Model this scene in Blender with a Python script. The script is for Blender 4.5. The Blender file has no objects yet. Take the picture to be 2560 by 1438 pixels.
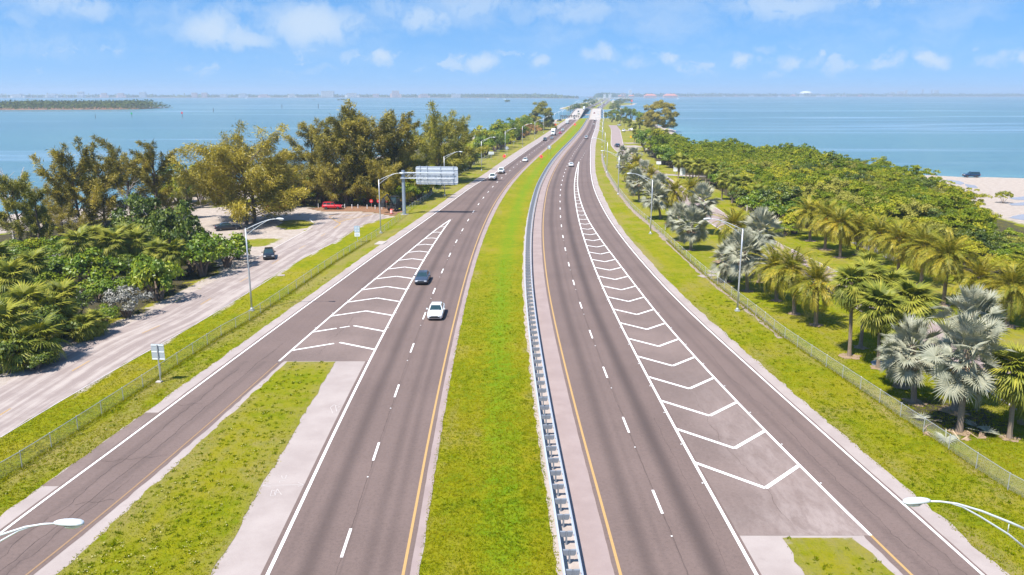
import bpy, math, random
import numpy as np
R = math.radians
rng = np.random.default_rng(7)
random.seed(7)
sc = bpy.context.scene
COL = sc.collection

# ------------------------------------------------------------------ camera
HC, FPX, TH = 25.4, 1991.0, math.atan(484.0 / 1991.0)
CT, ST = math.cos(TH), math.sin(TH)
cd = bpy.data.cameras.new('camera'); cam = bpy.data.objects.new('camera', cd); COL.objects.link(cam)
cam.location = (0, 0, HC); cam.rotation_euler = (R(90) - TH, 0, 0)
cd.sensor_width = 36.0; cd.lens = 36.0 * FPX / 2560.0; cd.clip_start = 0.5; cd.clip_end = 40000
sc.camera = cam

# ------------------------------------------------------------------ render settings
sc.render.engine = 'CYCLES'
cy = sc.cycles
cy.max_bounces = 6; cy.diffuse_bounces = 2; cy.glossy_bounces = 2; cy.transmission_bounces = 3
cy.transparent_max_bounces = 8; cy.volume_bounces = 0; cy.use_denoising = True
cy.caustics_reflective = False; cy.caustics_refractive = False
sc.view_settings.view_transform = 'Standard'; sc.view_settings.look = 'None'
sc.view_settings.exposure = 1.0; sc.view_settings.gamma = 1.0; sc.view_settings.use_curve_mapping = False

def at(px, py, z=0.0):
    """photograph pixel (2560 wide) -> point of the place at height z"""
    u, v = px - 1280.0, py - 719.0
    k = (HC - z) / (FPX * ST + v * CT)
    return np.array([u * k, (FPX * CT - v * ST) * k, z])
def hgt(Y, py):
    """height of something at distance Y that the photo shows in row py"""
    v = py - 719.0
    return HC - Y * (FPX * ST + v * CT) / (FPX * CT - v * ST)
def ppm(py):
    return (py - 235.0) * CT / HC

# ------------------------------------------------------------------ node helper
class NT:
    def __init__(s, tree):
        s.t = tree; tree.nodes.clear()
    def n(s, typ, ins=None, **kw):
        nd = s.t.nodes.new(typ)
        for k, v in kw.items(): setattr(nd, k, v)
        if ins:
            for k, v in ins.items():
                sk = nd.inputs[k]
                if isinstance(v, bpy.types.NodeSocket): s.t.links.new(v, sk)
                else:
                    if isinstance(v, (tuple, list)) and len(v) == 3 and sk.type == 'RGBA': v = (*v, 1)
                    sk.default_value = v
        return nd
    def math(s, op, a, b=0.0, clamp=False):
        return s.n('ShaderNodeMath', {0: a, 1: b}, operation=op, use_clamp=clamp).outputs[0]
    def noise(s, vec, scale, detail=3.0, rough=0.55, out='Fac', dist=0.0):
        return s.n('ShaderNodeTexNoise', {'Vector': vec, 'Scale': scale, 'Detail': detail, 'Roughness': rough, 'Distortion': dist}).outputs[out]
    def ramp(s, fac, stops, interp='LINEAR'):
        r = s.n('ShaderNodeValToRGB', {'Fac': fac}); cr = r.color_ramp; cr.interpolation = interp
        while len(cr.elements) < len(stops): cr.elements.new(0.5)
        for e, (p, c) in zip(cr.elements, stops):
            e.position = p; e.color = (*c, 1) if isinstance(c, (tuple, list)) else (c, c, c, 1)
        return r.outputs[0]
    def mix(s, fac, a, b, blend='MIX'):
        m = s.n('ShaderNodeMix', data_type='RGBA', blend_type=blend)
        for k, v in ((0, fac), (6, a), (7, b)):
            sk = m.inputs[k]
            if isinstance(v, bpy.types.NodeSocket): s.t.links.new(v, sk)
            else: sk.default_value = (*v, 1) if isinstance(v, (tuple, list)) else v
        return m.outputs[2]
    def smooth(s, x, a, b):
        return s.n('ShaderNodeMapRange', {'Value': x, 'From Min': a, 'From Max': b}, interpolation_type='SMOOTHSTEP').outputs[0]

# ------------------------------------------------------------------ world and sun
SUN_EL, SUN_AZ = 60.0, 43.0             # shadows fall 43 degrees to the right of straight ahead
w = bpy.data.worlds.new('World'); sc.world = w; w.use_nodes = True
T = NT(w.node_tree)
tc = T.n('ShaderNodeTexCoord').outputs['Generated']
sep = T.n('ShaderNodeSeparateXYZ', {0: tc})
# the photograph's sky is a clear deep blue down to a few degrees: look the air mass up a little higher
zz = T.math('ADD', T.math('MULTIPLY', T.math('ABSOLUTE', sep.outputs[2]), 0.95), 0.20)
dirv = T.n('ShaderNodeCombineXYZ', {0: sep.outputs[0], 1: sep.outputs[1], 2: zz}).outputs[0]
dirv = T.n('ShaderNodeVectorMath', {0: dirv}, operation='NORMALIZE').outputs[0]
sky = T.n('ShaderNodeTexSky'); sky.sky_type = 'NISHITA'; sky.sun_disc = False
T.t.links.new(dirv, sky.inputs[0]); sky.sun_elevation = R(SUN_EL); sky.sun_rotation = R(SUN_AZ + 180)
sky.air_density = 1.0; sky.dust_density = 0.25; sky.ozone_density = 3.0; sky.altitude = 0
skyc = T.mix(1.0, sky.outputs[0], (0.62, 1.12, 1.42), 'MULTIPLY')
# paler air towards the horizon
skyc = T.mix(T.ramp(sep.outputs[2], [(0.0, 0.62), (0.03, 0.36), (0.09, 0.10), (0.3, 0.0)]), skyc, (3.2, 4.55, 6.1))
# clouds: cumulus banks standing in known directions, edges torn by noise
wn = T.n('ShaderNodeTexNoise', {'Vector': tc, 'Scale': 19.0, 'Detail': 6.0, 'Roughness': 0.6}).outputs['Color']
wv = T.n('ShaderNodeVectorMath', {0: wn, 1: (0.5, 0.5, 0.5)}, operation='SUBTRACT').outputs[0]
wv = T.n('ShaderNodeVectorMath', {0: wv, 1: (0.062, 0.062, 0.045)}, operation='MULTIPLY').outputs[0]
wd = T.n('ShaderNodeVectorMath', {0: tc, 1: wv}, operation='ADD').outputs[0]
CL = [(110,5,70,26,.7),(190,14,80,26,.7),(40,50,30,13,.4),(95,105,100,30,.34),(165,115,60,20,.3),(270,110,70,30,.26),(440,20,45,26,.4),(440,60,70,26,.35),
      (520,72,66,34,1),(620,95,62,25,.85),(610,28,70,18,.42),(790,58,105,40,1),(700,-4,80,14,.4),(970,20,70,28,.5),(1060,45,62,25,.8),(1180,10,110,30,.65),
      (880,138,36,15,.55),(957,147,38,21,1),(1060,168,24,10,.5),(1205,155,50,21,1),(1140,168,24,9,.5),(700,187,46,15,.34),(800,172,44,11,.34),
      (1340,160,34,18,.85),(1440,25,140,30,.62),(1510,140,34,20,1),(1478,146,32,20,.7),(1590,155,40,19,.6),(1665,140,25,23,1),(1690,160,24,11,.4),
      (1859,151,28,21,1),(1916,116,24,13,.5),(1969,151,36,23,1),(1907,151,14,11,.4),(2043,154,34,16,.5),(2055,141,14,9,.8),(2118,156,22,11,.5),
      (2216,154,56,16,.75),(2189,142,15,11,.7),(2331,145,34,23,1),(2317,125,24,11,.5),(2492,145,28,17,.6),(2545,140,28,21,.9),(2462,116,12,9,.5),
      (1963,14,130,32,.75),(2168,12,18,14,.55),(2275,3,36,9,.45)]
acc = None
for (x, y, ww, hh, s_) in CL:
    kq = .82 if y > 110 else .68
    d = np.array([x - 1280, FPX * CT - (y - 719) * ST, -(FPX * ST + (y - 719) * CT)], float); d /= np.linalg.norm(d)
    q = T.n('ShaderNodeVectorMath', {0: wd, 1: tuple(d)}, operation='SUBTRACT').outputs[0]
    q = T.n('ShaderNodeVectorMath', {0: q, 1: (FPX / ww * kq, FPX / ww * kq, FPX / hh * kq)}, operation='MULTIPLY').outputs[0]
    q = T.n('ShaderNodeVectorMath', {0: q}, operation='LENGTH').outputs['Value']
    q = T.n('ShaderNodeMapRange', {'Value': q, 'From Min': 1.25, 'From Max': 0.15, 'To Min': 0.0, 'To Max': s_}, interpolation_type='SMOOTHSTEP').outputs[0]
    acc = q if acc is None else T.math('MAXIMUM', acc, q)
fine = T.noise(wd, 46.0, 5.0, 0.62)
acc = T.math('MULTIPLY', acc, T.smooth(T.math('ADD', fine, T.math('MULTIPLY', acc, 0.35)), 0.40, 0.74))
# the same broken cumulus goes on over the rest of the sky
st = T.n('ShaderNodeVectorMath', {0: wd, 1: (1.0, 1.0, 2.6)}, operation='MULTIPLY').outputs[0]
gen = T.smooth(T.noise(st, 5.5, 6.0, 0.6), 0.54, 0.74)
gen = T.math('MULTIPLY', gen, T.smooth(sep.outputs[2], 0.075, 0.17))
acc = T.math('MAXIMUM', acc, T.math('MULTIPLY', gen, 0.75))
wisp = T.math('MULTIPLY', T.smooth(T.noise(st, 7.0, 6.0, 0.62), 0.40, 0.70), T.math('MULTIPLY', T.smooth(sep.outputs[2], 0.01, 0.085), 0.46))
acc = T.math('MAXIMUM', acc, wisp)
# a low bank of small cumulus all round the horizon
cu = T.smooth(T.noise(T.n('ShaderNodeVectorMath', {0: wd, 1: (1.0, 1.0, 1.9)}, operation='MULTIPLY').outputs[0], 21.0, 6.0, 0.62), 0.53, 0.68)
cu = T.math('MULTIPLY', cu, T.math('MULTIPLY', T.smooth(sep.outputs[2], 0.012, 0.03), T.smooth(sep.outputs[2], 0.062, 0.045)))
acc = T.math('MAXIMUM', acc, T.math('MULTIPLY', cu, 0.72))
skyc = T.mix(T.math('MULTIPLY', acc, 0.82), skyc, (4.7, 5.6, 6.7))
T.n('ShaderNodeOutputWorld', {0: T.n('ShaderNodeBackground', {'Color': skyc, 'Strength': 0.073}).outputs[0]})
sl = bpy.data.lights.new('sun', 'SUN'); sl.energy = 4.4; sl.angle = R(0.53); sl.color = (1.0, 0.945, 0.87)
so = bpy.data.objects.new('sun', sl); COL.objects.link(so)
k = 1 / math.tan(R(SUN_EL))
sd = np.array([math.sin(R(SUN_AZ)) * k, math.cos(R(SUN_AZ)) * k, -1.0])
import mathutils
from mathutils import Vector, Matrix
so.rotation_euler = Vector(sd).to_track_quat('-Z', 'Y').to_euler(); so.location = (-60, -60, 150)

# ------------------------------------------------------------------ materials
MATS = {}
def new_mat(name):
    m = bpy.data.materials.new(name); m.use_nodes = True; MATS[name] = m
    return m, NT(m.node_tree)
def geo_pos(T): return T.n('ShaderNodeNewGeometry').outputs['Position']
def finish(T, col, rough=0.8, metal=0.0, bump=None, bstr=0.3, bdist=0.05, spec=0.3, coat=0.0):
    ins = {'Base Color': col, 'Roughness': rough, 'Metallic': metal, 'Specular IOR Level': spec, 'Coat Weight': coat}
    if bump is not None:
        ins['Normal'] = T.n('ShaderNodeBump', {'Height': bump, 'Strength': bstr, 'Distance': bdist}).outputs[0]
    p = T.n('ShaderNodeBsdfPrincipled', ins)
    T.n('ShaderNodeOutputMaterial', {0: p.outputs[0]})
def simple(name, col, rough=0.7, metal=0.0, var=0.12, scale=3.0, spec=0.3, coat=0.0):
    m, T = new_mat(name)
    f = T.noise(T.n('ShaderNodeTexCoord').outputs['Object'], scale, 4.0, 0.6)
    c = T.mix(f, tuple(x * (1 - var) for x in col), tuple(min(1, x * (1 + var)) for x in col))
    finish(T, c, rough, metal, spec=spec, coat=coat)
    return m

def asphalt_mat(name, base, track, patch=0.12):
    m, T = new_mat(name); P = geo_pos(T)
    uv = T.n('ShaderNodeUVMap', uv_map='lane').outputs[0]
    su = T.n('ShaderNodeSeparateXYZ', {0: uv}); u, v = su.outputs[0], su.outputs[1]
    wig = T.math('MULTIPLY', T.math('SUBTRACT', T.noise(P, 0.03, 2), 0.5), 0.5)
    uu = T.math('ADD', u, wig)
    dark = None
    for c_, wd_, a_ in track:
        d = T.math('ABSOLUTE', T.math('SUBTRACT', uu, c_))
        d = T.math('MULTIPLY', T.smooth(d, wd_, 0.0), a_)
        dark = d if dark is None else T.math('MAXIMUM', dark, d)
    strc = T.n('ShaderNodeCombineXYZ', {0: T.math('MULTIPLY', u, 2.2), 1: T.math('MULTIPLY', v, 0.05), 2: 0.0}).outputs[0]
    streak = T.noise(strc, 1.0, 4.0, 0.6)
    c = T.mix(T.smooth(T.noise(P, 0.11, 4.0, 0.6), 0.3, 0.7), tuple(x * (1 - patch) for x in base), tuple(x * (1 + patch) for x in base))
    c = T.mix(T.math('MULTIPLY', streak, 0.35), c, tuple(x * 1.45 for x in base))
    grain = T.noise(P, 26.0, 2.0, 0.7)
    c = T.mix(T.math('MULTIPLY', T.smooth(grain, 0.35, 0.75), 0.35), c, tuple(x * 1.5 for x in base))
    mid = T.noise(P, 4.5, 5.0, 0.8)
    c = T.mix(T.math('MULTIPLY', T.smooth(mid, 0.46, 0.70), 0.35), c, tuple(x * 1.5 for x in base))
    c = T.mix(T.math('MULTIPLY', T.smooth(mid, 0.50, 0.30), 0.40), c, tuple(x * 0.62 for x in base))
    blot = T.smooth(T.noise(P, 0.35, 6.0, 0.7), 0.60, 0.76)
    c = T.mix(T.math('MULTIPLY', blot, 0.22), c, tuple(x * 0.62 for x in base))
    if dark is not None:
        c = T.mix(dark, c, (0.050, 0.037, 0.034))
    at_ = T.n('ShaderNodeAttribute', attribute_name='dust')
    dn = T.noise(T.n('ShaderNodeVectorMath', {0: P, 1: (1.3, 0.42, 1)}, operation='MULTIPLY').outputs[0], 1.0, 8.0, 0.78, dist=0.4)
    dm = T.math('MULTIPLY', at_.outputs['Fac'], T.math('ADD', T.math('MULTIPLY', T.smooth(dn, 0.34, 0.68), 0.8), 0.15))
    c = T.mix(T.math('MULTIPLY', dm, 0.75), c, (0.29, 0.235, 0.215))
    finish(T, c, 0.82, bump=grain, bstr=0.25, bdist=0.01, spec=0.25)
    return m
ASPH = (0.130, 0.094, 0.083)
LTRK = [(-1.65, .85, .50), (1.55, .55, .30), (2.55, .5, .26), (-3.0, .35, .10), (0.15, .12, .2)]
RTRK = [(-1.95, .8, .46), (1.55, .95, .66), (0.05, .12, .2), (-0.9, .3, .12)]
asphalt_mat('asphalt_left', ASPH, LTRK)
asphalt_mat('asphalt_right', ASPH, RTRK)
asphalt_mat('asphalt_worn', (0.132, 0.096, 0.085), [(-0.9, .5, .22), (0.9, .5, .22)])
asphalt_mat('asphalt_gore', (0.155, 0.116, 0.103), [(0, .01, 0.0)], 0.25)

def pave_mat(name, a, b, spot, sc1=0.35):
    m, T = new_mat(name); P = geo_pos(T)
    f = T.smooth(T.noise(P, sc1, 5.0, 0.62), 0.3, 0.7)
    c = T.mix(f, a, b)
    g = T.noise(P, 14.0, 3.0, 0.7)
    c = T.mix(T.math('MULTIPLY', T.smooth(g, 0.5, 0.8), 0.5), c, spot)
    d = T.smooth(T.noise(P, 1.6, 5.0, 0.65), 0.55, 0.8)
    c = T.mix(T.math('MULTIPLY', d, 0.3), c, tuple(x * 0.75 for x in a))
    finish(T, c, 0.88, bump=g, bstr=0.25, bdist=0.015, spec=0.2)
    return m
pave_mat('concrete_shoulder', (0.30, 0.252, 0.235), (0.355, 0.305, 0.285), (0.26, 0.215, 0.20))
pave_mat('pink_shoulder', (0.265, 0.205, 0.192), (0.31, 0.245, 0.23), (0.34, 0.28, 0.26))
pave_mat('gravel', (0.33, 0.275, 0.24), (0.40, 0.34, 0.30), (0.22, 0.18, 0.155), 1.2)
pave_mat('bridge_concrete', (0.37, 0.33, 0.30), (0.43, 0.39, 0.355), (0.40, 0.36, 0.33), 0.05)
pave_mat('dirt_strip', (0.24, 0.19, 0.16), (0.30, 0.245, 0.21), (0.19, 0.17, 0.09), 0.8)
simple('crack_dark', (0.045, 0.034, 0.032), 0.9)
pave_mat('old_kerb', (0.5, 0.47, 0.44), (0.6, 0.57, 0.53), (0.4, 0.37, 0.34))

# frontage road: sandy, with pale sand blown into long streaks
m, T = new_mat('sandy_pavement'); P = geo_pos(T)
uv = T.n('ShaderNodeUVMap', uv_map='lane').outputs[0]; su = T.n('ShaderNodeSeparateXYZ', {0: uv})
sv = T.n('ShaderNodeCombineXYZ', {0: T.math('MULTIPLY', su.outputs[0], 1.15), 1: T.math('MULTIPLY', su.outputs[1], 0.045), 2: 0.0}).outputs[0]
f = T.smooth(T.math('ADD', T.math('MULTIPLY', T.noise(sv, 1.0, 4.0, 0.6), 0.75), T.math('MULTIPLY', T.noise(P, 0.5, 5, 0.65), 0.25)), 0.42, 0.62)
c = T.mix(f, (0.245, 0.198, 0.182), (0.37, 0.318, 0.29))
g = T.noise(P, 12.0, 3.0, 0.7)
c = T.mix(T.math('MULTIPLY', T.smooth(g, 0.45, 0.8), 0.4), c, (0.32, 0.27, 0.26))
finish(T, c, 0.9, bump=g, bstr=0.2, bdist=0.01, spec=0.2)

def paint_mat(name, col, wear):
    m, T = new_mat(name); P = geo_pos(T)
    f = T.smooth(T.noise(P, 6.0, 6.0, 0.8), 0.52, 0.72)
    c = T.mix(T.math('MULTIPLY', f, wear), col, tuple(x * 0.5 for x in col))
    finish(T, c, 0.6, spec=0.3)
paint_mat('white_paint', (0.82, 0.80, 0.78), 0.45)
paint_mat('yellow_paint', (0.42, 0.265, 0.105), 0.5)
paint_mat('faded_yellow', (0.27, 0.17, 0.095), 0.8)
paint_mat('worn_white', (0.52, 0.48, 0.46), 0.8)

# ground: grass with sand, litter and dry patches held in vertex masks
m, T = new_mat('ground_cover'); P = geo_pos(T)
msk = T.n('ShaderNodeAttribute', attribute_name='zone')
sz = T.n('ShaderNodeSeparateColor', {0: msk.outputs['Color']})
n1 = T.noise(P, 0.12, 4.0, 0.6); n2 = T.noise(P, 0.9, 5.0, 0.65); n3 = T.noise(P, 7.0, 4.0, 0.75); n4 = T.noise(P, 0.035, 3.0, 0.5)
lush = T.mix(T.smooth(n2, 0.32, 0.68), (0.13, 0.165, 0.002), (0.225, 0.22, 0.003))
lush = T.mix(T.smooth(n1, 0.4, 0.68), lush, (0.245, 0.215, 0.006))
lush = T.mix(T.math('MULTIPLY', T.smooth(n3, 0.5, 0.72), 0.55), lush, (0.085, 0.125, 0.005))
lush = T.mix(T.math('MULTIPLY', T.smooth(n3, 0.46, 0.30), 0.45), lush, (0.23, 0.215, 0.008))
dry = T.mix(T.smooth(n2, 0.35, 0.7), (0.25, 0.205, 0.06), (0.18, 0.18, 0.03))
dry = T.mix(T.math('MULTIPLY', T.smooth(n3, 0.5, 0.75), 0.6), dry, (0.30, 0.235, 0.13))
dfac = T.math('ADD', T.math('MULTIPLY', T.math('SUBTRACT', n1, 0.5), 1.5), sz.outputs[2])
mow = T.noise(T.n('ShaderNodeVectorMath', {0: P, 1: (0.9, 0.035, 1.0)}, operation='MULTIPLY').outputs[0], 1.0, 4.0, 0.6)
dfac = T.math('ADD', dfac, T.math('MULTIPLY', T.math('SUBTRACT', mow, 0.5), 0.9))
dfac = T.math('ADD', dfac, T.math('MULTIPLY', T.math('SUBTRACT', n2, 0.5), 1.2))
ptc = T.smooth(T.noise(P, 0.28, 5.0, 0.7), 0.54, 0.72)
c = T.mix(T.smooth(T.math('ADD', dfac, T.math('MULTIPLY', ptc, 0.3)), 0.25, 0.85), lush, dry)
sand = T.mix(T.smooth(n2, 0.3, 0.7), (0.33, 0.275, 0.235), (0.42, 0.365, 0.32))
sand = T.mix(T.math('MULTIPLY', T.smooth(n3, 0.55, 0.8), 0.4), sand, (0.25, 0.20, 0.16))
sfac = T.math('ADD', sz.outputs[0], T.math('MULTIPLY', T.math('SUBTRACT', n2, 0.5), 0.9))
c = T.mix(T.math('MULTIPLY', T.smooth(T.math('ADD', sz.outputs[2], T.math('MULTIPLY', T.math('SUBTRACT', n2, 0.5), 0.25)), 0.20, 0.02), 0.75), c, T.mix(T.smooth(n3, .35, .7), (0.085, 0.20, 0.003), (0.17, 0.26, 0.004)))
c = T.mix(T.smooth(sfac, 0.35, 0.62), c, sand)
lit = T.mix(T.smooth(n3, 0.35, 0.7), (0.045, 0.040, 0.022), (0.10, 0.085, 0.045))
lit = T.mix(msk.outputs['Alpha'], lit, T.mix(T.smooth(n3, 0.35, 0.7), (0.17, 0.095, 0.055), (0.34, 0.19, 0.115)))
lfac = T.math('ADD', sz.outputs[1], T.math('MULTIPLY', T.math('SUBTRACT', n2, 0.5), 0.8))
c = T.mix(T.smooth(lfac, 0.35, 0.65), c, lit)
finish(T, c, 0.95, bump=T.math('ADD', n3, T.math('MULTIPLY', n2, 1.5)), bstr=0.9, bdist=0.12, spec=0.1)

# sea: green-blue shallows, wind ripples, long smooth slicks
m, T = new_mat('sea_water'); P = geo_pos(T)
rip = T.noise(T.n('ShaderNodeVectorMath', {0: P, 1: (0.5, 1.0, 1.0)}, operation='MULTIPLY').outputs[0], 1.1, 3.0, 0.6)
swell = T.noise(T.n('ShaderNodeVectorMath', {0: P, 1: (0.03, 0.09, 1.0)}, operation='MULTIPLY').outputs[0], 1.0, 4.0, 0.6)
slick = T.noise(T.n('ShaderNodeVectorMath', {0: P, 1: (0.0014, 0.0105, 1.0)}, operation='MULTIPLY').outputs[0], 1.0, 5.0, 0.62, dist=0.6)
big = T.noise(P, 0.0022, 3.0, 0.5)
c = T.mix(T.smooth(big, 0.35, 0.65), (0.078, 0.160, 0.172), (0.098, 0.198, 0.195))
sh = T.n('ShaderNodeAttribute', attribute_name='shallow')
c = T.mix(sh.outputs['Fac'], c, (0.10, 0.23, 0.22))
chop = T.noise(T.n('ShaderNodeVectorMath', {0: P, 1: (0.10, 0.30, 1.0)}, operation='MULTIPLY').outputs[0], 1.0, 6.0, 0.75)
c = T.mix(T.math('MULTIPLY', T.smooth(chop, 0.42, 0.62), 0.55), c, (0.045, 0.115, 0.148))  # wave shading put into the base colour as dark mottling
c = T.mix(T.math('MULTIPLY', T.smooth(slick, 0.48, 0.70), 0.5), c, (0.25, 0.34, 0.40))  # slicks also paled in the base colour, standing in for sky reflection
ro = T.math('ADD', 0.26, T.math('MULTIPLY', T.smooth(slick, 0.52, 0.68), -0.14))
hb = T.math('ADD', T.math('MULTIPLY', rip, 0.10), T.math('MULTIPLY', swell, 0.5))
finish(T, c, ro, bump=hb, bstr=0.38, bdist=1.0, spec=0.5)
m, T = new_mat('pool_water'); P = geo_pos(T)
finish(T, T.mix(T.noise(P, 0.6, 3), (0.25, 0.24, 0.25), (0.33, 0.31, 0.31)), 0.25, bump=T.noise(P, 2.0, 2), bstr=0.06, bdist=0.1, spec=0.6)

def leaf_mat(name, dark, mid, light, trans=0.28, gloss=0.06, rough=0.45, jit=0.30, gain=1.32):
    trans *= 0.72
    dark, mid, light = [tuple(x * gain for x in q) for q in (dark, mid, light)]
    m, T = new_mat(name)
    tn = T.n('ShaderNodeAttribute', attribute_name='tint').outputs['Fac']
    oi = T.n('ShaderNodeObjectInfo').outputs['Random']
    x = T.math('ADD', tn, T.math('MULTIPLY', T.math('SUBTRACT', oi, 0.5), jit), clamp=True)
    x = T.math('ADD', x, T.math('MULTIPLY', T.math('SUBTRACT', T.noise(geo_pos(T), 0.35, 2), 0.5), 0.35), clamp=True)
    c = T.ramp(x, [(0.0, dark), (0.5, mid), (1.0, light)])
    d = T.n('ShaderNodeBsdfDiffuse', {'Color': c}).outputs[0]
    tr = T.n('ShaderNodeBsdfTranslucent', {'Color': T.mix(0.5, c, T.mix(1.0, c, (1.3, 1.25, 0.5), 'MULTIPLY'))}).outputs[0]
    gl = T.n('ShaderNodeBsdfGlossy', {'Color': (0.9, 0.9, 0.9, 1), 'Roughness': rough}).outputs[0]
    s1 = T.n('ShaderNodeMixShader', {0: trans, 1: d, 2: tr}).outputs[0]
    s2 = T.n('ShaderNodeMixShader', {0: gloss, 1: s1, 2: gl}).outputs[0]
    T.n('ShaderNodeOutputMaterial', {0: s2})
leaf_mat('casuarina_needles', (0.085, 0.080, 0.014), (0.20, 0.168, 0.024), (0.36, 0.285, 0.042), 0.36, 0.02)
leaf_mat('casuarina_gold', (0.105, 0.095, 0.012), (0.225, 0.185, 0.02), (0.38, 0.30, 0.032), 0.36, 0.03)
leaf_mat('casuarina_green', (0.075, 0.085, 0.014), (0.17, 0.165, 0.02), (0.31, 0.275, 0.034), 0.36, 0.03)
leaf_mat('mangrove_leaves', (0.08, 0.118, 0.005), (0.155, 0.182, 0.009), (0.30, 0.275, 0.02), 0.28, 0.01, 0.5, 0.9, 1.25)
leaf_mat('island_leaves', (0.025, 0.042, 0.010), (0.06, 0.078, 0.018), (0.12, 0.125, 0.03), 0.2, 0.0)
leaf_mat('mangrove_pale', (0.12, 0.13, 0.02), (0.215, 0.215, 0.035), (0.31, 0.285, 0.05), 0.3, 0.01, 0.5, 0.6, 1.05)
leaf_mat('wildflowers', (0.22, 0.20, 0.05), (0.32, 0.29, 0.12), (0.42, 0.39, 0.24), 0.2, 0.0)
leaf_mat('dark_leaves', (0.028, 0.050, 0.006), (0.062, 0.090, 0.009), (0.13, 0.155, 0.014), 0.26, 0.03)
leaf_mat('bright_leaves', (0.045, 0.09, 0.005), (0.105, 0.16, 0.007), (0.23, 0.255, 0.014), 0.34, 0.03)
leaf_mat('silver_leaves', (0.115, 0.115, 0.095), (0.19, 0.185, 0.16), (0.27, 0.255, 0.215), 0.15, 0.04)
leaf_mat('rust_leaves', (0.15, 0.09, 0.03), (0.27, 0.15, 0.045), (0.40, 0.22, 0.06), 0.25, 0.03)
leaf_mat('date_frond', (0.095, 0.12, 0.010), (0.215, 0.20, 0.018), (0.42, 0.315, 0.03), 0.3, 0.02, 0.5, 0.5, 1.2)
leaf_mat('sabal_frond', (0.085, 0.115, 0.013), (0.18, 0.195, 0.022), (0.34, 0.31, 0.04), 0.32, 0.02, 0.5, 0.5, 1.15)
leaf_mat('bismarck_frond', (0.205, 0.215, 0.155), (0.32, 0.325, 0.245), (0.43, 0.405, 0.285), 0.3, 0.02, 0.5, 0.5, 1.08)
leaf_mat('dead_frond', (0.17, 0.115, 0.075), (0.30, 0.21, 0.14), (0.42, 0.32, 0.22), 0.15, 0.03)
leaf_mat('grass_blades', (0.11, 0.155, 0.002), (0.195, 0.205, 0.003), (0.26, 0.235, 0.008), 0.5, 0.0, 0.5, 0.0, 1.2)
simple('bark', (0.15, 0.11, 0.085), 0.9, var=0.4, scale=4)
simple('pale_bark', (0.40, 0.34, 0.30), 0.9, var=0.25, scale=4)
simple('palm_bark', (0.23, 0.175, 0.13), 0.9, var=0.4, scale=9)
simple('dead_wood', (0.50, 0.44, 0.39), 0.9, var=0.2, scale=5)
simple('orange_fruit', (0.62, 0.27, 0.02), 0.6, var=0.2, scale=8)
simple('galvanised', (0.52, 0.53, 0.55), 0.42, 0.55, 0.10, 6.0)
simple('rail_steel', (0.60, 0.64, 0.70), 0.38, 0.45, 0.06, 2.0)
simple('block_grey', (0.19, 0.21, 0.24), 0.65, 0.0, 0.08, 5.0)
simple('fence_wire', (0.62, 0.62, 0.57), 0.5, 0.3, 0.1, 2.0)
simple('lamp_paint', (0.62, 0.65, 0.67), 0.4, 0.2, 0.06, 4.0)
simple('lamp_glass', (0.72, 0.74, 0.72), 0.15, 0.0, 0.05, 6.0, spec=0.6)
simple('steel_blue', (0.30, 0.36, 0.43), 0.45, 0.35, 0.12, 1.5)
simple('sign_back', (0.50, 0.545, 0.60), 0.42, 0.4, 0.08, 1.2)
simple('sign_white', (0.75, 0.77, 0.77), 0.4, 0.0, 0.04, 4.0)
simple('sign_blue', (0.34, 0.46, 0.58), 0.4, 0.0, 0.05, 4.0)
simple('sign_orange', (0.88, 0.11, 0.085), 0.45, 0.0, 0.06, 4.0)
simple('sign_red', (0.62, 0.03, 0.03), 0.4, 0.0, 0.06, 4.0)
simple('sign_yellow', (0.80, 0.42, 0.02), 0.4, 0.0, 0.06, 4.0)
simple('sign_black', (0.03, 0.03, 0.03), 0.5)
simple('tyre_rubber', (0.02, 0.02, 0.021), 0.75)
simple('rim_alloy', (0.55, 0.56, 0.57), 0.3, 0.8)
simple('trim_black', (0.025, 0.026, 0.028), 0.5)
simple('lamp_clear', (0.75, 0.78, 0.80), 0.1, 0.0, 0.02, 4, spec=0.7)
simple('lamp_red', (0.45, 0.015, 0.015), 0.2, 0.0, 0.05, 4, spec=0.6)
simple('plate_white', (0.7, 0.7, 0.68), 0.5)
m, T = new_mat('car_glass')
finish(T, T.mix(T.noise(T.n('ShaderNodeTexCoord').outputs['Object'], 1.5, 2), (0.012, 0.028, 0.034), (0.03, 0.06, 0.068)), 0.04, spec=0.7)
def car_paint(name, col, metal=0.15):
    return simple(name, col, 0.28, metal, 0.03, 2.0, spec=0.5, coat=0.6)
for nm, cl in dict(paint_white=(.80,.81,.82), paint_black=(.012,.014,.018), paint_slate=(.045,.062,.095), paint_navy=(.010,.035,.085), paint_red=(.55,.018,.03),
                   paint_silver=(.50,.52,.54), paint_charcoal=(.045,.045,.055), paint_maroon=(.24,.03,.035), paint_grey=(.25,.26,.28), paint_blue=(.05,.12,.28)).items():
    car_paint(nm, cl)
simple('machine_orange', (0.62, 0.24, 0.05), 0.5)
simple('wall_cream', (0.62, 0.57, 0.52), 0.8, var=0.05, scale=0.05)
simple('wall_pink', (0.60, 0.42, 0.36), 0.8, var=0.06, scale=0.05)
simple('wall_grey', (0.50, 0.51, 0.53), 0.8, var=0.06, scale=0.05)
simple('roof_red', (0.50, 0.19, 0.12), 0.8, var=0.1, scale=0.05)
simple('window_band', (0.10, 0.13, 0.17), 0.25, spec=0.6)
simple('mulch', (0.27, 0.19, 0.125), 0.95, var=.35, scale=6)
simple('wood_dark', (0.09, 0.075, 0.06), 0.9, var=0.3, scale=2)
simple('white_hull', (0.78, 0.78, 0.78), 0.4)
simple('foam_white', (0.75, 0.78, 0.80), 0.7)
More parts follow.
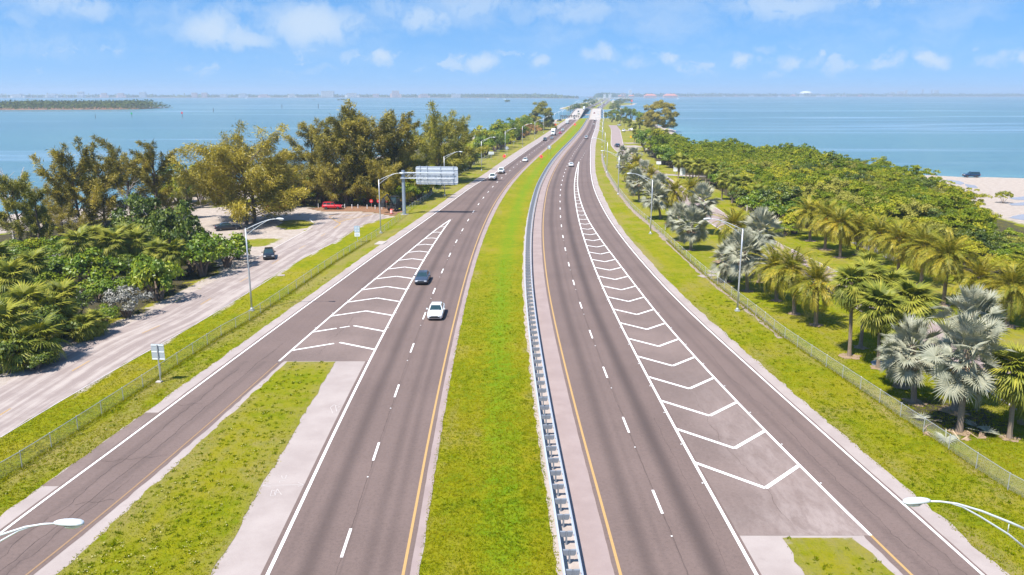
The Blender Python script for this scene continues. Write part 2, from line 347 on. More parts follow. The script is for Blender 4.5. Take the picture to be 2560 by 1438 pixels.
simple('marker_green', (0.03, 0.35, 0.12), 0.5)
m = bpy.data.materials.new('haze_air'); m.use_nodes = True; MATS['haze_air'] = m; T = NT(m.node_tree)
T.n('ShaderNodeOutputMaterial', {'Volume': T.n('ShaderNodeVolumePrincipled', {'Color': (0.66, 0.82, 1.0, 1), 'Density': 0.00015, 'Anisotropy': 0.1}).outputs[0]})

# ------------------------------------------------------------------ object helpers
def mesh_np(name, V, Fc, mats=(), smooth=False, attrs=None, mi=None):
    """V (n,3); Fc list of faces or an (m,k) array"""
    me = bpy.data.meshes.new(name)
    V = np.asarray(V, np.float32)
    if isinstance(Fc, np.ndarray):
        nf, kk = Fc.shape
        me.vertices.add(len(V)); me.vertices.foreach_set('co', V.ravel())
        me.loops.add(nf * kk); me.loops.foreach_set('vertex_index', Fc.astype(np.int32).ravel())
        me.polygons.add(nf); me.polygons.foreach_set('loop_start', np.arange(0, nf * kk, kk, dtype=np.int32))
        me.update(calc_edges=True)
    else:
        me.from_pydata([tuple(map(float, v)) for v in V], [], [tuple(map(int, f)) for f in Fc]); me.update()
    for mm in mats: me.materials.append(MATS[mm])
    if mi is not None: me.polygons.foreach_set('material_index', np.asarray(mi, np.int32))
    if smooth: me.polygons.foreach_set('use_smooth', np.ones(len(me.polygons), bool))
    for k_, v_ in (attrs or {}).items():
        a = me.attributes.new(k_, 'FLOAT', 'POINT'); a.data.foreach_set('value', np.asarray(v_, np.float32))
    return me
def link(name, me, parent=None, loc=(0, 0, 0), rot=(0, 0, 0), scale=(1, 1, 1), kind=None):
    o = bpy.data.objects.new(name, me); COL.objects.link(o)
    o.location = loc; o.rotation_euler = rot; o.scale = scale
    if parent is not None: o.parent = parent
    if kind: o['kind'] = kind
    return o
def tag(o, label, cat, group=None):
    o['label'] = label; o['category'] = cat
    if group: o['group'] = group
    return o
def thing(name, label, cat, loc=(0, 0, 0), rz=0.0, group=None, scale=1.0):
    o = bpy.data.objects.new(name, None); COL.objects.link(o); o.empty_display_size = 0.2
    o.location = tuple(loc); o.rotation_euler = (0, 0, rz); o.scale = (scale,) * 3
    return tag(o, label, cat, group)
def dup(root, label, loc, rz, scale=None):
    r = root.copy(); COL.objects.link(r); r.location = tuple(loc); r.rotation_euler = (0, 0, rz); r['label'] = label
    if scale is not None: r.scale = (scale,) * 3
    for ch in root.children:
        c = ch.copy(); COL.objects.link(c); c.parent = r
        for g in ch.children:
            d = g.copy(); COL.objects.link(d); d.parent = c
    return r

class MB:
    """collects simple shapes; mesh() gives one mesh"""
    def __init__(s): s.v = []; s.f = []; s.m = []
    def add(s, V, Fc, m=0):
        b = len(s.v); s.v += [tuple(p) for p in V]; s.f += [tuple(i + b for i in f) for f in Fc]; s.m += [m] * len(Fc); return s
    def box(s, c, d, rz=0.0, m=0):
        cx, cy_, cz = c; dx, dy, dz = d[0] / 2, d[1] / 2, d[2] / 2; co, si = math.cos(rz), math.sin(rz)
        V = [(cx + x * co - y * si, cy_ + x * si + y * co, cz + z) for z in (-dz, dz) for x, y in ((-dx, -dy), (dx, -dy), (dx, dy), (-dx, dy))]
        return s.add(V, [(3, 2, 1, 0), (4, 5, 6, 7), (0, 1, 5, 4), (1, 2, 6, 5), (2, 3, 7, 6), (3, 0, 4, 7)], m)
    def tube(s, pts, rad, n=8, m=0, cap=True):
        P = np.asarray(pts, float); rad = np.broadcast_to(np.asarray(rad, float), (len(P),))
        V = []; Fc = []; prev = None
        for i in range(len(P)):
            d = P[min(i + 1, len(P) - 1)] - P[max(i - 1, 0)]; d /= (np.linalg.norm(d) + 1e-9)
            if prev is None:
                a = np.array([1, 0, 0]) if abs(d[0]) < 0.8 else np.array([0, 1, 0])
            else: a = prev
            a = a - d * a.dot(d); a /= (np.linalg.norm(a) + 1e-9); b = np.cross(d, a); prev = a
            for j in range(n):
                t = 2 * math.pi * j / n
                V.append(P[i] + rad[i] * (math.cos(t) * a + math.sin(t) * b))
        for i in range(len(P) - 1):
            for j in range(n):
                j2 = (j + 1) % n; Fc.append((i * n + j, i * n + j2, (i + 1) * n + j2, (i + 1) * n + j))
        if cap: Fc.append(tuple(range(n))[::-1]); Fc.append(tuple((len(P) - 1) * n + j for j in range(n)))
        return s.add(V, Fc, m)
    def lathe(s, prof, c=(0, 0, 0), n=16, m=0):
        V = []; Fc = []
        for r_, z_ in prof:
            for j in range(n):
                t = 2 * math.pi * j / n; V.append((c[0] + r_ * math.cos(t), c[1] + r_ * math.sin(t), c[2] + z_))
        for i in range(len(prof) - 1):
            for j in range(n):
                j2 = (j + 1) % n; Fc.append((i * n + j, i * n + j2, (i + 1) * n + j2, (i + 1) * n + j))
        Fc.append(tuple(range(n))[::-1]); Fc.append(tuple((len(prof) - 1) * n + j for j in range(n)))
        return s.add(V, Fc, m)
    def prism(s, poly, y0, y1, m=0, axis='y'):
        n = len(poly)
        if axis == 'y': V = [(a, y0, b) for a, b in poly] + [(a, y1, b) for a, b in poly]
        elif axis == 'x': V = [(y0, a, b) for a, b in poly] + [(y1, a, b) for a, b in poly]
        else: V = [(a, b, y0) for a, b in poly] + [(a, b, y1) for a, b in poly]
        return s.add(V, [tuple(range(n))[::-1], tuple(range(n, 2 * n))] + [(i, (i + 1) % n, n + (i + 1) % n, n + i) for i in range(n)], m)
    def grid(s, rows, m=0, closed=False, caps=False):
        """rows: list of rings of points (same count)"""
        n = len(rows[0]); V = [p for r_ in rows for p in r_]; Fc = []
        for i in range(len(rows) - 1):
            for j in range(n if closed else n - 1):
                j2 = (j + 1) % n; Fc.append((i * n + j, i * n + j2, (i + 1) * n + j2, (i + 1) * n + j))
        if caps: Fc.append(tuple(range(n))[::-1]); Fc.append(tuple((len(rows) - 1) * n + j for j in range(n)))
        return s.add(V, Fc, m)
    def mesh(s, name, *mats, smooth=False):
        return mesh_np(name, s.v, s.f, mats, smooth, mi=s.m if len(mats) > 1 else None)

# ------------------------------------------------------------------ alignment: lines as X over Y
class Ln:
    def __init__(s, pts):
        a = np.array(sorted(pts), float); s.y, s.x = a[:, 0], a[:, 1]
        d = np.diff(s.x) / np.diff(s.y); h = np.diff(s.y)
        mm = np.empty(len(s.y)); mm[0], mm[-1] = d[0], d[-1]
        if len(d) > 1: mm[1:-1] = (d[:-1] * h[1:] + d[1:] * h[:-1]) / (h[:-1] + h[1:])
        s.m = mm
    def __call__(s, Y):
        Y = np.asarray(Y, float); y = np.clip(Y, s.y[0], s.y[-1])
        i = np.clip(np.searchsorted(s.y, y) - 1, 0, len(s.y) - 2); h = s.y[i + 1] - s.y[i]; t = (y - s.y[i]) / h
        r_ = ((1 + 2 * t) * (1 - t) ** 2) * s.x[i] + t * (1 - t) ** 2 * h * s.m[i] + t * t * (3 - 2 * t) * s.x[i + 1] + t * t * (t - 1) * h * s.m[i + 1]
        return r_ + np.where(Y < s.y[0], (Y - s.y[0]) * s.m[0], 0) + np.where(Y > s.y[-1], (Y - s.y[-1]) * s.m[-1], 0)
LC = Ln([(20,-9.2),(45,-9.72),(55,-9.95),(65,-10.12),(75,-10.24),(90,-10.32),(105,-10.32),(120,-10.2),(140,-9.83),(164,-9.05),(190,-7.8),(220,-5.75),(260,-2.1),(300,2.2),(350,7.95),(400,13.85),(450,20.0),(500,25.8),(600,37.0),(700,48.2),(800,59.5),(1100,93.5),(1500,141),(2400,258),(4200,480)])
RC = Ln([(20,9.95),(45,9.35),(55,9.07),(65,8.85),(75,8.68),(90,8.52),(105,8.52),(120,8.72),(140,9.2),(164,10.12),(190,11.5),(220,13.45),(260,16.9),(300,20.95),(350,26.75),(400,33.0),(450,39.4),(500,45.6),(600,57.6),(700,68.8),(800,79.8),(1100,112.5),(1500,160),(2400,276),(4200,498)])
Ly = lambda Y: LC(Y) + 3.68
Lg = lambda Y: LC(Y) - 3.70
Ry = lambda Y: RC(Y) - 3.62
Rg = lambda Y: RC(Y) + 3.75
Lg2 = Ln([(20,-29.4),(30,-27.7),(45,-25.5),(55,-24.42),(65,-23.5),(75,-22.65),(90,-21.3),(105,-19.8),(120,-18.1),(140,-15.95),(150,-14.8),(163,-13.0)])
Rg2 = Ln([(20,24.5),(30,22.8),(45,20.9),(55,19.86),(65,18.95),(75,18.2),(90,17.35),(105,16.85),(120,16.45),(140,15.95),(164,15.8),(190,16.55),(220,18.2),(260,21.4),(300,24.95),(309,25.8)])
Lw = Ln([(20,-32.2),(30,-31.3),(45,-30.2),(55,-29.2),(65,-28.3),(75,-27.35),(90,-25.85),(105,-24.3),(120,-22.75),(140,-20.5),(164,-17.8),(190,-14.95),(220,-11.75),(240,-9.2),(260,-6.4),(300,-1.5),(350,4.3),(400,10.2),(450,16.3),(500,22.1),(600,33.3),(700,44.5),(800,55.8),(1100,89.8),(1500,137.3),(2400,254.3),(4200,476.3)])
_lsw = Ln([(20,1.5),(105,1.55),(140,1.9),(190,2.05),(220,2.2),(260,2.9),(300,3.6),(350,4.0),(800,4.0)])
Ls = lambda Y: Lw(Y) - np.clip(_lsw(Y), 1.4, 4.0)
_lmw = Ln([(20,.85),(105,.87),(140,1.0),(190,1.25),(800,1.3)])
Lm = lambda Y: Ly(Y) + np.clip(_lmw(Y), .8, 1.3)
RL = lambda Y: Ry(Y) - 2.68             # middle of the guardrail
Rm = lambda Y: RL(Y) - 0.76
Rw = Ln([(20,27.4),(30,26.3),(45,25.0),(55,24.15),(65,23.3),(75,22.5),(90,21.4),(105,20.65),(120,20.25),(140,20.02),(164,20.25),(190,21.1),(220,22.65),(260,25.65),(300,29.3),(350,34.1),(400,38.9),(450,44.2),(500,49.8),(600,61.5),(700,72.6),(800,83.6),(1100,116.3),(1500,163.8),(2400,279.8),(4200,501.8)])
_rsw = Ln([(20,1.5),(105,1.35),(164,1.35),(190,1.65),(260,1.65),(300,1.75),(350,2.1),(400,2.5),(500,2.9),(800,3.0)])
Rs = lambda Y: Rw(Y) + np.clip(_rsw(Y), 1.3, 3.0)
def zb(Y):                               # the channel bridge rises and falls
    Y = np.asarray(Y, float)
    return np.where((Y > 820) & (Y < 1420), 5.4 * np.sin(np.pi * np.clip((Y - 820) / 600, 0, 1)) ** 2, 0.0)
def ysamp(a, b):
    L_ = []; y = a
    while y < b - 1e-6:
        L_.append(y); y += 0.8 if y < 90 else 1.6 if y < 180 else 4 if y < 450 else 12 if y < 1600 else 50
    return np.array(L_ + [b])
def strip_data(ya, yb, fl, fr, z, ref=None, jl=0, jr=0, nx=2, dust=None):
    Y = ysamp(ya, yb); xl, xr = fl(Y).copy(), fr(Y).copy()
    j1 = np.clip(1.2 - Y / 300, 0.2, 1)
    if jl: xl = xl + jl * (rng.random(len(Y)) - .5) * 2 * j1 + jl * .5 * np.sin(Y * .9 + rng.random() * 6) * np.sin(Y * .23)
    if jr: xr = xr + jr * (rng.random(len(Y)) - .5) * 2 * j1 + jr * .5 * np.sin(Y * .8 + rng.random() * 6) * np.sin(Y * .27)
    t = np.linspace(0, 1, nx)
    X = xl[:, None] * (1 - t) + xr[:, None] * t
    YY = np.repeat(Y[:, None], nx, 1)
    Z = np.repeat((zb(Y) + z)[:, None], nx, 1)
    V = np.stack([X, YY, Z], -1).reshape(-1, 3)
    n = len(Y); i = np.arange(n - 1)[:, None] * nx + np.arange(nx - 1)[None]
    Fc = np.stack([i, i + 1, i + 1 + nx, i + nx], -1).reshape(-1, 4)
    u = V[:, 0] - (ref(V[:, 1]) if ref is not None else 0)
    return V, Fc, u
def add_uv(me, u, v):
    l = me.uv_layers.new(name='lane'); idx = np.empty(len(me.loops), np.int32); me.loops.foreach_get('vertex_index', idx)
    l.data.foreach_set('uv', np.stack([np.asarray(u)[idx], np.asarray(v)[idx]], -1).astype(np.float32).ravel())
def strip(name, ya, yb, fl, fr, z, mat, ref=None, jl=0, jr=0, nx=2, dustf=None, kind='structure'):
    V, Fc, u = strip_data(ya, yb, fl, fr, z, ref, jl, jr, nx)
    me = mesh_np(name, V, Fc, (mat,), attrs={'dust': dustf(V[:, 0], V[:, 1]) if dustf else np.zeros(len(V))})
    add_uv(me, u, V[:, 1]); return link(name, me, kind=kind)
class Cat:                               # several sheets into one mesh
    def __init__(s): s.V = []; s.F = []; s.n = 0; s.A = []
    def add(s, V, Fc, a=None):
        s.V.append(np.asarray(V, float)); s.F.append(np.asarray(Fc) + s.n); s.n += len(V)
        s.A.append(np.zeros(len(V)) if a is None else a)
    def mesh(s, name, mat, attr='tint'):
        return mesh_np(name, np.concatenate(s.V), np.concatenate(s.F), (mat,), attrs={attr: np.concatenate(s.A)})
def smooth_path(pts, step=1.5):
    P = np.asarray(pts, float); out = []
    for i in range(len(P) - 1):
        p0, p1, p2, p3 = P[max(i - 1, 0)], P[i], P[i + 1], P[min(i + 2, len(P) - 1)]
        n = max(2, int(np.linalg.norm(p2 - p1) / step))
        for t in np.linspace(0, 1, n, endpoint=False):
            out.append(.5 * ((2 * p1) + (p2 - p0) * t + (2 * p0 - 5 * p1 + 4 * p2 - p3) * t * t + (3 * p1 - p0 - 3 * p2 + p3) * t ** 3))
    out.append(P[-1]); return np.array(out)
def ribbon_data(path, wl, wr, z, jit=0.0):
    P = np.asarray(path, float)[:, :2]; d = np.gradient(P, axis=0); d /= np.linalg.norm(d, axis=1)[:, None]; nr = np.stack([d[:, 1], -d[:, 0]], -1)
    j = (rng.random((2, len(P))) - .5) * 2 * jit
    a = P - nr * (wl + j[0])[:, None]; b = P + nr * (wr + j[1])[:, None]
    V = np.empty((len(P) * 2, 3)); V[0::2, :2] = a; V[1::2, :2] = b; V[:, 2] = z
    i = np.arange(len(P) - 1) * 2
    Fc = np.stack([i, i + 1, i + 3, i + 2], -1)
    s_ = np.concatenate([[0], np.cumsum(np.linalg.norm(np.diff(P, axis=0), axis=1))])
    u = np.empty(len(V)); u[0::2] = -wl; u[1::2] = wr
    return V, Fc, u, np.repeat(s_, 2)
def ribbon(name, path, wl, wr, z, mat, jit=0.0, kind='structure'):
    V, Fc, u, v = ribbon_data(path, wl, wr, z, jit); me = mesh_np(name, V, Fc, (mat,), attrs={'dust': np.zeros(len(V))}); add_uv(me, u, v); return link(name, me, kind=kind)
def poly_sheet(name, pts, z, mat, jit=0.0, step=0.8, kind='structure'):
    P = np.asarray(pts, float)[:, :2]; out = []
    for i in range(len(P)):
        a, b = P[i], P[(i + 1) % len(P)]; n = max(1, int(np.linalg.norm(b - a) / step))
        for t in np.linspace(0, 1, n, endpoint=False): out.append(a + (b - a) * t + (rng.random(2) - .5) * 2 * jit * (n > 1))
    me = mesh_np(name, [(x, y, z) for x, y in out], [tuple(range(len(out)))], (mat,)); me.attributes.new('dust', 'FLOAT', 'POINT')
    add_uv(me, [p[0] for p in out], [p[1] for p in out])
    return link(name, me, kind=kind)
def in_poly(X, Y, poly):
    r_ = np.zeros(X.shape, bool); n = len(poly)
    for i in range(n):
        x1, y1 = poly[i][:2]; x2, y2 = poly[(i + 1) % n][:2]
        c_ = ((y1 > Y) != (y2 > Y)) & (X < (x2 - x1) * (Y - y1) / (y2 - y1 + 1e-12) + x1); r_ ^= c_
    return r_
def dist_poly(X, Y, poly, closed=True):
    d = np.full(X.shape, 1e9); n = len(poly)
    for i in range(n if closed else n - 1):
        x1, y1 = poly[i][:2]; x2, y2 = poly[(i + 1) % n][:2]; dx, dy = x2 - x1, y2 - y1
        t = np.clip(((X - x1) * dx + (Y - y1) * dy) / (dx * dx + dy * dy + 1e-9), 0, 1)
        d = np.minimum(d, np.hypot(X - x1 - t * dx, Y - y1 - t * dy))
    return d
def vnoise(X, Y, s_, seed=0):
    r_ = np.random.default_rng(seed).random((64, 64)); x = np.asarray(X) / s_; y = np.asarray(Y) / s_
    xi, yi = np.floor(x).astype(int), np.floor(y).astype(int); fx, fy = x - xi, y - yi; fx = fx * fx * (3 - 2 * fx); fy = fy * fy * (3 - 2 * fy)
    g = lambda a, b: r_[a % 64, b % 64]
    return (g(xi, yi) * (1 - fx) + g(xi + 1, yi) * fx) * (1 - fy) + (g(xi, yi + 1) * (1 - fx) + g(xi + 1, yi + 1) * fx) * fy

# ------------------------------------------------------------------ sea, land
SEA = -0.75
COAST = [(-230,-120),(-190,40),(-150,110),(-122,160),(-106,186),(-97,193),(-92,212),(-87,228),(-74,276),(-62,322),(-47,400),(-30,480),(-16,560),(-1,640),(15,720),(27,775),(46,850),(75,884),(118,884),(128,850),(127,790),(126,700),(121,600),(110,528),(100,462),(90,400),(88,352),(98,324),(110,308),(123,284),(136,260),(161,251),(230,238),(300,170),(260,40),(250,-120)]
COAST2 = [(120,1400),(150,1385),(172,1395),(196,1440),(205,1500),(212,1650),(232,1800),(300,2000),(345,2250),(330,2500),(380,3200),(520,4300),(460,4300),(330,3300),(215,2450),(150,2000),(92,1560),(80,1440)]
def water_sheet():
    xs = np.concatenate([np.linspace(-6900, -400, 14), np.linspace(-300, 300, 61), np.linspace(400, 6900, 14)])
    ys = np.concatenate([np.linspace(-380, 0, 6), np.linspace(20, 1000, 80), np.linspace(1100, 9500, 29)])
    X, Y = np.meshgrid(xs, ys); d = np.minimum(dist_poly(X, Y, COAST), dist_poly(X, Y, COAST2))
    V = np.stack([X, Y, np.full(X.shape, SEA)], -1).reshape(-1, 3); nx = len(xs)
    i = (np.arange(len(ys) - 1)[:, None] * nx + np.arange(nx - 1)[None]).ravel()
    me = mesh_np('sea', V, np.stack([i, i + 1, i + 1 + nx, i + nx], -1), ('sea_water',), attrs={'shallow': np.clip(1 - d / 38, 0, 1).ravel() ** 1.6})
    link('sea', me, kind='structure')
water_sheet()
# frontage road edges (left) and park road (right)
SRr = Ln([tuple(at(*p)[1::-1]) for p in [(0,1093),(163,996),(326.6,901.7),(472.7,820),(627.5,725.4),(739,656),(840,603),(885,572.7),(957,547.5)]])
SRl = Ln([tuple(at(*p)[1::-1]) for p in [(0,970),(107,901.7),(215,845.8),(343,800),(475.7,732.8),(623.4,657.6),(683,622),(776,571.4)]])
LOT = [at(*p) for p in [(440,545),(470,528),(560,517),(700,512),(800,520),(960,514),(1010,527),(985,543),(957,548),(776,572),(690,620),(600,668),(560,690),(535,660),(560,600),(480,600)]]
LOTGRASS = [[at(*p) for p in [(585,602),(640,597),(700,597),(715,602),(690,612),(640,618),(600,620)]], [at(*p) for p in [(690,566),(705,552),(750,549),(785,556),(790,563),(760,572),(715,576)]]]
TURN = [at(*p) for p in [(957,547.5),(905,563),(850,597),(776,571.4),(800,553),(812,541),(842,534),(900,531),(945,536),(968,541)]]
STRAW = [at(*p) for p in [(760,522),(860,512),(985,515),(1010,528),(985,543),(950,534),(890,529),(820,530)]]
DIRT = smooth_path([at(*p) for p in [(1960,846),(1893,792),(1772,697),(1708,641),(1630,567),(1580,523),(1543,475),(1518,435),(1508,405),(1505,385)]], 1.5)
RWOOD = [at(*p) for p in [(1598,352),(1612,380),(1640,402),(1690,428),(1780,462),(1850,520),(1930,562),(2030,575),(2130,600),(2250,640),(2330,660),(2480,700),(2640,740)]]
PARKROAD = smooth_path([(45.5,20,0),(45,60,0),(45,104,0),(43.6,140,0),(43.4,172,0),(46,260,0),(49.5,340,0),(53.2,405,0),(62,480,0),(75,588,0),(84,680,0)], 3)
PATH = smooth_path([(46,262,0),(55,256,0),(66,254,0),(80,262,0)], 3)
FENL = [at(*p)[:2] for p in [(-260,1345),(0,1202.5),(163,1099),(328.8,989.7),(457.7,903.8),(560.8,837),(627.5,800),(731,729.4),(845,651),(951.5,584.7),(1010,541)]]
FENL2 = [at(*p)[:2] for p in [(1010,541),(1031,521),(1068,497),(1090,480),(1156,432),(1206,403),(1250,378)]]
FENR = [at(*p)[:2] for p in [(2760,1340),(2552.4,1245.6),(2339.6,1103.7),(2177.6,994),(1963.4,848),(1893.7,792),(1772,696),(1708.7,640),(1630.5,566),(1580.5,522),(1543,474),(1518,434),(1508,404),(1505,384)]]
def ground_mesh(name, coast, xs, ys, zones=True):
    X, Y = np.meshgrid(xs, ys)
    ins = in_poly(X, Y, coast); d = dist_poly(X, Y, coast); sdd = np.where(ins, d, -d)
    wob = (vnoise(X, Y, 9, 3) - .5) * 5 + (vnoise(X, Y, 3, 4) - .5) * 2
    s_ = sdd + wob
    t = np.clip((s_ + 5) / 11, 0, 1); t = t * t * (3 - 2 * t)
    Z = -2.2 + 2.2 * t
    SAND = np.clip(1 - (s_ - 7) / 5, 0, 1); LIT = np.zeros(X.shape); DRY = np.full(X.shape, .34)
    if zones:
        Lsx, Rsx = Ls(Y), Rs(Y)
        SAND = np.where((X < -60) & (Y > 140) & (Y < 240), np.clip(1 - (s_ - 26) / 8, 0, 1), SAND)
        SAND = np.where((X > 96) & (Y < 330), np.maximum(SAND, np.clip((X - 101 - (Y - 180) * .07) / 6, 0, 1)), SAND)
        SAND = np.where((X < Ls(Y) - 6) & (Y > 640) & (Y < 860), np.maximum(SAND, .8), SAND)
        SAND = np.where((X > Rs(Y) + 6) & (Y > 700) & (Y < 900), np.maximum(SAND, .35), SAND)
        lot = in_poly(X, Y, LOT); SAND = np.where(lot, np.clip(.55 + dist_poly(X, Y, LOT) / 2, 0, 1), SAND)
        for gp in LOTGRASS:
            gi = in_poly(X, Y, gp); SAND = np.where(gi, np.clip(.35 - dist_poly(X, Y, gp) / 2, 0, 1), SAND); DRY = np.where(gi, .55, DRY)
        stw = in_poly(X, Y, STRAW); LIT = np.where(stw, 1, LIT); SAND = np.where(stw, 0, SAND)
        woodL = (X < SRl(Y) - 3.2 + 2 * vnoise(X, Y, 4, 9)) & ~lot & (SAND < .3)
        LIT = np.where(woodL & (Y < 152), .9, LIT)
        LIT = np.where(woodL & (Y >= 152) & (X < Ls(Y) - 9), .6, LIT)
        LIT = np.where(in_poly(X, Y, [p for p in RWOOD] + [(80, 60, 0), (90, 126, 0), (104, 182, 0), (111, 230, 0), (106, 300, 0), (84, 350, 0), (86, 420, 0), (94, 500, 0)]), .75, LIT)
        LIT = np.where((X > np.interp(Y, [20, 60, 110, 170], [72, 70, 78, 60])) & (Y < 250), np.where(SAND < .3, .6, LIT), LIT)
        bp = at(2385, 1045); LIT = np.maximum(LIT, np.clip(1.1 - np.hypot(X - bp[0], (Y - bp[1]) * .9) / 6.0, 0, .8))
        # sandy margin of the frontage road
        m_ = np.clip(1.15 - np.abs(X - (SRl(Y) - .8)) / 1.8, 0, 1) * (Y < 150); SAND = np.maximum(SAND, m_ * .9)
        m_ = np.clip(1.0 - np.abs(X - (SRr(Y) + .2)) / .9, 0, 1) * (Y < 162); SAND = np.maximum(SAND, m_ * .7)
        # drier strips: between fence and shoulder, along the right fence, edges of shoulders
        fl = np.interp(Y, [p[1] for p in FENL + FENL2[1:]], [p[0] for p in FENL + FENL2[1:]])
        fr = np.interp(Y, [p[1] for p in FENR], [p[0] for p in FENR])
        DRY = np.where((X > fl) & (X < Lsx), .60, DRY)
        DRY = np.where((X > SRr(Y)) & (X < fl), .22, DRY)
        DRY = np.maximum(DRY, np.clip(1.0 - np.abs(X - fr) / 1.1, 0, 1) * .95)
        DRY = np.maximum(DRY, np.clip(1.0 - np.abs(X - fl - .5) / 1.0, 0, 1) * .95)
        DRY = np.maximum(DRY, np.clip(1.0 - np.abs(X - Rsx - .2) / .9, 0, 1) * .8)
        DRY = np.where((X > fr + 1) & (X < 75), np.maximum(DRY, .33 + .25 * vnoise(X, Y, 14, 5)), DRY)
        DRY = np.where((X > Rsx) & (Y > 190), np.maximum(DRY, .55), DRY)
        _mc = (X - Lm(Y)) / np.maximum(Rm(Y) - Lm(Y), .1)
        DRY = np.where((X > Lm(Y)) & (X < Rm(Y)), .05 + .5 * np.abs(_mc - .62), DRY)
        DRY = np.where((X < Ls(Y)) & (Y > 200) & (X > Ls(Y) - 14), .62, DRY)
        DRY = np.where((X > Lg2(Y)) & (X < Lg(Y)) & (Y < 75), .36, DRY)
    V = np.stack([X, Y, Z], -1).reshape(-1, 3); nx = len(xs)
    i = (np.arange(len(ys) - 1)[:, None] * nx + np.arange(nx - 1)[None]).ravel()
    Fc = np.stack([i, i + 1, i + 1 + nx, i + nx], -1)
    keep = (V[Fc][:, :, 2].max(1) > -2.15); Fc = Fc[keep]
    me = mesh_np(name, V, Fc, ('ground_cover',), smooth=True)
    a = me.attributes.new('zone', 'FLOAT_COLOR', 'POINT')
    C = np.stack([SAND, LIT, DRY, stw.astype(float) if zones else np.zeros(X.shape)], -1).reshape(-1, 4); a.data.foreach_set('color', C.astype(np.float32).ravel())
    return link(name, me, kind='structure')
ground_mesh('ground', COAST, np.concatenate([np.linspace(-230, -112, 30), np.arange(-108, 150, 1.35), np.linspace(152, 300, 38)]),
            np.concatenate([np.arange(-120, 20, 6), np.arange(20, 260, 1.35), np.arange(262, 500, 3), np.arange(504, 900, 7)]))
ground_mesh('causeway_ground', COAST2, np.linspace(70, 540, 60), np.linspace(1360, 4320, 200), False)

# ------------------------------------------------------------------ roads
strip('left_shoulder', 14, 832, Ls, Lm, 0.020, 'concrete_shoulder', LC, .12, .05, 2)
strip('shoulder_patch', 48.4, 61, lambda Y: Ls(Y) + .03, lambda Y: Lw(Y) - .31, 0.0262, 'asphalt_gore', None, .10, 0, 3)
strip('left_inner_shoulder', 14, 832, lambda Y: Ly(Y) + .3, Lm, 0.0245, 'pink_shoulder', LC, 0, .06, 2)
strip('right_gravel', 14, 832, Rm, lambda Y: RL(Y) + 1.0, 0.014, 'gravel', RC, .12, 0, 2)
strip('right_inner_shoulder', 14, 832, lambda Y: RL(Y) + .62, lambda Y: Ry(Y) + .2, 0.020, 'pink_shoulder', RC, .05, 0, 2)
strip('right_shoulder', 14, 832, lambda Y: Ry(Y), Rs, 0.0165, 'concrete_shoulder', RC, 0, .16, 2)
YGL, YGR = 73.9, 42.3
lm_l = lambda Y: Lg(Y) - .38
strip('left_road', 14, YGL, lm_l, lambda Y: Ly(Y) + .34, 0.030, 'asphalt_left', LC, 0, .015, 8)
strip('left_ramp', 14, YGL, lambda Y: Lw(Y) - .30, lambda Y: Lg2(Y) + .42, 0.030, 'asphalt_worn', lambda Y: (Lw(Y) + Lg2(Y)) / 2, .03, .05, 6)
strip('left_gore', YGL, 164, lambda Y: Lg2(Y) - .02, lambda Y: Lg(Y) + .02, 0.0345, 'asphalt_gore', lambda Y: (Lg(Y) + Lg2(Y)) / 2, 0, 0, 4)
strip('left_road', YGL, 832, lambda Y: np.maximum(lm_l(Y), Lw(Y) - .2), lambda Y: Ly(Y) + .34, 0.030, 'asphalt_left', LC, 0, .015, 8)
strip('left_ramp', YGL, 262, lambda Y: Lw(Y) - .30, lambda Y: np.maximum(lm_l(Y) + .01, Lw(Y)), 0.0295, 'asphalt_worn', lambda Y: (Lw(Y) + lm_l(Y)) / 2, .03, 0, 6)
strip('right_road', 14, 832, lambda Y: Ry(Y) - .34, lambda Y: Rg(Y) + .28, 0.030, 'asphalt_right', RC, .015, 0, 8)
strip('right_ramp', 14, YGR, lambda Y: Rg2(Y) - .42, lambda Y: Rw(Y) + .25, 0.030, 'asphalt_worn', lambda Y: (Rw(Y) + Rg2(Y)) / 2, .04, .02, 6)
def gdust(X, Y):
    t = (X - Rg(Y)) / np.maximum(Rg2(Y) - Rg(Y), .1)
    return np.clip(1.5 - np.abs(t - .72) / .32, 0, 1) * np.clip((74 - Y) / 20, 0, 1) + .55 * np.clip((46.5 - Y) / 2.5, 0, 1)
strip('right_gore', YGR, 309, lambda Y: Rg(Y) + .27, lambda Y: np.maximum(Rg2(Y), Rg(Y) + .28), 0.0305, 'asphalt_gore', lambda Y: (Rg(Y) + Rg2(Y)) / 2, 0, 0, 8, gdust)
strip('right_ramp', YGR, 470, lambda Y: np.maximum(np.maximum(Rg2(Y) - .01, Rg(Y) + .27), 0) if True else 0, lambda Y: np.maximum(Rw(Y) + .25, Rg(Y) + .28), 0.0303, 'asphalt_worn', lambda Y: (Rw(Y) + np.maximum(Rg2(Y), Rg(Y))) / 2, 0, .02, 6)
# beyond the bridge
strip('far_left_road', 1400, 4200, lambda Y: LC(Y) - 7.5, lambda Y: LC(Y) + 5, 0.03, 'asphalt_left', LC, 0, 0, 4)
strip('far_right_road', 1400, 4200, lambda Y: RC(Y) - 5, lambda Y: RC(Y) + 7.5, 0.03, 'asphalt_right', RC, 0, 0, 4)
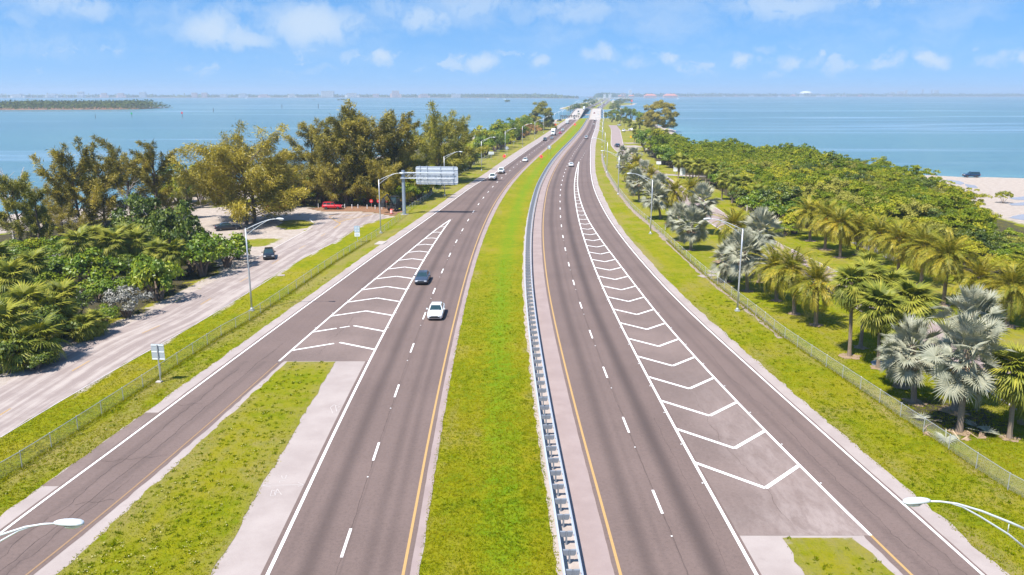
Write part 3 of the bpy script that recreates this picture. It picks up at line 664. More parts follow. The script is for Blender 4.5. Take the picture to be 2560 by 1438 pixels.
# grass islands of the two gores
def gore_grass(name, ya, yb, fl, fr, top):
    V, Fc, u = strip_data(ya, yb, fl, fr, 0.036, None, .13, .13, 8)
    me = mesh_np(name, V, Fc, ('ground_cover',)); a = me.attributes.new('zone', 'FLOAT_COLOR', 'POINT')
    e = np.minimum(np.abs(V[:, 0] - fl(V[:, 1])), np.abs(V[:, 0] - fr(V[:, 1]))); e = np.minimum(e, yb - V[:, 1])
    C = np.zeros((len(V), 4)); C[:, 2] = np.clip(.62 - e * .16, .36, 1); C[:, 0] = np.clip(.42 - e * .5, 0, .42) * top; a.data.foreach_set('color', C.astype(np.float32).ravel())
    link(name, me, kind='structure')
gl_l = Ln([tuple(at(*p)[1::-1]) for p in [(146,1434.5),(716,908)]])
gl_r = Ln([tuple(at(*p)[1::-1]) for p in [(527,1438),(836,908)]])
gr_l = Ln([tuple(at(*p)[1::-1]) for p in [(2035,1470),(2010.7,1438),(1960,1349)]])
gr_r = Ln([tuple(at(*p)[1::-1]) for p in [(2260,1470),(2221,1422),(2174,1379),(2128,1343)]])
gore_grass('gore_grass', 14, YGL - .15, gl_l, gl_r, .6)
gore_grass('gore_grass', 14, YGR - .25, gr_l, gr_r, 1.0)
# frontage road, its turning place, park road, paths
strip('frontage_road', 14, 152, SRl, SRr, 0.02, 'sandy_pavement', lambda Y: (SRl(Y) + SRr(Y)) / 2, .35, .12, 6)
poly_sheet('turning_place', TURN, 0.0245, 'sandy_pavement', .1)
ribbon('park_road', PARKROAD, 3.3, 3.3, 0.02, 'pink_shoulder', .08)
ribbon('fence_dirt_strip', DIRT, .5, .45, 0.013, 'dirt_strip', .22)
ribbon('park_path', PATH, 2.0, 2.0, 0.024, 'concrete_shoulder', .2)
for (a, b) in (((1570,357),(1588,359)), ((1567,364),(1592,369)), ((1566,371),(1586,374)), ((1552,327),(1580,326))):
    p, q = at(*a)[:2], at(*b)[:2]; ribbon('parking_pad', np.array([p, (p + q) / 2, q]), 4.5, 4.5, 0.022, 'concrete_shoulder', .3)
# pools left by the tide and in the lawn
for k_, pl in enumerate([[(2366,449),(2400,453),(2412,459),(2402,463),(2384,458)], [(2411,460),(2438,464),(2445,470),(2420,470)], [(2521,496),(2562,491),(2620,494),(2620,501),(2540,500)],
                         [(2520,510),(2562,506),(2620,508),(2620,515),(2530,514)], [(2520,545),(2545,537),(2620,531),(2640,552),(2560,551)],
                         [(2128,607),(2150,604),(2185,615),(2215,630),(2246,648),(2238,655),(2200,640),(2160,622)], [(2131,891),(2141,893),(2143,897),(2133,898)], [(2176,905),(2190,900),(2214,906),(2208,915),(2184,919)],
                         [(50,610),(80,607),(84,622),(56,624)], [(120,600),(134,598),(136,606),(122,608)]]):
    poly_sheet('shallow_pool', [at(*p) for p in pl], 0.03, 'pool_water', .15, 1.5)

# ------------------------------------------------------------------ painted markings
mk = Cat()
def line(ya, yb, f, wd_=.16, z=.041):
    V, Fc, u = strip_data(ya, yb, lambda Y: f(Y) - wd_ / 2, lambda Y: f(Y) + wd_ / 2, z); mk.add(V, Fc)
line(14, 262, Lw, .17); line(262, 832, lambda Y: Lw(Y) + .1, .17)
line(14, 164, Lg, .2); line(YGL, 163.5, Lg2, .2); line(14, 309, Rg, .2, .0415); line(YGR, 308.5, Rg2, .2, .0415); line(14, 832, Rw, .17)
link('edge_lines', mk.mesh('edge_lines', 'white_paint', 'dust'), kind='structure')
mk = Cat(); line(14, 832, lambda Y: Ly(Y) - .02, .17); line(14, 832, Ry, .17); line(14, YGR, lambda Y: Rg2(Y) + .02, .17)
link('yellow_lines', mk.mesh('yellow_lines', 'yellow_paint', 'dust'), kind='structure')
mk = Cat(); line(14, YGL - .6, lambda Y: Lg2(Y) + .05, .13)
link('faded_yellow_line', mk.mesh('faded_yellow_line', 'faded_yellow', 'dust'), kind='structure')
mk = Cat()
yd = 36.6
while yd < 900:                          # ten foot dashes every forty feet
    line(yd + 3.4, yd + 6.45, LC, .16, .042); line(yd + 8.2, yd + 11.25, RC, .16, .042); yd += 12.19
for y_ in np.arange(318, 372, 12.19): line(y_, y_ + 2, lambda Y: Rg(Y) + .3 + (Y - 309) * .012, .16, .042)
link('lane_dashes', mk.mesh('lane_dashes', 'white_paint', 'dust'), kind='structure')
mk = Cat()
def bar(p, q, wd_, z=.045):
    p, q = np.array(p, float), np.array(q, float); d = q - p; d /= np.linalg.norm(d); n_ = np.array([-d[1], d[0]]) * wd_ / 2
    mk.add([(*(p - n_), z), (*(q - n_), z), (*(q + n_), z), (*(p + n_), z)], np.array([[0, 1, 2, 3]]))
for i in range(42):                      # right gore: V pointing at the camera
    y_ = 48.1 + 6.1 * i; c_ = float((Rg(y_) + Rg2(y_)) / 2)
    if Rg2(y_) - Rg(y_) < .5: break
    for f in (Rg, Rg2):
        dy = 3.5
        for _ in range(4): dy = abs(float(f(y_ + dy)) - c_) * .98
        bar((c_, y_), (float(f(y_ + dy)), y_ + dy), .30, .045 if f is Rg else .0455)
for i in range(14):                      # left gore: V pointing away
    y_ = 79.9 + 6.25 * i; c_ = float((Lg(y_) + Lg2(y_)) / 2)
    if Lg(y_) - Lg2(y_) < .5: break
    for f, s_ in ((Lg2, .62), (Lg, .58)):
        dy = 2.0
        for _ in range(4): dy = abs(float(f(y_ - dy)) - c_) * s_
        q = np.array([float(f(y_ - dy)), y_ - dy]); p = np.array([c_, y_])
        if i == 0 and f is Lg2: p = p + (q - p) * .12
        if i == 1 and f is Lg2: bar(p + (q - p) * .42, q, .30, .045); bar(p + (q - p) * .1, p + (q - p) * .34, .22, .045); continue
        bar(p, q, .30, .045 if f is Lg else .0455)
link('chevron_markings', mk.mesh('chevron_markings', 'white_paint', 'dust'), kind='structure')
mk = Cat()                               # frontage road: faded centre dashes, edge line, yellow hatching in the turn
cF = lambda Y: (SRl(Y) * .46 + SRr(Y) * .54)
for y_ in np.arange(30, 150, 12.19): line(y_ + 4.5, y_ + 7.5, cF, .14, .028)
hz = [[(822,541),(850,536),(900,533),(930,536)], [(823,543),(845,556),(850,560),(835,571)], [(930,537),(905,543),(860,552),(848,557)]]
for pl in hz:
    V, Fc, u, v = ribbon_data(smooth_path([at(*p) for p in pl], .6), .13, .13, .0335); mk.add(V, Fc)
for a, b in (((832,545),(918,538.5)), ((838,549.5),(912,541.5)), ((842,553),(890,546)), ((858,537),(905,535.5))): bar(at(*a)[:2], at(*b)[:2], .22, .0335)
link('faded_dashes', mk.mesh('faded_dashes', 'yellow_paint', 'dust'), kind='structure')
mk = Cat()
V, Fc, u, v = ribbon_data(smooth_path([at(*p) for p in [(776,571.4),(683,622),(640,646)]], 1), .09, .09, .03); mk.add(V, Fc)
V, Fc, u, v = ribbon_data(smooth_path([at(*p) for p in [(957,549),(905,564.5),(850,598.5),(760,645),(640,719),(480,816),(330,900),(160,998),(0,1094)]], 1), .1, .0, .031, .02); mk.add(V, Fc)
pr = PARKROAD[PARKROAD[:, 1] < 600]
for s_ in (-3.1, 3.1):
    d = np.gradient(pr[:, :2], axis=0); d /= np.linalg.norm(d, axis=1)[:, None]; q = pr[:, :2] + np.stack([d[:, 1], -d[:, 0]], -1) * s_
    V, Fc, u, v = ribbon_data(q, .09, .09, .028); mk.add(V, Fc)
# surveyors' spray marks on the concrete shoulder
def stroke(pl, wd_=.03):
    for a, b in zip(pl[:-1], pl[1:]): bar(at(*a)[:2], at(*b)[:2], wd_, .0305)
stroke([(655,1215),(760,1213)]); stroke([(676,1210),(655,1215),(678,1219)]); stroke([(746,1208),(760,1213),(745,1217)])
stroke([(704,1190),(706,1197),(714,1197),(716,1189)]); stroke([(692,1204),(712,1202)]); stroke([(700,1203),(698,1208)])
stroke([(688,1240),(693,1223),(704,1238)]); stroke([(690,1233),(700,1232)]); stroke([(676,1241),(680,1226),(690,1229),(686,1233),(688,1239),(676,1241)])
stroke([(832,1034),(826,1020),(836,1012)]); stroke([(842,1030),(838,1014),(850,1018),(840,1022)]); stroke([(846,1012),(854,1011)])
link('worn_white_marks', mk.mesh('worn_white_marks', 'worn_white', 'dust'), kind='structure')
# crack lines and seams on the ramps
mk = Cat()
def crack(f, ya, yb, amp, wd_, seed):
    Y = np.arange(ya, yb, .45); r_ = np.random.default_rng(seed); x = np.cumsum(r_.normal(0, .07, len(Y))); x -= np.linspace(0, x[-1], len(Y)); x = x * amp
    P = np.stack([f(Y) + x, Y], -1); V, Fc, u, v = ribbon_data(P + r_.normal(0, .018, P.shape), wd_ * .28, wd_ * .28, .0385, wd_ * .22); mk.add(V, Fc)
rampc = lambda k_: (lambda Y: Lw(Y) + (Lg2(Y) - Lw(Y)) * k_)
crack(rampc(.36), 30, 72, 1.2, .04, 1); crack(rampc(.62), 28, 80, .5, .045, 2); crack(rampc(.8), 36, 50, 1.2, .03, 3)
rr = lambda k_: (lambda Y: Rg2(Y) + (Rw(Y) - Rg2(Y)) * k_)
crack(rr(.42), 28, 82, 1.0, .03, 4); crack(rr(.7), 34, 60, 1.3, .025, 5)
crack(lambda Y: RC(Y) + .02, 14, 140, .06, .03, 6); crack(lambda Y: LC(Y) + .02, 14, 140, .06, .03, 7); crack(lambda Y: Rg(Y) - 1.3, 36, 60, .4, .02, 8)
crack(lambda Y: (Lg(Y) + Lg2(Y)) / 2 - 1, 76, 90, 1.5, .04, 9); crack(lambda Y: (Rg(Y) + Rg2(Y)) / 2, 44, 66, 1.5, .03, 10)
for y_, a, b in ((52.5, .05, .95), (46, .5, .95), (63, .1, .5)):
    p = np.array([[float(rampc(t)(y_)), y_ + 1.2 * (t - .5) + .15 * math.sin(t * 23)] for t in np.linspace(a, b, 14)]); V, Fc, u, v = ribbon_data(p, .015, .015, .0386); mk.add(V, Fc)
link('pavement_cracks', mk.mesh('pavement_cracks', 'crack_dark', 'dust'), kind='stuff')
b_ = MB()
yd = 36.6
while yd < 200:
    for f, o_ in ((LC, 0.9), (RC, 5.6)):
        b_.box((float(f(yd + o_)), yd + o_, .045), (.1, .1, .03))
    for f in (Rg, Rg2, Lg, Lg2):
        if yd > 45 and f(yd) is not None:
            if f in (Rg, Rg2) or 76 < yd < 160: b_.box((float(f(yd)) + (.22 if f in (Rg2, Lg) else -.22), yd, .05), (.1, .1, .03)); b_.box((float(f(yd + 6.1)) + (.22 if f in (Rg2, Lg) else -.22), yd + 6.1, .05), (.1, .1, .03))
    yd += 12.19
link('road_studs', b_.mesh('road_studs', 'plate_white'), kind='stuff')
for (px, py, sx, sy, rz) in ((1768,690,2.6,1.3,.5),(1786,680,1.6,1.6,.2),(703,689,1.0,.9,.3)):
    p = at(px, py); link('concrete_pad', MB().box((0, 0, .03), (sx, sy, .06)).mesh('concrete_pad', 'concrete_shoulder'), None, (p[0], p[1], 0.0), (0, 0, rz), kind='structure')
p = at(971, 608); link('inlet_slab', MB().box((0, 0, .05), (1.5, 3.0, .1)).mesh('inlet_slab', 'bridge_concrete'), None, (float(Ls(p[1])) - .3, p[1], 0), (0, 0, -.13), kind='structure')
kb = MB()
kp = smooth_path([at(*p) for p in [(776,553),(774,547),(780,555),(788,560)]], .4)
kb.tube([(x, y, .06) for x, y, _ in kp], .09, 6); link('kerb', kb.mesh('kerb', 'old_kerb'), kind='structure')

# ------------------------------------------------------------------ channel bridges
def bridge(label, fl, fr, ref):
    t = thing('road_bridge', label, 'bridge', (0, 0, 0), 0, 'twin bridges over the channel')
    Y = ysamp(826, 1416); xl, xr, z = fl(Y), fr(Y), zb(Y)
    rows = [[(a, y, c + .028), (b, y, c + .028), (b, y, c - 1.1), (a, y, c - 1.1)] for a, b, y, c in zip(xl, xr, Y, z)]
    link('deck', MB().grid(rows, closed=True, caps=True).mesh('deck', 'bridge_concrete'), t)
    for x, s_ in ((xl, 1), (xr, -1)):
        rows = [[(a, y, c + .03), (a, y, c + .9), (a + s_ * .32, y, c + .9), (a + s_ * .45, y, c + .03)] for a, y, c in zip(x, Y, z)]
        link('parapet', MB().grid(rows, closed=True, caps=True).mesh('parapet', 'bridge_concrete'), t)
    for y in np.arange(850, 1400, 36):
        zc = float(zb(y)) - 1.1
        for k_ in (.2, .5, .8): link('pier', MB().tube([(0, 0, -2.5), (0, 0, zc)], .55, 8).mesh('pier', 'bridge_concrete'), t, (float(fl(y)) * (1 - k_) + float(fr(y)) * k_, y, 0))
bridge('left concrete bridge carrying oncoming traffic over the channel', lambda Y: LC(Y) - 7.6, lambda Y: LC(Y) + 5.4, LC)
bridge('right concrete bridge carrying departing traffic over the channel', lambda Y: RC(Y) - 5.4, lambda Y: RC(Y) + 7.6, RC)
mk = Cat()
for f, s_ in ((LC, 3.66), (RC, -3.66)): line(832, 1400, (lambda f, s_: lambda Y: f(Y) + s_)(f, s_), .2, .045)
link('bridge_yellow_lines', mk.mesh('bridge_yellow_lines', 'yellow_paint', 'dust'), kind='structure')

# ------------------------------------------------------------------ guardrail in the median
gr = thing('guardrail', 'long double sided steel guardrail on posts along the right edge of the grass median', 'guardrail')
Yg = ysamp(20, 830); xg = RL(Yg)
prof = [(0.00,.86),(-.075,.83),(-.085,.77),(-.015,.73),(-.015,.68),(-.085,.64),(-.075,.58),(0,.55)]
def beam(off, s_):
    rows = []
    for x, y in zip(xg, Yg):
        rows.append([(x + off - s_ * p_, y, q_) for p_, q_ in prof] + [(x + off - s_ * (p_ - .02), y, q_) for p_, q_ in prof[::-1]])
    return MB().grid(rows, closed=True, caps=True).mesh('rail_beam', 'rail_steel', smooth=False)
link('rail_beam', beam(-.43, -1), gr); link('rail_beam', beam(.43, 1), gr)
postm = MB(); postm.box((0, -.05, .42), (.10, .012, .86)).box((0, .05, .42), (.10, .012, .86)).box((0, 0, .42), (.012, .09, .86))
postm = postm.mesh('post', 'block_grey')
blk = lambda s_: MB().prism([(s_ * .06, .86), (s_ * .37, .86), (s_ * .35, .62), (s_ * .27, .53), (s_ * .06, .53)], -.07, .07).mesh('blockout', 'block_grey')
bl, brr = blk(-1), blk(1)
far = MB(); y_ = 20.4; k_ = 0
while y_ < 828:
    x_ = float(RL(y_)); a_ = -math.atan(float(RL(y_ + 1) - RL(y_ - 1)) / 2)
    if k_ < 130:
        o = link('post', postm, gr, (x_, y_, 0), (0, 0, a_)); link('blockout', bl, o); link('blockout', brr, o)
    else:
        far.box((x_, y_, .42), (.1, .1, .86)); far.box((x_, y_, .7), (.7, .15, .33))
    y_ += 1.905; k_ += 1
link('post_run', far.mesh('post_run', 'block_grey'), gr, kind='stuff')

# ------------------------------------------------------------------ chain link fences
def chain_panel(Lp, h=1.12):
    V = []; Fc = []; sp = .085; wv_ = .0042
    for s_ in (1, -1):
        x0 = -h
        while x0 < Lp:
            a0, a1 = max(x0, 0), min(x0 + h, Lp)
            if a1 > a0 + .01:
                z0, z1 = a0 - x0, a1 - x0
                if s_ < 0: z0, z1 = h - z0, h - z1
                b = len(V); V += [(a0 - wv_, 0, z0 + .05), (a0 + wv_, 0, z0 + .05), (a1 + wv_, 0, z1 + .05), (a1 - wv_, 0, z1 + .05)]; Fc.append((b, b + 1, b + 2, b + 3))
            x0 += sp
    return mesh_np('chain_mesh', V, Fc, ('fence_wire',))
PANEL = chain_panel(3.05)
FPOST = MB().tube([(0, 0, 0), (0, 0, 1.22)], .033, 8).lathe([(.04, 1.22), (.04, 1.24), (.015, 1.27)], n=8).mesh('fence_post', 'galvanised')
def fence(label, pts):
    t = thing('chain_link_fence', label, 'fence', (0, 0, 0), 0, 'chain link fences')
    P = smooth_path([(p[0], p[1], 0) for p in pts], .5)[:, :2]; s_ = np.concatenate([[0], np.cumsum(np.linalg.norm(np.diff(P, axis=0), axis=1))])
    n = int(s_[-1] / 3.05); ss = np.linspace(0, s_[-1], n + 1); X = np.interp(ss, s_, P[:, 0]); Yv = np.interp(ss, s_, P[:, 1])
    link('top_rail', MB().tube([(a, b, 1.2) for a, b in zip(X, Yv)], .022, 6).mesh('top_rail', 'galvanised'), t)
    for i in range(n + 1):
        link('fence_post', FPOST, t, (X[i], Yv[i], 0), (0, 0, 0))
        if i < n:
            L_ = math.hypot(X[i + 1] - X[i], Yv[i + 1] - Yv[i])
            link('chain_mesh', PANEL, t, (X[i], Yv[i], .02), (0, 0, math.atan2(Yv[i + 1] - Yv[i], X[i + 1] - X[i])), (L_ / 3.05, 1, 1))
fence('low chain link fence between the sandy frontage road and the left ramp', FENL)
fence('low chain link fence running on under the casuarinas beyond the overhead sign post', FENL2)
fence('low chain link fence across the right verge in front of the palms', FENR)

# ------------------------------------------------------------------ street lamps
def lamp_proto(side, label, loc, rz, H=10.0):
    t = thing('street_lamp', label, 'street lamp', loc, rz, 'street lamps along the highway')
    link('pole', MB().lathe([(.115, .3), (.105, 3), (.09, 6.5), (.075, H)], n=12).mesh('pole', 'galvanised', smooth=True), t)
    link('base', MB().box((0, 0, .06), (.55, .55, .12)).lathe([(.2, .1), (.19, .3), (.12, .42)], n=12).mesh('base', 'galvanised'), t)
    link('pole_cap', MB().lathe([(.085, H - .02), (.085, H + .06), (.03, H + .1)], n=10).mesh('pole_cap', 'galvanised'), t)
    up = [(0, 0, H - .1), (.9, 0, H + .33), (2.0, 0, H + .8), (2.9, 0, H + 1.1), (3.5, 0, H + 1.2), (3.95, 0, H + 1.22)]
    lo = [(0, 0, H - .85), (.9, 0, H - .12), (2.0, 0, H + .58), (2.7, 0, H + .98), (3.1, 0, H + 1.12)]
    link('arm', MB().tube(up, [.045, .042, .04, .036, .034, .03], 8).mesh('arm', 'lamp_paint', smooth=True), t)
    br = MB().tube(lo, [.036, .034, .032, .03, .026], 8); br.tube([(.95, 0, H - .08), (.95, 0, H + .33)], .014, 6)
    link('brace', br.mesh('brace', 'lamp_paint', smooth=True), t)
    rows = []
    for x, hw, zt, zl in ((3.85,.05,.05,-.05),(3.95,.10,.09,-.07),(4.15,.15,.12,-.08),(4.4,.18,.12,-.10),(4.62,.17,.09,-.11),(4.74,.11,.03,-.10),(4.78,.04,-.02,-.08)):
        rows.append([(x, hw * math.cos(a), H + 1.24 + (zt if math.sin(a) > 0 else -zl) * math.sin(a)) for a in np.linspace(0, 2 * math.pi, 12, endpoint=False)])
    hd = link('lamp_head', MB().grid(rows, closed=True, caps=True).mesh('lamp_head', 'lamp_paint', smooth=True), t)
    rows = [[(x, hw * math.cos(a), H + 1.16 + zl * abs(math.sin(a))) for a in np.linspace(math.pi, 2 * math.pi, 9)] for x, hw, zl in ((4.12,.05,-.02),(4.25,.13,-.10),(4.45,.14,-.12),(4.62,.11,-.09),(4.7,.04,-.03))]
    link('lens', MB().grid(rows).mesh('lens', 'lamp_glass', smooth=True), hd)
    return t
ORD = ['nearest', 'second', 'third', 'fourth', 'fifth', 'sixth', 'seventh', 'eighth', 'ninth', 'tenth', 'eleventh', 'twelfth', 'thirteenth', 'fourteenth', 'fifteenth', 'sixteenth', 'seventeenth', 'eighteenth', 'nineteenth', 'twentieth']
L0 = lamp_proto(1, 'street lamp head and arm reaching in from the lower left corner over the ramp', (-18.52, 22.95, 0), 0.02, 10.8)
R0 = dup(L0, 'street lamp head and arm reaching in from the right edge above the lower shoulder', (17.98, 24.65, 0), math.pi + .05)
LL = [at(*p) for p in [(630,777),(952,583),(1112,490),(1204,427),(1263,388),(1306,367),(1337,348),(1359,333)]]
lp = None
for i, p in enumerate(LL):
    sl_ = float(Lw(p[1] + 5) - Lw(p[1] - 5)) / 10; rz = -math.atan(sl_); lab = '%s of the street lamps standing along the left verge, arm over the shoulder' % ORD[i]
    if i == 0: lp = lamp_proto(1, lab, (p[0], p[1], 0), rz)
    else: dup(lp, lab, (p[0], p[1], 0), rz)
RR = [at(*p) for p in [(1843,778),(1626,585),(1545,487),(1517,432),(1511.6,393)]]
for i, p in enumerate(RR):
    sl_ = float(Rw(p[1] + 5) - Rw(p[1] - 5)) / 10
    dup(lp, '%s of the street lamps standing along the right verge by the fence' % ORD[i], (p[0], p[1], 0), math.pi - math.atan(sl_))
for j, y in enumerate(np.arange(395, 2700, 62)):
    x = float(Rs(y)) + (3.2 if y < 830 else .3) + (0 if y < 830 else 4.0 if y > 1420 else 1.0)
    dup(lp, 'slender far street lamp along the right side, %s beyond the fifth near lamp' % (ORD[j] if j else 'first') if j < 14 else 'slender far street lamp in the row along the right side towards the horizon', (x, y, float(zb(y))), math.pi - .11)
for j, y in enumerate(np.arange(606, 2700, 62)):
    x = float(Ls(y)) - (2.0 if y < 830 else .2)
    dup(lp, 'slender far street lamp on the left, %s beyond the isolated broad casuarina' % (ORD[j] if j else 'first') if j < 14 else 'slender far street lamp in the row along the left causeway', (x, y, float(zb(y))), -.11)

# ------------------------------------------------------------------ overhead sign seen from behind
gb = at(1011, 536); rz = -.10
t = thing('overhead_sign', 'blue grey cantilever overhead sign seen from behind beside the left carriageway', 'road sign', (gb[0], gb[1], 0), rz)
link('post', MB().lathe([(.62, 0), (.62, .06), (.40, .08), (.37, 4), (.34, 9.5), (.36, 9.52)], n=20).mesh('post', 'steel_blue', smooth=False), t)
link('footing', MB().lathe([(.9, 0), (.9, .05), (.85, .06)], n=18).mesh('footing', 'bridge_concrete'), t)
ch = MB()
for z in (7.85, 9.0):
    for y in (-.62, .62): ch.tube([(-.55, y, z), (11.1, y, z)], .06, 8)
for i in range(9):
    x0, x1 = .6 + i * 1.28, .6 + (i + 1) * 1.28 - .1
    if x1 > 11.1: break
    for y in (-.62, .62): ch.tube([(x0, y, 7.85), (x1, y, 9.0)], .028, 6); ch.tube([(x0, y, 9.0), (x1, y, 7.85)], .028, 6)
    ch.tube([(x0, -.62, 9.0), (x1, .62, 9.0)], .025, 6); ch.tube([(x0, -.62, 7.85), (x1, .62, 7.85)], .025, 6)
    ch.tube([(x0, -.62, 7.85), (x0, .62, 7.85)], .025, 6); ch.tube([(x0, -.62, 7.85), (x0, -.62, 9.0)], .025, 6)
link('truss', ch.mesh('truss', 'sign_back'), t)
cl_ = MB()
for z in (7.85, 9.0): cl_.box((0, 0, z), (1.05, 1.45, .16))
link('clamp', cl_.mesh('clamp', 'sign_back'), t)
pn = MB(); c_ = .25; x0, x1, z0, z1 = 2.55, 11.75, 6.45, 10.3
pn.prism([(x0 + c_, z0), (x1 - c_, z0), (x1, z0 + c_), (x1, z1 - c_), (x1 - c_, z1), (x0 + c_, z1), (x0, z1 - c_), (x0, z0 + c_)], .98, 1.02)
link('panel', pn.mesh('panel', 'sign_back'), t)
for x in (3.5, 5.05, 7.95, 10.75): link('stiffener', MB().box((x, .88, 8.4), (.16, .16, 4.0)).mesh('stiffener', 'sign_back'), t)
for z in (6.95, 9.72): link('stringer', MB().box((7.15, .93, z), (9.1, .08, .17)).mesh('stringer', 'sign_white'), t)
for z in (7.6, 8.2, 8.75, 9.3): link('seam', MB().box((7.15, .965, z), (9.15, .022, .03)).mesh('seam', 'sign_white'), t)
for x in (4.2, 7.3, 10.2):
    link('floodlight', MB().box((x, 2.2, 6.35), (.35, .3, .22)).tube([(x, 1.0, 6.7), (x, 2.2, 6.4)], .03, 6).mesh('floodlight', 'sign_back'), t)

# ------------------------------------------------------------------ small signs
def sign(label, px, py, rz, H, parts, posts=((0, 0),), pr=.04, cat='road sign', group=None, name='road_sign', pm='galvanised'):
    p = at(px, py); t = thing(name, label, cat, (p[0], p[1], 0), rz, group)
    for x, y in posts: link('post', MB().tube([(x, y, 0), (x, y, H)], pr, 8).mesh('post', pm), t)
    for nm, me in parts: link(nm, me, t)
    return t
def plate(wd_, hh, z, mat, y=-.06, th=.015, c_=.06):
    w2 = wd_ / 2
    return MB().prism([(-w2 + c_, z), (w2 - c_, z), (w2, z + c_), (w2, z + hh - c_), (w2 - c_, z + hh), (-w2 + c_, z + hh), (-w2, z + hh - c_), (-w2, z + c_)], y - th, y).mesh('plate', mat)
def diamond(r_, z, mat, y=-.06): return MB().prism([(0, z - r_), (r_, z), (0, z + r_), (-r_, z)], y - .02, y).mesh('plate', mat)
def bars(items, mat, y=-.085):
    b = MB()
    for x, z, wd_, hh in items: b.box((x, y, z), (wd_, .012, hh))
    return b.mesh('print', mat)
t = sign('square sign seen from behind with three white braces beside the ramp fence', 402, 956, -.08, 3.55, [('plate', plate(1.2, 1.5, 2.12, 'sign_back', .08))], pr=.055)
for z in (2.2, 2.87, 3.5): link('brace', MB().box((0, .055, z), (1.18, .03, .09)).mesh('brace', 'sign_white'), t)
link('footing', MB().box((-.15, 0, .05), (.5, .4, .1)).mesh('footing', 'bridge_concrete'), t)
t = sign('pale blue and white notice sign on the grass beside the frontage road', 894, 606, .1, 2.9, [('plate', plate(.95, 1.15, 1.8, 'sign_blue')), ('lower_plate', plate(.95, .7, 1.05, 'sign_white')),
     ('print', bars([(-.28,2.6,.12,.42),(0,2.6,.12,.42),(.28,2.6,.12,.42),(-.28,2.08,.12,.38),(0,2.08,.12,.38),(.28,2.08,.12,.38)], 'sign_white')), ('lower_print', bars([(0,1.5,.6,.06),(0,1.3,.6,.06)], 'sign_blue'))])
sign('wide pale sign with dark rows before the shrubs on the left verge', 1228, 399, -.1, 2.6, [('plate', plate(2.1, 1.05, 2.0, 'sign_white')), ('print', bars([(0,2.75,1.7,.16),(0,2.45,1.8,.12),(0,2.2,1.5,.1)], 'sign_back'))], ((-.1, 0), (.1, 0)))
sign('small grey sign by the shrubs, farther of the two on the left verge', 1284, 366, -.1, 2.9, [('plate', plate(1.3, .95, 2.2, 'sign_back', .07))], ((0, 0),))
t = sign('grey diamond sign seen from behind on the verge beside a lamp pole', 1267, 388, -.1, 3.4, [('plate', diamond(.95, 2.9, 'sign_back', .08)), ('emblem', MB().prism([(0,3.15),(.28,2.9),(0,2.65),(-.28,2.9)], -.09, -.07).mesh('emblem', 'sign_white'))], ((-.15, 0), (.2, 0)), .035)
t = sign('grey sign seen from behind on two thin posts in the grass median', 1373, 390, -.1, 4.2, [('plate', MB().prism([(.85*math.cos(a),3.6+.85*math.sin(a)) for a in np.linspace(0,2*math.pi,12,endpoint=False)], .04, .06).mesh('plate', 'sign_back')), ('emblem', plate(.6, .6, 3.4, 'sign_white', -.04))], ((-.55, 0), (.65, 0)), .035, pm='trim_black')
for lb, px, py, H in (('pink orange diamond work sign on the left shoulder verge below the lamp row', 1261, 398, 1.2), ('pink orange diamond work sign with black figure in the grass median', 1353, 399, 1.2),
                      ('far pink orange work sign at the left roadside near the bridge', 1388, 317, 1.5), ('far pink orange work sign in the tip of the median near the bridge', 1437, 316, 1.5)):
    s_ = .82 if py > 350 else 1.15
    prt = [('plate', diamond(s_, .35 + s_, 'sign_orange'))]
    if py > 350: prt.append(('print', bars([(0, .35 + s_ + .1, .16, .4), (.1, .35 + s_ - .15, .3, .14)], 'sign_black')))
    tt = sign(lb, px, py, -.1, .35 + s_ * 1.6, prt, ((0, 0),), .025, 'work sign', 'roadwork warning signs', 'work_sign')
    link('stand', MB().tube([(-.5, -.4, 0), (0, 0, .35)], .02, 6).tube([(.5, -.4, 0), (0, 0, .35)], .02, 6).tube([(-.5, .4, 0), (0, 0, .35)], .02, 6).tube([(.5, .4, 0), (0, 0, .35)], .02, 6).mesh('stand', 'trim_black'), tt)
for i, (lb, px, py) in enumerate((('left of three small red octagonal signs at the edge of the turning place', 929, 522), ('middle of three small red octagonal signs, partly behind the lamp pole', 947, 522), ('right of three small red octagonal signs beside the orange barrel', 966, 521))):
    sign(lb, px, py, 0, 1.9, [('plate', MB().prism([(.42*math.cos(a),1.75+.42*math.sin(a)) for a in np.linspace(math.pi/8,2*math.pi+math.pi/8,8,endpoint=False)], -.07, -.05).mesh('plate', 'sign_red')), ('print', bars([(0,1.75,.3,.1)], 'sign_white', -.075))], ((0, 0),), .04, group='red signs at the turning place', name='stop_sign')
for i, (px, py) in enumerate(((796,519),(862,520),(880,521),(895,521),(918,522),(938,523),(955,524))):
    p = at(px, py); t = thing('bollard', 'short pale post, %s from the left in the row behind the red suv' % ['first', 'second', 'third', 'fourth', 'fifth', 'sixth', 'last'][i], 'post', (p[0], p[1], 0), 0, 'short posts at the wood edge')
    link('shaft', MB().lathe([(.08, 0), (.08, .85), (.03, .92)], n=8).mesh('shaft', 'sign_white'), t)
p = at(979, 535); t = thing('traffic_barrel', 'orange and white striped traffic barrel by the fence corner', 'barrel', (p[0], p[1], 0))
link('body', MB().lathe([(.32, .08), (.29, 1.0), (.2, 1.05)], n=14).mesh('body', 'sign_orange', smooth=False), t)
for z in (.3, .55, .8): link('band', MB().lathe([(.325 - z * .03, z - .06), (.323 - z * .03, z + .06)], n=14).mesh('band', 'sign_white'), t)
link('base', MB().lathe([(.42, 0), (.42, .08), (.33, .1)], n=14).mesh('base', 'trim_black'), t)
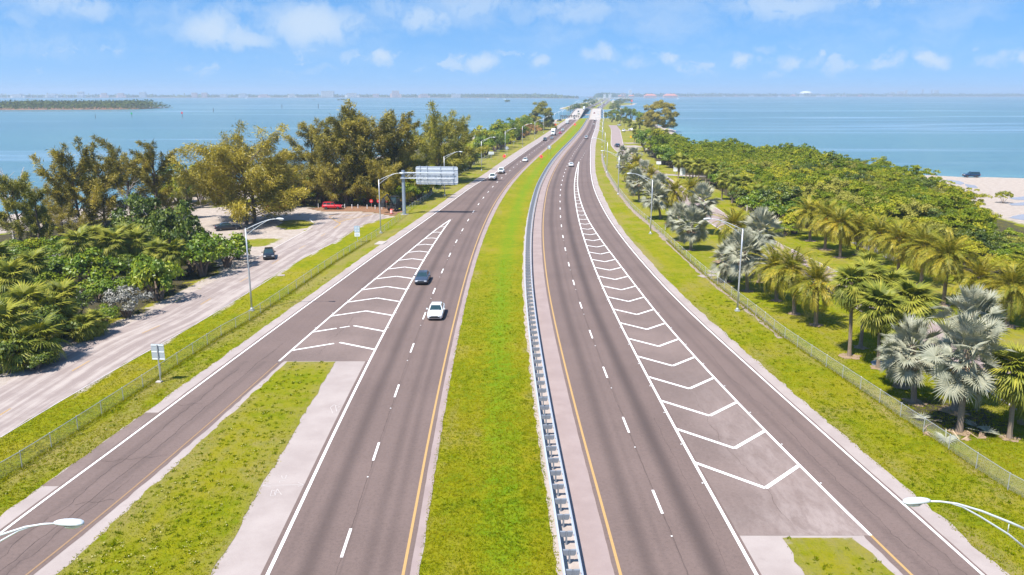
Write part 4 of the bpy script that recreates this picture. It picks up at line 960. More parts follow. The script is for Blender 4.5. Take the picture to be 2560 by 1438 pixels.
# right side
sign('small pale sign rising behind the silver palms, left of the sign pair', 1646, 425, -.1, 2.6, [('plate', plate(1.6, 1.0, 1.9, 'sign_white'))])
for lb, px, py, hh in (('tall white notice sign on the lawn, left of a pair before slim palms', 1688, 438, 1.9), ('larger white notice sign on the lawn, right of a pair before slim palms', 1706, 447, 2.2)):
    sign(lb, px, py, -.15, 2.9, [('plate', plate(1.25 if hh < 2 else 1.6, hh, 1.2, 'sign_white')), ('print', bars([(0, 2.6, .8, .12), (0, 2.3, .9, .08), (0, 2.0, .9, .08), (0, 1.7, .9, .08)], 'sign_back'))], group='notice signs on the park lawn')
sign('yellow diamond warning sign by the park road bend', 1577, 352, -.1, 2.6, [('plate', diamond(.75, 2.1, 'sign_yellow'))])
p = at(1663, 575); t = thing('marker_post', 'slim white marker post with orange top beside the right fence', 'marker post', (p[0], p[1], 0))
link('shaft', MB().box((0, 0, .55), (.1, .04, 1.1)).mesh('shaft', 'sign_white'), t); link('top', MB().box((0, 0, 1.28), (.11, .05, .36)).mesh('top', 'sign_orange'), t)
p = at(1867, 533); t = thing('wooden_post', 'grey weathered post standing at the wood edge behind a silver palm', 'post', (p[0], p[1], 0))
link('shaft', MB().lathe([(.16, 0), (.15, 3.6), (.14, 3.65)], n=8).mesh('shaft', 'dead_wood'), t)

# ------------------------------------------------------------------ foliage meshes
def leaves(P, D, Nn, L, W, tint, name, mat, extra=None):
    """rhombic leaves: position, direction, rough normal, length, width"""
    n = len(P); D = D / (np.linalg.norm(D, axis=1)[:, None] + 1e-9)
    S = np.cross(D, Nn); S /= (np.linalg.norm(S, axis=1)[:, None] + 1e-9)
    L = np.broadcast_to(L, (n,))[:, None]; W = np.broadcast_to(W, (n,))[:, None]
    V = np.empty((n, 4, 3)); V[:, 0] = P; V[:, 1] = P + D * L * .45 - S * W * .5; V[:, 2] = P + D * L; V[:, 3] = P + D * L * .45 + S * W * .5
    Fc = np.arange(n * 4).reshape(n, 4)
    return mesh_np(name, V.reshape(-1, 3), Fc, (mat,), attrs={'tint': np.repeat(tint, 4)})
def rdir(n, r_): v = r_.normal(size=(n, 3)); return v / np.linalg.norm(v, axis=1)[:, None]
def clump_leaves(r_, rx, ry, rz, z0, ncl, rc, nleaf, L, W, low=-.25, flat=.8, rag=.25):
    """points, directions and normals of leaves on clumps that cover an ellipsoid"""
    d = rdir(ncl * 4, r_); d = d[d[:, 2] > low][:ncl]; ncl = len(d)
    rad = 1 + r_.normal(0, rag * .5, ncl); C = d * np.array([rx, ry, rz]) * (rad * .8)[:, None]; C[:, 2] += z0 + rz * .2
    ci = r_.integers(0, ncl, nleaf); e = rdir(nleaf, r_); e[:, 2] = np.abs(e[:, 2]) * .9 + e[:, 2] * .1
    e = e + d[ci] * .5; e /= np.linalg.norm(e, axis=1)[:, None]
    rr_ = rc * (0.55 + .5 * r_.random(nleaf)) * (.7 + .6 * r_.random(ncl))[ci]
    P = C[ci] + e * rr_[:, None] * np.array([1, 1, flat])
    Nn = e + rdir(nleaf, r_) * .6
    D = np.cross(Nn, rdir(nleaf, r_))
    tint = np.clip(.5 + (r_.random(ncl)[ci] - .5) * .7 + (r_.random(nleaf) - .5) * .5, 0, 1)
    return P, D, Nn, L * (.7 + .6 * r_.random(nleaf)), W * (.7 + .6 * r_.random(nleaf)), tint
def bush_meshes(seed, rx, ry, rz, mat, ncl=26, rc=.8, nleaf=1300, L=.4, W=.26, low=-.25, rag=.35, z0=None, stems=5, bark='bark'):
    r_ = np.random.default_rng(seed); z0 = rz * .75 if z0 is None else z0
    cr = leaves(*clump_leaves(r_, rx, ry, rz, z0, ncl, rc, nleaf, L, W, low, .8, rag), 'crown', mat)
    b = MB()
    for i in range(stems):
        a = r_.random() * 6.28; t_ = np.array([math.cos(a) * rx * .6, math.sin(a) * ry * .6, z0 + rz * .35 * r_.random()])
        b.tube([(t_[0] * .12, t_[1] * .12, -.1), tuple(t_ * np.array([.45, .45, .55])), tuple(t_)], [.11, .07, .025], 5)
    return [('crown', cr), ('trunk', b.mesh('trunk', bark))]
def plant(name, label, cat, meshes, loc, rz=0, scale=1, group=None):
    t = thing(name, label, cat, loc, rz, group, scale)
    for nm, me in meshes: link(nm, me, t)
    return t

def casuarina(seed, H, spread, mat, nl=12, needles=9000, base=.12, droop=.55, up=55, bark='bark', ragged=.5, lean=0):
    """tall feathery tree: rising limbs hung with drooping plumes of fine needles"""
    r_ = np.random.default_rng(seed); wood = MB(); segs = []; needles = int(needles * 2.0); nl = int(nl * 1.25)
    tp = [np.array([0, 0, -.2])]; n = 7
    for i in range(1, n + 1):
        tp.append(np.array([lean * H * (i / n) ** 1.5 + r_.normal(0, .018 * H * .5), r_.normal(0, .018 * H * .5), H * .93 * i / n]))
    tp = np.array(tp); tr = np.linspace(H * .024, H * .004, n + 1); wood.tube(tp, tr, 8)
    tz = np.linspace(0, 1, n + 1)
    at_ = lambda t: np.array([np.interp(t, tz, tp[:, k_]) for k_ in range(3)])
    for i in range(nl):
        t0 = base + (.86 - base) * (i + .5 * r_.random()) / nl; a = i * 2.4 + r_.normal(0, .4)
        el = R(up * (.35 + .85 * t0) + r_.normal(0, 8)); Ln_ = spread * (1.0 - .55 * t0 ** 1.3) * (.75 + ragged * r_.random()) / max(math.cos(el), .45)
        Ln_ = min(Ln_, spread * 1.5)
        d = np.array([math.cos(a) * math.cos(el), math.sin(a) * math.cos(el), math.sin(el)]); p0 = at_(t0); pts = [p0]
        for s_ in (.35, .7, 1.0): pts.append(p0 + d * Ln_ * s_ + np.array([0, 0, .10 * Ln_ * s_ * s_]) + r_.normal(0, .04 * Ln_, 3))
        wood.tube(pts, [H * .009, H * .006, H * .004, H * .0015], 5, cap=False); segs.append((np.array(pts), Ln_))
        for q in range(4):
            s0 = .25 + .22 * q; b0 = pts[0] + (pts[3] - pts[0]) * s0; dd = d + rdir(1, r_)[0] * .85; dd[2] = abs(dd[2]) * .8 + .2; dd /= np.linalg.norm(dd); l2 = Ln_ * (.30 + .2 * r_.random())
            p2 = [b0, b0 + dd * l2 * .5, b0 + dd * l2 + np.array([0, 0, .1 * l2])]; wood.tube(p2, [H * .004, H * .0025, H * .001], 4, cap=False); segs.append((np.array(p2), l2))
    segs.append((tp[-3:], H * .25))
    wts = np.array([s_[1] for s_ in segs]); si = r_.choice(len(segs), needles, p=wts / wts.sum())
    P = np.empty((needles, 3)); D = np.empty((needles, 3)); tint = np.empty(needles); st = r_.random(len(segs))
    t = r_.random(needles) ** .7
    for k_, (pts, l_) in enumerate(segs):
        q = np.where(si == k_)[0]
        if len(q) == 0: continue
        u = np.linspace(0, 1, len(pts)); x = np.stack([np.interp(.28 + .76 * t[q], u, pts[:, j]) for j in range(3)], -1)
        ax = pts[-1] - pts[0]; ax /= np.linalg.norm(ax)
        w_ = spread * .078 * (1.3 - .8 * t[q])[:, None]
        x = x + r_.normal(size=(len(q), 3)) * w_ + np.outer(r_.random(len(q)) * .10 * l_, np.array([0, 0, -1]))
        P[q] = x; D[q] = ax * .85 + rdir(len(q), r_) * .65 + np.array([0, 0, -droop * .75])
        tint[q] = np.clip(.5 + (st[k_] - .5) * .75 + (r_.random(len(q)) - .5) * .5, 0, 1)
    # the finished tree stands exactly H tall and 'spread' wide
    kz = H / (np.percentile(P[:, 2], 99.7) + .3); kx = spread / np.percentile(np.abs(P[:, 0]), 97.5); ky = spread / np.percentile(np.abs(P[:, 1]), 97.5)
    kk = np.array([kx, ky, kz]); P = P * kk; wood.v = [tuple(np.array(q) * kk) for q in wood.v]
    Nn = rdir(needles, r_) + np.array([0, 0, .3])
    P[:, 2] = np.maximum(P[:, 2], H * .06)
    cr = leaves(P, D, Nn, (H * .030 + .22) * (.6 + .8 * r_.random(needles)), (.0068 * H) * (.7 + .6 * r_.random(needles)), tint, 'crown', mat)
    return [('trunk', wood.mesh('trunk', bark)), ('crown', cr)]
def bare_tree(seed, H, spread, mat='dead_wood', lv=3):
    r_ = np.random.default_rng(seed); b = MB()
    def grow(p, d, l_, rad, k_):
        pts = [p]; q = p
        for i in range(3):
            d = d + r_.normal(0, .16, 3); d /= np.linalg.norm(d); q = q + d * l_ / 3; pts.append(q)
        b.tube(pts, [rad, rad * .85, rad * .7, rad * .5], 5, cap=False)
        if k_ == 0: return
        for i in range(3 if k_ > 1 else 4):
            j = r_.integers(1, 4); dd = d + rdir(1, r_)[0] * spread; dd[2] += .15; dd /= np.linalg.norm(dd); grow(pts[j], dd, l_ * (.55 + .25 * r_.random()), rad * .55, k_ - 1)
    grow(np.array([0, 0, -.1]), np.array([.1, 0, 1.0]), H * .5, H * .017, lv)
    return [('trunk', b.mesh('trunk', mat))]

# ------------------------------------------------------------------ palms
def tint_mesh(V, Fc, mat, name, tint): return mesh_np(name, V, Fc, (mat,), attrs={'tint': tint})
def pinnate(seed, Lf, droop, mat='date_frond', nl=34, ll=.66):
    """feather frond along +x, arching"""
    r_ = np.random.default_rng(seed); V = []; Fc = []; T_ = []
    s_ = np.linspace(0, 1, 11); ang = droop * s_ ** 1.3; dx = np.cos(ang); dz = -np.sin(ang)
    x = np.concatenate([[0], np.cumsum((dx[1:] + dx[:-1]) / 2)]) * Lf / 10; z = np.concatenate([[0], np.cumsum((dz[1:] + dz[:-1]) / 2)]) * Lf / 10
    for i in range(10):
        b = len(V); w0, w1 = .045 * (1 - s_[i] * .8), .045 * (1 - s_[i + 1] * .8); V += [(x[i], -w0, z[i]), (x[i], w0, z[i]), (x[i + 1], w1, z[i + 1]), (x[i + 1], -w1, z[i + 1])]; Fc.append((b, b + 1, b + 2, b + 3)); T_ += [.85] * 4
    for i in range(nl):
        t = .12 + .88 * i / nl; px, pz = np.interp(t, s_, x), np.interp(t, s_, z); a = np.interp(t, s_, ang)
        l_ = ll * (.55 + .6 * math.sin(math.pi * min(1, t * .85 + .12))) * (.9 + .2 * r_.random())
        for sd_ in (-1, 1):
            sw = R(38 + 22 * (1 - t)) + r_.normal(0, .07); lift = r_.normal(.18, .16)
            d = np.array([math.cos(sw) * math.cos(a) + .0, sd_ * math.sin(sw), -math.cos(sw) * math.sin(a) + lift * .5]); d /= np.linalg.norm(d)
            b = len(V); w_ = .052; p = np.array([px, 0, pz]); tip = p + d * l_ - np.array([0, 0, .14 * l_]); mid = p + d * l_ * .5
            up = np.array([math.cos(a), 0, -math.sin(a)]) * w_
            V += [tuple(p), tuple(mid - up), tuple(tip), tuple(mid + up)]; Fc.append((b, b + 1, b + 2, b + 3)); T_ += [float(np.clip(.45 + r_.normal(0, .16), 0, 1))] * 4
    return tint_mesh(V, Fc, mat, 'frond', T_)
def fan(seed, pet, rad, droop, mat, nseg=26, spread=R(290), fold=.35, split=.55, pw=.035, tiltdown=.0, stiff=1.0):
    """fan frond: stalk along +x, then a disc of pleated segments"""
    r_ = np.random.default_rng(seed); V = []; Fc = []; T_ = []
    hx = pet; cz = -droop * pet * .5
    b = 0; V += [(0, -pw, 0), (0, pw, 0), (hx, pw * .6, cz), (hx, -pw * .6, cz)]; Fc.append((0, 1, 2, 3)); T_ += [.7] * 4
    for i in range(nseg):
        a = (i / (nseg - 1) - .5) * spread; l_ = rad * (.78 + .22 * math.cos(a * .5)) * (.92 + .16 * r_.random())
        ca, sa = math.cos(a), math.sin(a); hw = spread / nseg * .62
        def pt(r0, da, zoff):
            aa = a + da; q = r0 / rad
            zz_ = cz + fold * r0 * abs(math.sin(aa)) * .55 - droop * (q ** 2.2) * rad * .55 - tiltdown * r0 * max(0, math.cos(aa)) + zoff
            return (hx + r0 * math.cos(aa), r0 * math.sin(aa), zz_)
        rs = l_ * split; dz = .02 * rad; b = len(V); tip = list(pt(l_, r_.normal(0, .04), 0)); tip[2] -= (1 - stiff) * .35 * l_ * (.5 + r_.random())
        V += [(hx, 0, cz), pt(rs, -hw, -dz), pt(rs, 0, dz), pt(rs, hw, -dz), tuple(tip)]
        Fc += [(b, b + 1, b + 2), (b, b + 2, b + 3), (b + 1, b + 4, b + 2), (b + 2, b + 4, b + 3)]; tt = float(np.clip(.5 + r_.normal(0, .14), 0, 1)); T_ += [tt * .9, tt, tt, tt, min(1, tt + .12)]
    return tint_mesh(V, Fc, mat, 'frond', T_)
DATE = {k_: [pinnate(10 + i + 7 * j, 3.75, dr, 'date_frond') for i in range(2)] for j, (k_, dr) in enumerate((('up', .75), ('mid', 1.35), ('low', 1.75)))}
DATE_DEAD = pinnate(40, 2.5, 1.2, 'dead_frond', 20, .45)
SABAL = [fan(50 + i, 1.05, 1.15, .6, 'sabal_frond', 22, R(270), .6, .5, .03, .35, .3) for i in range(3)]
SABAL_DEAD = fan(57, .8, .8, .9, 'dead_frond', 14, R(200), .5, .5, .03, .5, .2)
BISM = [fan(60 + i, (1.6, 1.35, 1.85)[i], (1.15, 1.02, 1.2)[i], (.12, .3, .5)[i], 'bismarck_frond', 28, R((285, 270, 260)[i]), (.75, .95, 1.1)[i], .44, .055, (.05, .15, .25)[i], .9) for i in range(3)]
BISM_DEAD = fan(67, .9, 1.25, .9, 'dead_frond', 20, R(190), .9, .55, .05, .5, .4)
def palm_trunk(H, r0, r1, seed, lean=(0, 0), boots=0, mat='palm_bark', boot_r=1.0):
    r_ = np.random.default_rng(seed); b = MB(); n = 9
    pts = [(lean[0] * (i / n) ** 1.4, lean[1] * (i / n) ** 1.4, -.15 + (H + .15) * i / n) for i in range(n + 1)]
    rd = [r0 * 1.25] + [r0 + (r1 - r0) * i / n for i in range(1, n + 1)]; b.tube(pts, rd, 9)
    if boots:
        for i in range(boots):
            z = H * (.55 + .43 * i / boots); a = i * 2.4; t = z / H; c_ = (lean[0] * t ** 1.4, lean[1] * t ** 1.4)
            b.tube([(c_[0] + math.cos(a) * r1 * .8, c_[1] + math.sin(a) * r1 * .8, z), (c_[0] + math.cos(a) * r1 * 1.9, c_[1] + math.sin(a) * r1 * 1.9, z + .28)], [.05, .03], 4)
    return b.mesh('trunk', mat)
def palm(kind, label, loc, H, size=1.0, seed=0, lean=(0, 0), group=None, nf=None, scale=1.0):
    r_ = np.random.default_rng(seed)
    nm = dict(date='date_palm', sabal='cabbage_palm', bismarck='silver_palm')[kind]
    t = thing(nm, label, 'palm', loc, r_.random() * 6.28, group)
    rt = dict(date=(.24, .22), sabal=(.19, .15), bismarck=(.24, .21))[kind]
    ca, sa = math.cos(-t.rotation_euler.z), math.sin(-t.rotation_euler.z); ln = (lean[0] * ca - lean[1] * sa, lean[0] * sa + lean[1] * ca)
    link('trunk', palm_trunk(H, rt[0], rt[1], seed, ln, dict(date=14, sabal=18, bismarck=10)[kind]), t)
    top = (ln[0], ln[1], H); nf = nf or dict(date=60, sabal=56, bismarck=58)[kind]
    for i in range(nf):
        f = (i + .5) / nf; a = i * 2.39996 + r_.normal(0, .12)
        if kind == 'date':
            el = R(82 - 112 * f ** .8); me = DATE['up' if f < .3 else 'mid' if f < .7 else 'low'][i % 2]; s_ = size * (.88 + .2 * r_.random()) * (.85 if f < .15 else 1)
        elif kind == 'sabal':
            el = R(86 - 150 * f ** .9); me = SABAL[i % 3]; s_ = size * (.85 + .25 * r_.random())
        else:
            el = R(84 - 142 * f ** .9); me = BISM[0 if f < .3 else 1 + i % 2] if i % 5 else BISM[0]; s_ = size * (.85 + .25 * r_.random())
        z_ = H - f * (.45 if kind != 'bismarck' else 1.0)
        o = link('frond', me, t, (top[0] * (z_ / H) ** 1.4 if H else 0, top[1] * (z_ / H) ** 1.4, z_)); o.rotation_euler = (r_.normal(0, .55 if kind == 'bismarck' else .22), -el + r_.normal(0, .16 if kind == 'bismarck' else .05), a); o.scale = (s_, s_, s_)
    for i in range(dict(date=5, sabal=6, bismarck=9)[kind]):
        a = r_.random() * 6.28; me = dict(date=DATE_DEAD, sabal=SABAL_DEAD, bismarck=BISM_DEAD)[kind]
        o = link('dead_frond', me, t, (top[0], top[1], H - .5)); o.rotation_euler = (0, R(58 + 22 * r_.random()), a); o.scale = (size * .85,) * 3
    if loc[1] < 150 and loc[0] > 0:
        o = link('mulch_ring', MULCH, t, (0, 0, .03)); o.scale = (r_.uniform(.7, 1.2),) * 3
    if kind == 'date':
        for i in range(r_.integers(1, 4)):
            a = r_.random() * 6.28; o = link('fruit_cluster', FRUIT, t, (top[0], top[1], H - .1)); o.rotation_euler = (0, 0, a)
    return t
fb = MB()
rf = np.random.default_rng(3)
fb.tube([(0, 0, 0), (.5, 0, .15), (.85, 0, -.1)], [.03, .025, .02], 5)
for i in range(16):
    d = rf.normal(0, .12, 3); fb.tube([(.85, 0, -.1), (.85 + d[0] * 1.5, d[1] * 1.5, -.45 + d[2])], [.05, .03], 4)
FRUIT = fb.mesh('fruit_cluster', 'orange_fruit')
aa = np.linspace(0, 2 * math.pi, 26, endpoint=False); rf2 = np.random.default_rng(5); q_ = .95 + rf2.normal(0, .13, 26)
MULCH = mesh_np('mulch_ring', [(0, 0, .02)] + [(math.cos(a) * r0, math.sin(a) * r0, 0) for a, r0 in zip(aa, q_)], [(0, i + 1, (i + 1) % 26 + 1) for i in range(26)], ('mulch',))
def crown_palm(kind, label, base, crown, size, seed, group=None, nf=None):
    """base and crown centre read in the photograph; the trunk stands at the base and leans to the crown"""
    p = at(*base); H = max(.6, hgt(p[1], crown[1])); dpx = (crown[0] - 1280) * (p[1] * CT + (HC - H) * ST) / FPX - p[0]
    return palm(kind, label, (p[0], p[1], 0), H, size, seed, (dpx, 0), group, nf)

# date palms, front group
GD = 'date palms in the park'
for i, (lb, b, c, s_) in enumerate([
    ('foremost date palm by the right fence, full round crown and wide shadow', (2039,813), (2043,702), 1.0),
    ('date palm just left of the foremost one, trunk behind its crown', (1985,785), (1982,668), 1.0),
    ('date palm touching the right side of the silver palm behind the lamp pole', (1941,752), (1938,664), .95),
    ('date palm half hidden on the left behind the large silver palm with the lamp pole', (1800,655), (1835,560), 1.0),
    ('date palm with orange fruit between two silver palm groups by the second right lamp', (1672,545), (1687,478), 1.05),
    ('date palm top showing behind the silver palms left of the park road bend', (1732,520), (1728,468), .9),
    ('small date palm amid the far silver palms by the third right lamp', (1600,455), (1592,404), .9),
    ('date palm rising behind the silver palms near the small pale sign', (1634,490), (1628,436), 1.0),
    ('date palm standing left of the wooden post beside the park road', (1855,650), (1872,570), .9),
    ('yellowish date palm leaning out under the second silver palm from the far lamp', (1586,490), (1577,428), .8)]):
    crown_palm('date', lb, b, c, s_, 100 + i, GD)
for i, (b, c, s_) in enumerate([((2025,602),(2023,528),1.02), ((2062,624),(2068,540),1.02), ((2100,644),(2100,556),1.0), ((2143,638),(2145,566),1.0), ((2198,660),(2198,582),1.02),
    ((2244,692),(2250,596),1.05), ((2302,712),(2310,612),1.05), ((2358,763),(2371,634),1.08), ((2439,779),(2449,692),1.02), ((2516,814),(2531,712),1.05), ((2610,800),(2602,672),1.05)]):
    crown_palm('date', '%s date palm from the left in the long row in front of the mangroves' % ['first', 'second', 'third', 'fourth', 'fifth', 'sixth', 'seventh', 'eighth', 'ninth', 'tenth', 'eleventh'][i], b, c, s_, 130 + i, GD)
GB = 'silver fan palms in the park'
for i, (lb, b, c, s_) in enumerate([
    ('largest silver fan palm at the lower right with dead fronds heaped round its trunk', (2398,1080), (2418,872), 1.18),
    ('silver fan palm left of the largest one, tan dead fronds under its crown', (2284,1007), (2281,862), 1.02),
    ('silver fan palm standing behind the largest one, only its top showing', (2384,1027), (2432,790), 1.0),
    ('short silver fan palm behind the left crown of the lower right pair', (2254,966), (2238,880), .7),
    ('silver fan palm behind the nearest right lamp pole, browned lower fronds', (1868,728), (1862,628), 1.08),
    ('silver fan palm at the back of the group behind the nearest right lamp pole', (1898,705), (1900,572), 1.0),
    ('low silver fan palm on the left of the group behind the nearest right lamp pole', (1812,704), (1822,640), .85),
    ('silver fan palm in front of the park road bend, lower of the pair', (1726,625), (1730,558), 1.0),
    ('silver fan palm before the park road bend, upper of the pair, dark underside', (1748,585), (1757,497), 1.05),
    ('silver fan palm on the left of the pair at the park road bend', (1702,602), (1698,540), .85),
    ('silver fan palm right behind the second right lamp pole, lower crown', (1652,548), (1636,485), 1.05),
    ('silver fan palm at the second right lamp pole, upper crown', (1640,520), (1650,462), .95),
    ('silver fan palm between the second and third right lamps, dark shade beneath', (1598,505), (1592,448), 1.0),
    ('silver fan palm right of the third right lamp head', (1606,478), (1612,424), .95),
    ('silver fan palm touching the third right lamp pole, lowest of the far cluster', (1562,455), (1560,405), .95),
    ('farther silver fan palm behind the third right lamp where the park road disappears', (1556,420), (1556,380), .9),
    ('farthest left top of the silver palms along the park road', (1580,425), (1584,386), 1.0),
    ('lone silver fan palm set back among the green shrubs above the park road', (1624,392), (1626,360), 1.15)]):
    crown_palm('bismarck', lb, b, c, s_ * (1.12 if b[1] < 760 else .97), 200 + i, GB, None if b[1] > 500 else 36)
GS = 'cabbage palms'
for i, (lb, b, c, s_) in enumerate([
    ('tall slim cabbage palm with its trunk in front of the park road', (2123,891), (2129,706), 1.0),
    ('slim cabbage palm just behind the tall one, trunk pale above a mulch ring', (2151,869), (2168,690), .95),
    ('full cabbage palm beside the park road, behind the two slim ones', (2178,760), (2170,668), 1.05),
    ('cabbage palm whose dark trunk stands in the blue pool', (2195,920), (2199,765), 1.1),
    ('cabbage palm right of the one in the pool, broad double crown', (2272,890), (2277,752), 1.25),
    ('cabbage palm crown at the back between the two broad crowns', (2230,850), (2229,718), 1.05),
    ('low cabbage palm above the left silver palm of the lower right pair', (2256,930), (2258,815), .95),
    ('cabbage palm at the right edge below the row, boots on its pale trunk', (2523,1096), (2538,925), 1.0),
    ('second cabbage palm cut by the right picture edge', (2580,1060), (2588,960), 1.1),
    ('leaning cabbage palm at the left of the slim group behind the notice signs', (1696,446), (1697,400), 1.0),
    ('straight pale trunked cabbage palm right of the larger notice sign', (1715,448), (1713,398), .95),
    ('third cabbage palm from the left in the slim group by the notice signs', (1723,455), (1727,412), .95),
    ('fourth cabbage palm from the left in the slim group by the notice signs', (1731,453), (1736,406), .95),
    ('fifth cabbage palm from the left in the slim group by the notice signs', (1737,460), (1744,414), 1.0),
    ('sixth cabbage palm from the left in the slim group by the notice signs', (1744,461), (1752,408), 1.0),
    ('seventh cabbage palm from the left in the slim group by the notice signs', (1763,463), (1772,418), 1.0),
    ('eighth and rightmost cabbage palm of the slim group by the notice signs', (1773,467), (1783,420), 1.0),
    ('lone slim cabbage palm on the lawn clearing', (1804,500), (1809,447), .95),
    ('cabbage palm left of a pair at the wood edge beyond the clearing', (1830,508), (1836,455), 1.0),
    ('cabbage palm right of a pair at the wood edge beyond the clearing', (1846,508), (1866,456), 1.05),
    ('cabbage palm behind the wooden post, left of two in front of dark shrubs', (1891,530), (1895,482), 1.1),
    ('cabbage palm right of two in front of dark shrubs', (1920,538), (1925,492), 1.0),
    ('far cabbage palm at the park road end beside the bridge ramp', (1513,303), (1514,286), 1.25),
    ('far cabbage palm right of the bridge ramp end, second in the clump', (1519,302), (1524,284), 1.2),
    ('far cabbage palm in the middle of the clump beyond the white van', (1543,309), (1545,292), 1.3),
    ('far cabbage palm above the white van', (1560,321), (1561,298), 1.2),
    ('far cabbage palm right of the white van', (1575,328), (1574,305), 1.25),
    ('far cabbage palm left of the big round tree', (1598,327), (1597,302), 1.3),
    ('short far cabbage palm in front of the clump right of the white van', (1588,330), (1586,314), 1.1),
    ('cabbage palm beside the yellow diamond sign', (1585,358), (1589,333), 1.15),
    ('cabbage palm at the shore below the big round tree', (1664,360), (1662,332), 1.3),
    ('cabbage palm in front of the shore shrubs right of the round tree', (1645,372), (1644,345), 1.2)]):
    crown_palm('sabal', lb, b, c, s_, 300 + i, GS, None if b[1] > 600 else 34)
for i, (b, c, s_) in enumerate([((200,700),(196,607),1.15), ((279,690),(281,606),1.2), ((338,680),(342,602),1.1), ((232,665),(238,590),1.0), ((398,700),(396,628),1.0), ((440,700),(432,630),1.0), ((30,790),(28,694),1.15), ((78,740),(84,660),1.05), ((62,850),(66,760),1.2),
    ((125,850),(122,778),1.25), ((18,910),(5,806),1.3), ((95,905),(100,845),1.15), ((150,830),(156,740),1.0), ((205,850),(208,812),.75), ((236,838),(238,803),.7), ((0,700),(-8,640),1.1), ((300,668),(318,585),1.0), ((40,920),(48,870),1.1)]):
    crown_palm('sabal', 'cabbage palm in the left thicket, %s' % ['crown of the upper pair, left', 'crown of the upper pair, right with trunk showing', 'just right of the upper pair', 'behind the upper pair', 'in front of the dark shrubs, left', 'in front of the dark shrubs, right', 'upper one at the left picture edge', 'between the left edge and the silver shrubs', 'large one near the left edge',
        'bright one at the road side in the low clump', 'lowest at the left picture edge', 'dark low one by the road margin', 'behind the silver shrubs', 'little bright one by the silver shrubs, left', 'little bright one by the silver shrubs, right', 'far left one cut by the picture edge', 'top right behind the upper pair', 'short one at the lower left road margin'][i], b, c, s_, 400 + i, 'palms of the left thicket', 44)

# ------------------------------------------------------------------ casuarinas on the left
GC = 'casuarina trees on the left shore'
def cas(lb, foot, top, wpx, seed, mat, **kw):
    p = at(*foot); H = hgt(p[1], top); sp = wpx / ppm(foot[1]) / 2
    return plant('casuarina_tree', lb, 'tree', casuarina(seed, H, sp, mat, **kw), (p[0], p[1], 0), random.random() * .6, 1, GC)
cas('ragged casuarina at the left picture edge with a bare top', (54,622), 432, 118, 1, 'casuarina_green', nl=14, needles=8500, up=46, base=.10)
cas('dark slim casuarina just right of the leftmost one', (104,630), 470, 62, 2, 'casuarina_green', nl=10, needles=4500, up=45, base=.2)
cas('brownish open casuarina with a forked top, second group from the left', (200,575), 352, 150, 3, 'casuarina_needles', nl=17, needles=11000, up=46, base=.05, ragged=.9)
cas('casuarina standing close right of the forked one above the sandy beach', (262,560), 372, 110, 12, 'casuarina_needles', nl=14, needles=8000, up=48, base=.06, ragged=.8)
cas('tall thin casuarina with see-through branches in front of the water', (330,540), 342, 120, 4, 'casuarina_needles', nl=12, needles=6000, up=56, base=.25, ragged=.9)
cas('slim casuarina with two thin plumes beside the see-through one', (396,552), 350, 92, 5, 'casuarina_needles', nl=9, needles=4200, up=56, base=.3, ragged=.8)
cas('large golden spreading casuarina beside the parked black sedan', (616,562), 316, 262, 6, 'casuarina_gold', nl=19, needles=17000, up=40, base=.10, droop=.75, ragged=.5)
cas('second trunk of golden foliage right behind the large spreading casuarina', (634,556), 340, 205, 13, 'casuarina_gold', nl=15, needles=11000, up=38, base=.08, droop=.8)
cas('casuarina with a narrow divided top standing behind the golden one', (786,478), 297, 118, 7, 'casuarina_needles', nl=14, needles=8500, up=56, base=.2)
cas('casuarina left in the tall brown clump behind the red suv', (868,513), 292, 140, 8, 'casuarina_needles', nl=17, needles=12500, up=50, base=.06, droop=.8)
cas('tallest brown casuarina with a bare reddish top', (925,505), 260, 165, 9, 'casuarina_needles', nl=19, needles=14500, up=54, base=.08, droop=.8)
cas('casuarina right in the tall clump behind the overhead sign post', (988,498), 280, 120, 10, 'casuarina_needles', nl=18, needles=12000, up=56, base=.06, droop=.8)
cas('low yellowish casuarina behind the first left lamp arm', (962,515), 395, 110, 14, 'casuarina_gold', nl=12, needles=8000, up=40, base=.05, droop=.8)
cas('low casuarina drooping above the red suv', (838,515), 400, 120, 15, 'casuarina_needles', nl=13, needles=8500, up=38, base=.05, droop=.8)
cas('low dark casuarina between the golden tree and the red suv', (735,515), 390, 130, 16, 'casuarina_needles', nl=13, needles=8500, up=38, base=.04, droop=.8)
cas('greenish casuarina with several upright plumes behind the overhead sign panel', (1096,455), 262, 150, 11, 'casuarina_green', nl=20, needles=15000, up=58, base=.06)
cas('narrower casuarina right of the plumed one, leaning to the water', (1148,425), 290, 82, 17, 'casuarina_green', nl=14, needles=8000, up=58, base=.08)
cas('low casuarina filling the gap behind the overhead sign post', (1040,492), 375, 95, 18, 'casuarina_green', nl=12, needles=7500, up=46, base=.04)
p = at(1357, 325); H = hgt(p[1], 259)
plant('casuarina_tree', 'isolated broad casuarina beside the far left lamps near the bridge', 'tree', bush_meshes(19, 8.6, 8.6, H * .55, 'casuarina_green', 85, 2.1, 12000, 1.1, .32, -.8, .3, H * .38, 7), (p[0], p[1], 0), 0, 1, GC)
p = at(1647, 328); H = hgt(p[1], 256)
plant('casuarina_tree', 'large rounded tree standing alone at the right shore', 'tree', bush_meshes(20, 12.2, 12.2, H * .60, 'casuarina_needles', 130, 2.4, 26000, .9, .34, -.7, .22, H * .36, 7), (p[0], p[1], 0), 0, 1, GC)
cas('low bushy casuarina on the sand below the forked one', (160,592), 500, 96, 41, 'casuarina_needles', nl=11, needles=5500, up=34, base=.04, droop=.7)
cas('low bushy casuarina between the leftmost trees and the forked one', (128,560), 455, 80, 42, 'casuarina_needles', nl=11, needles=5000, up=40, base=.05, droop=.7)
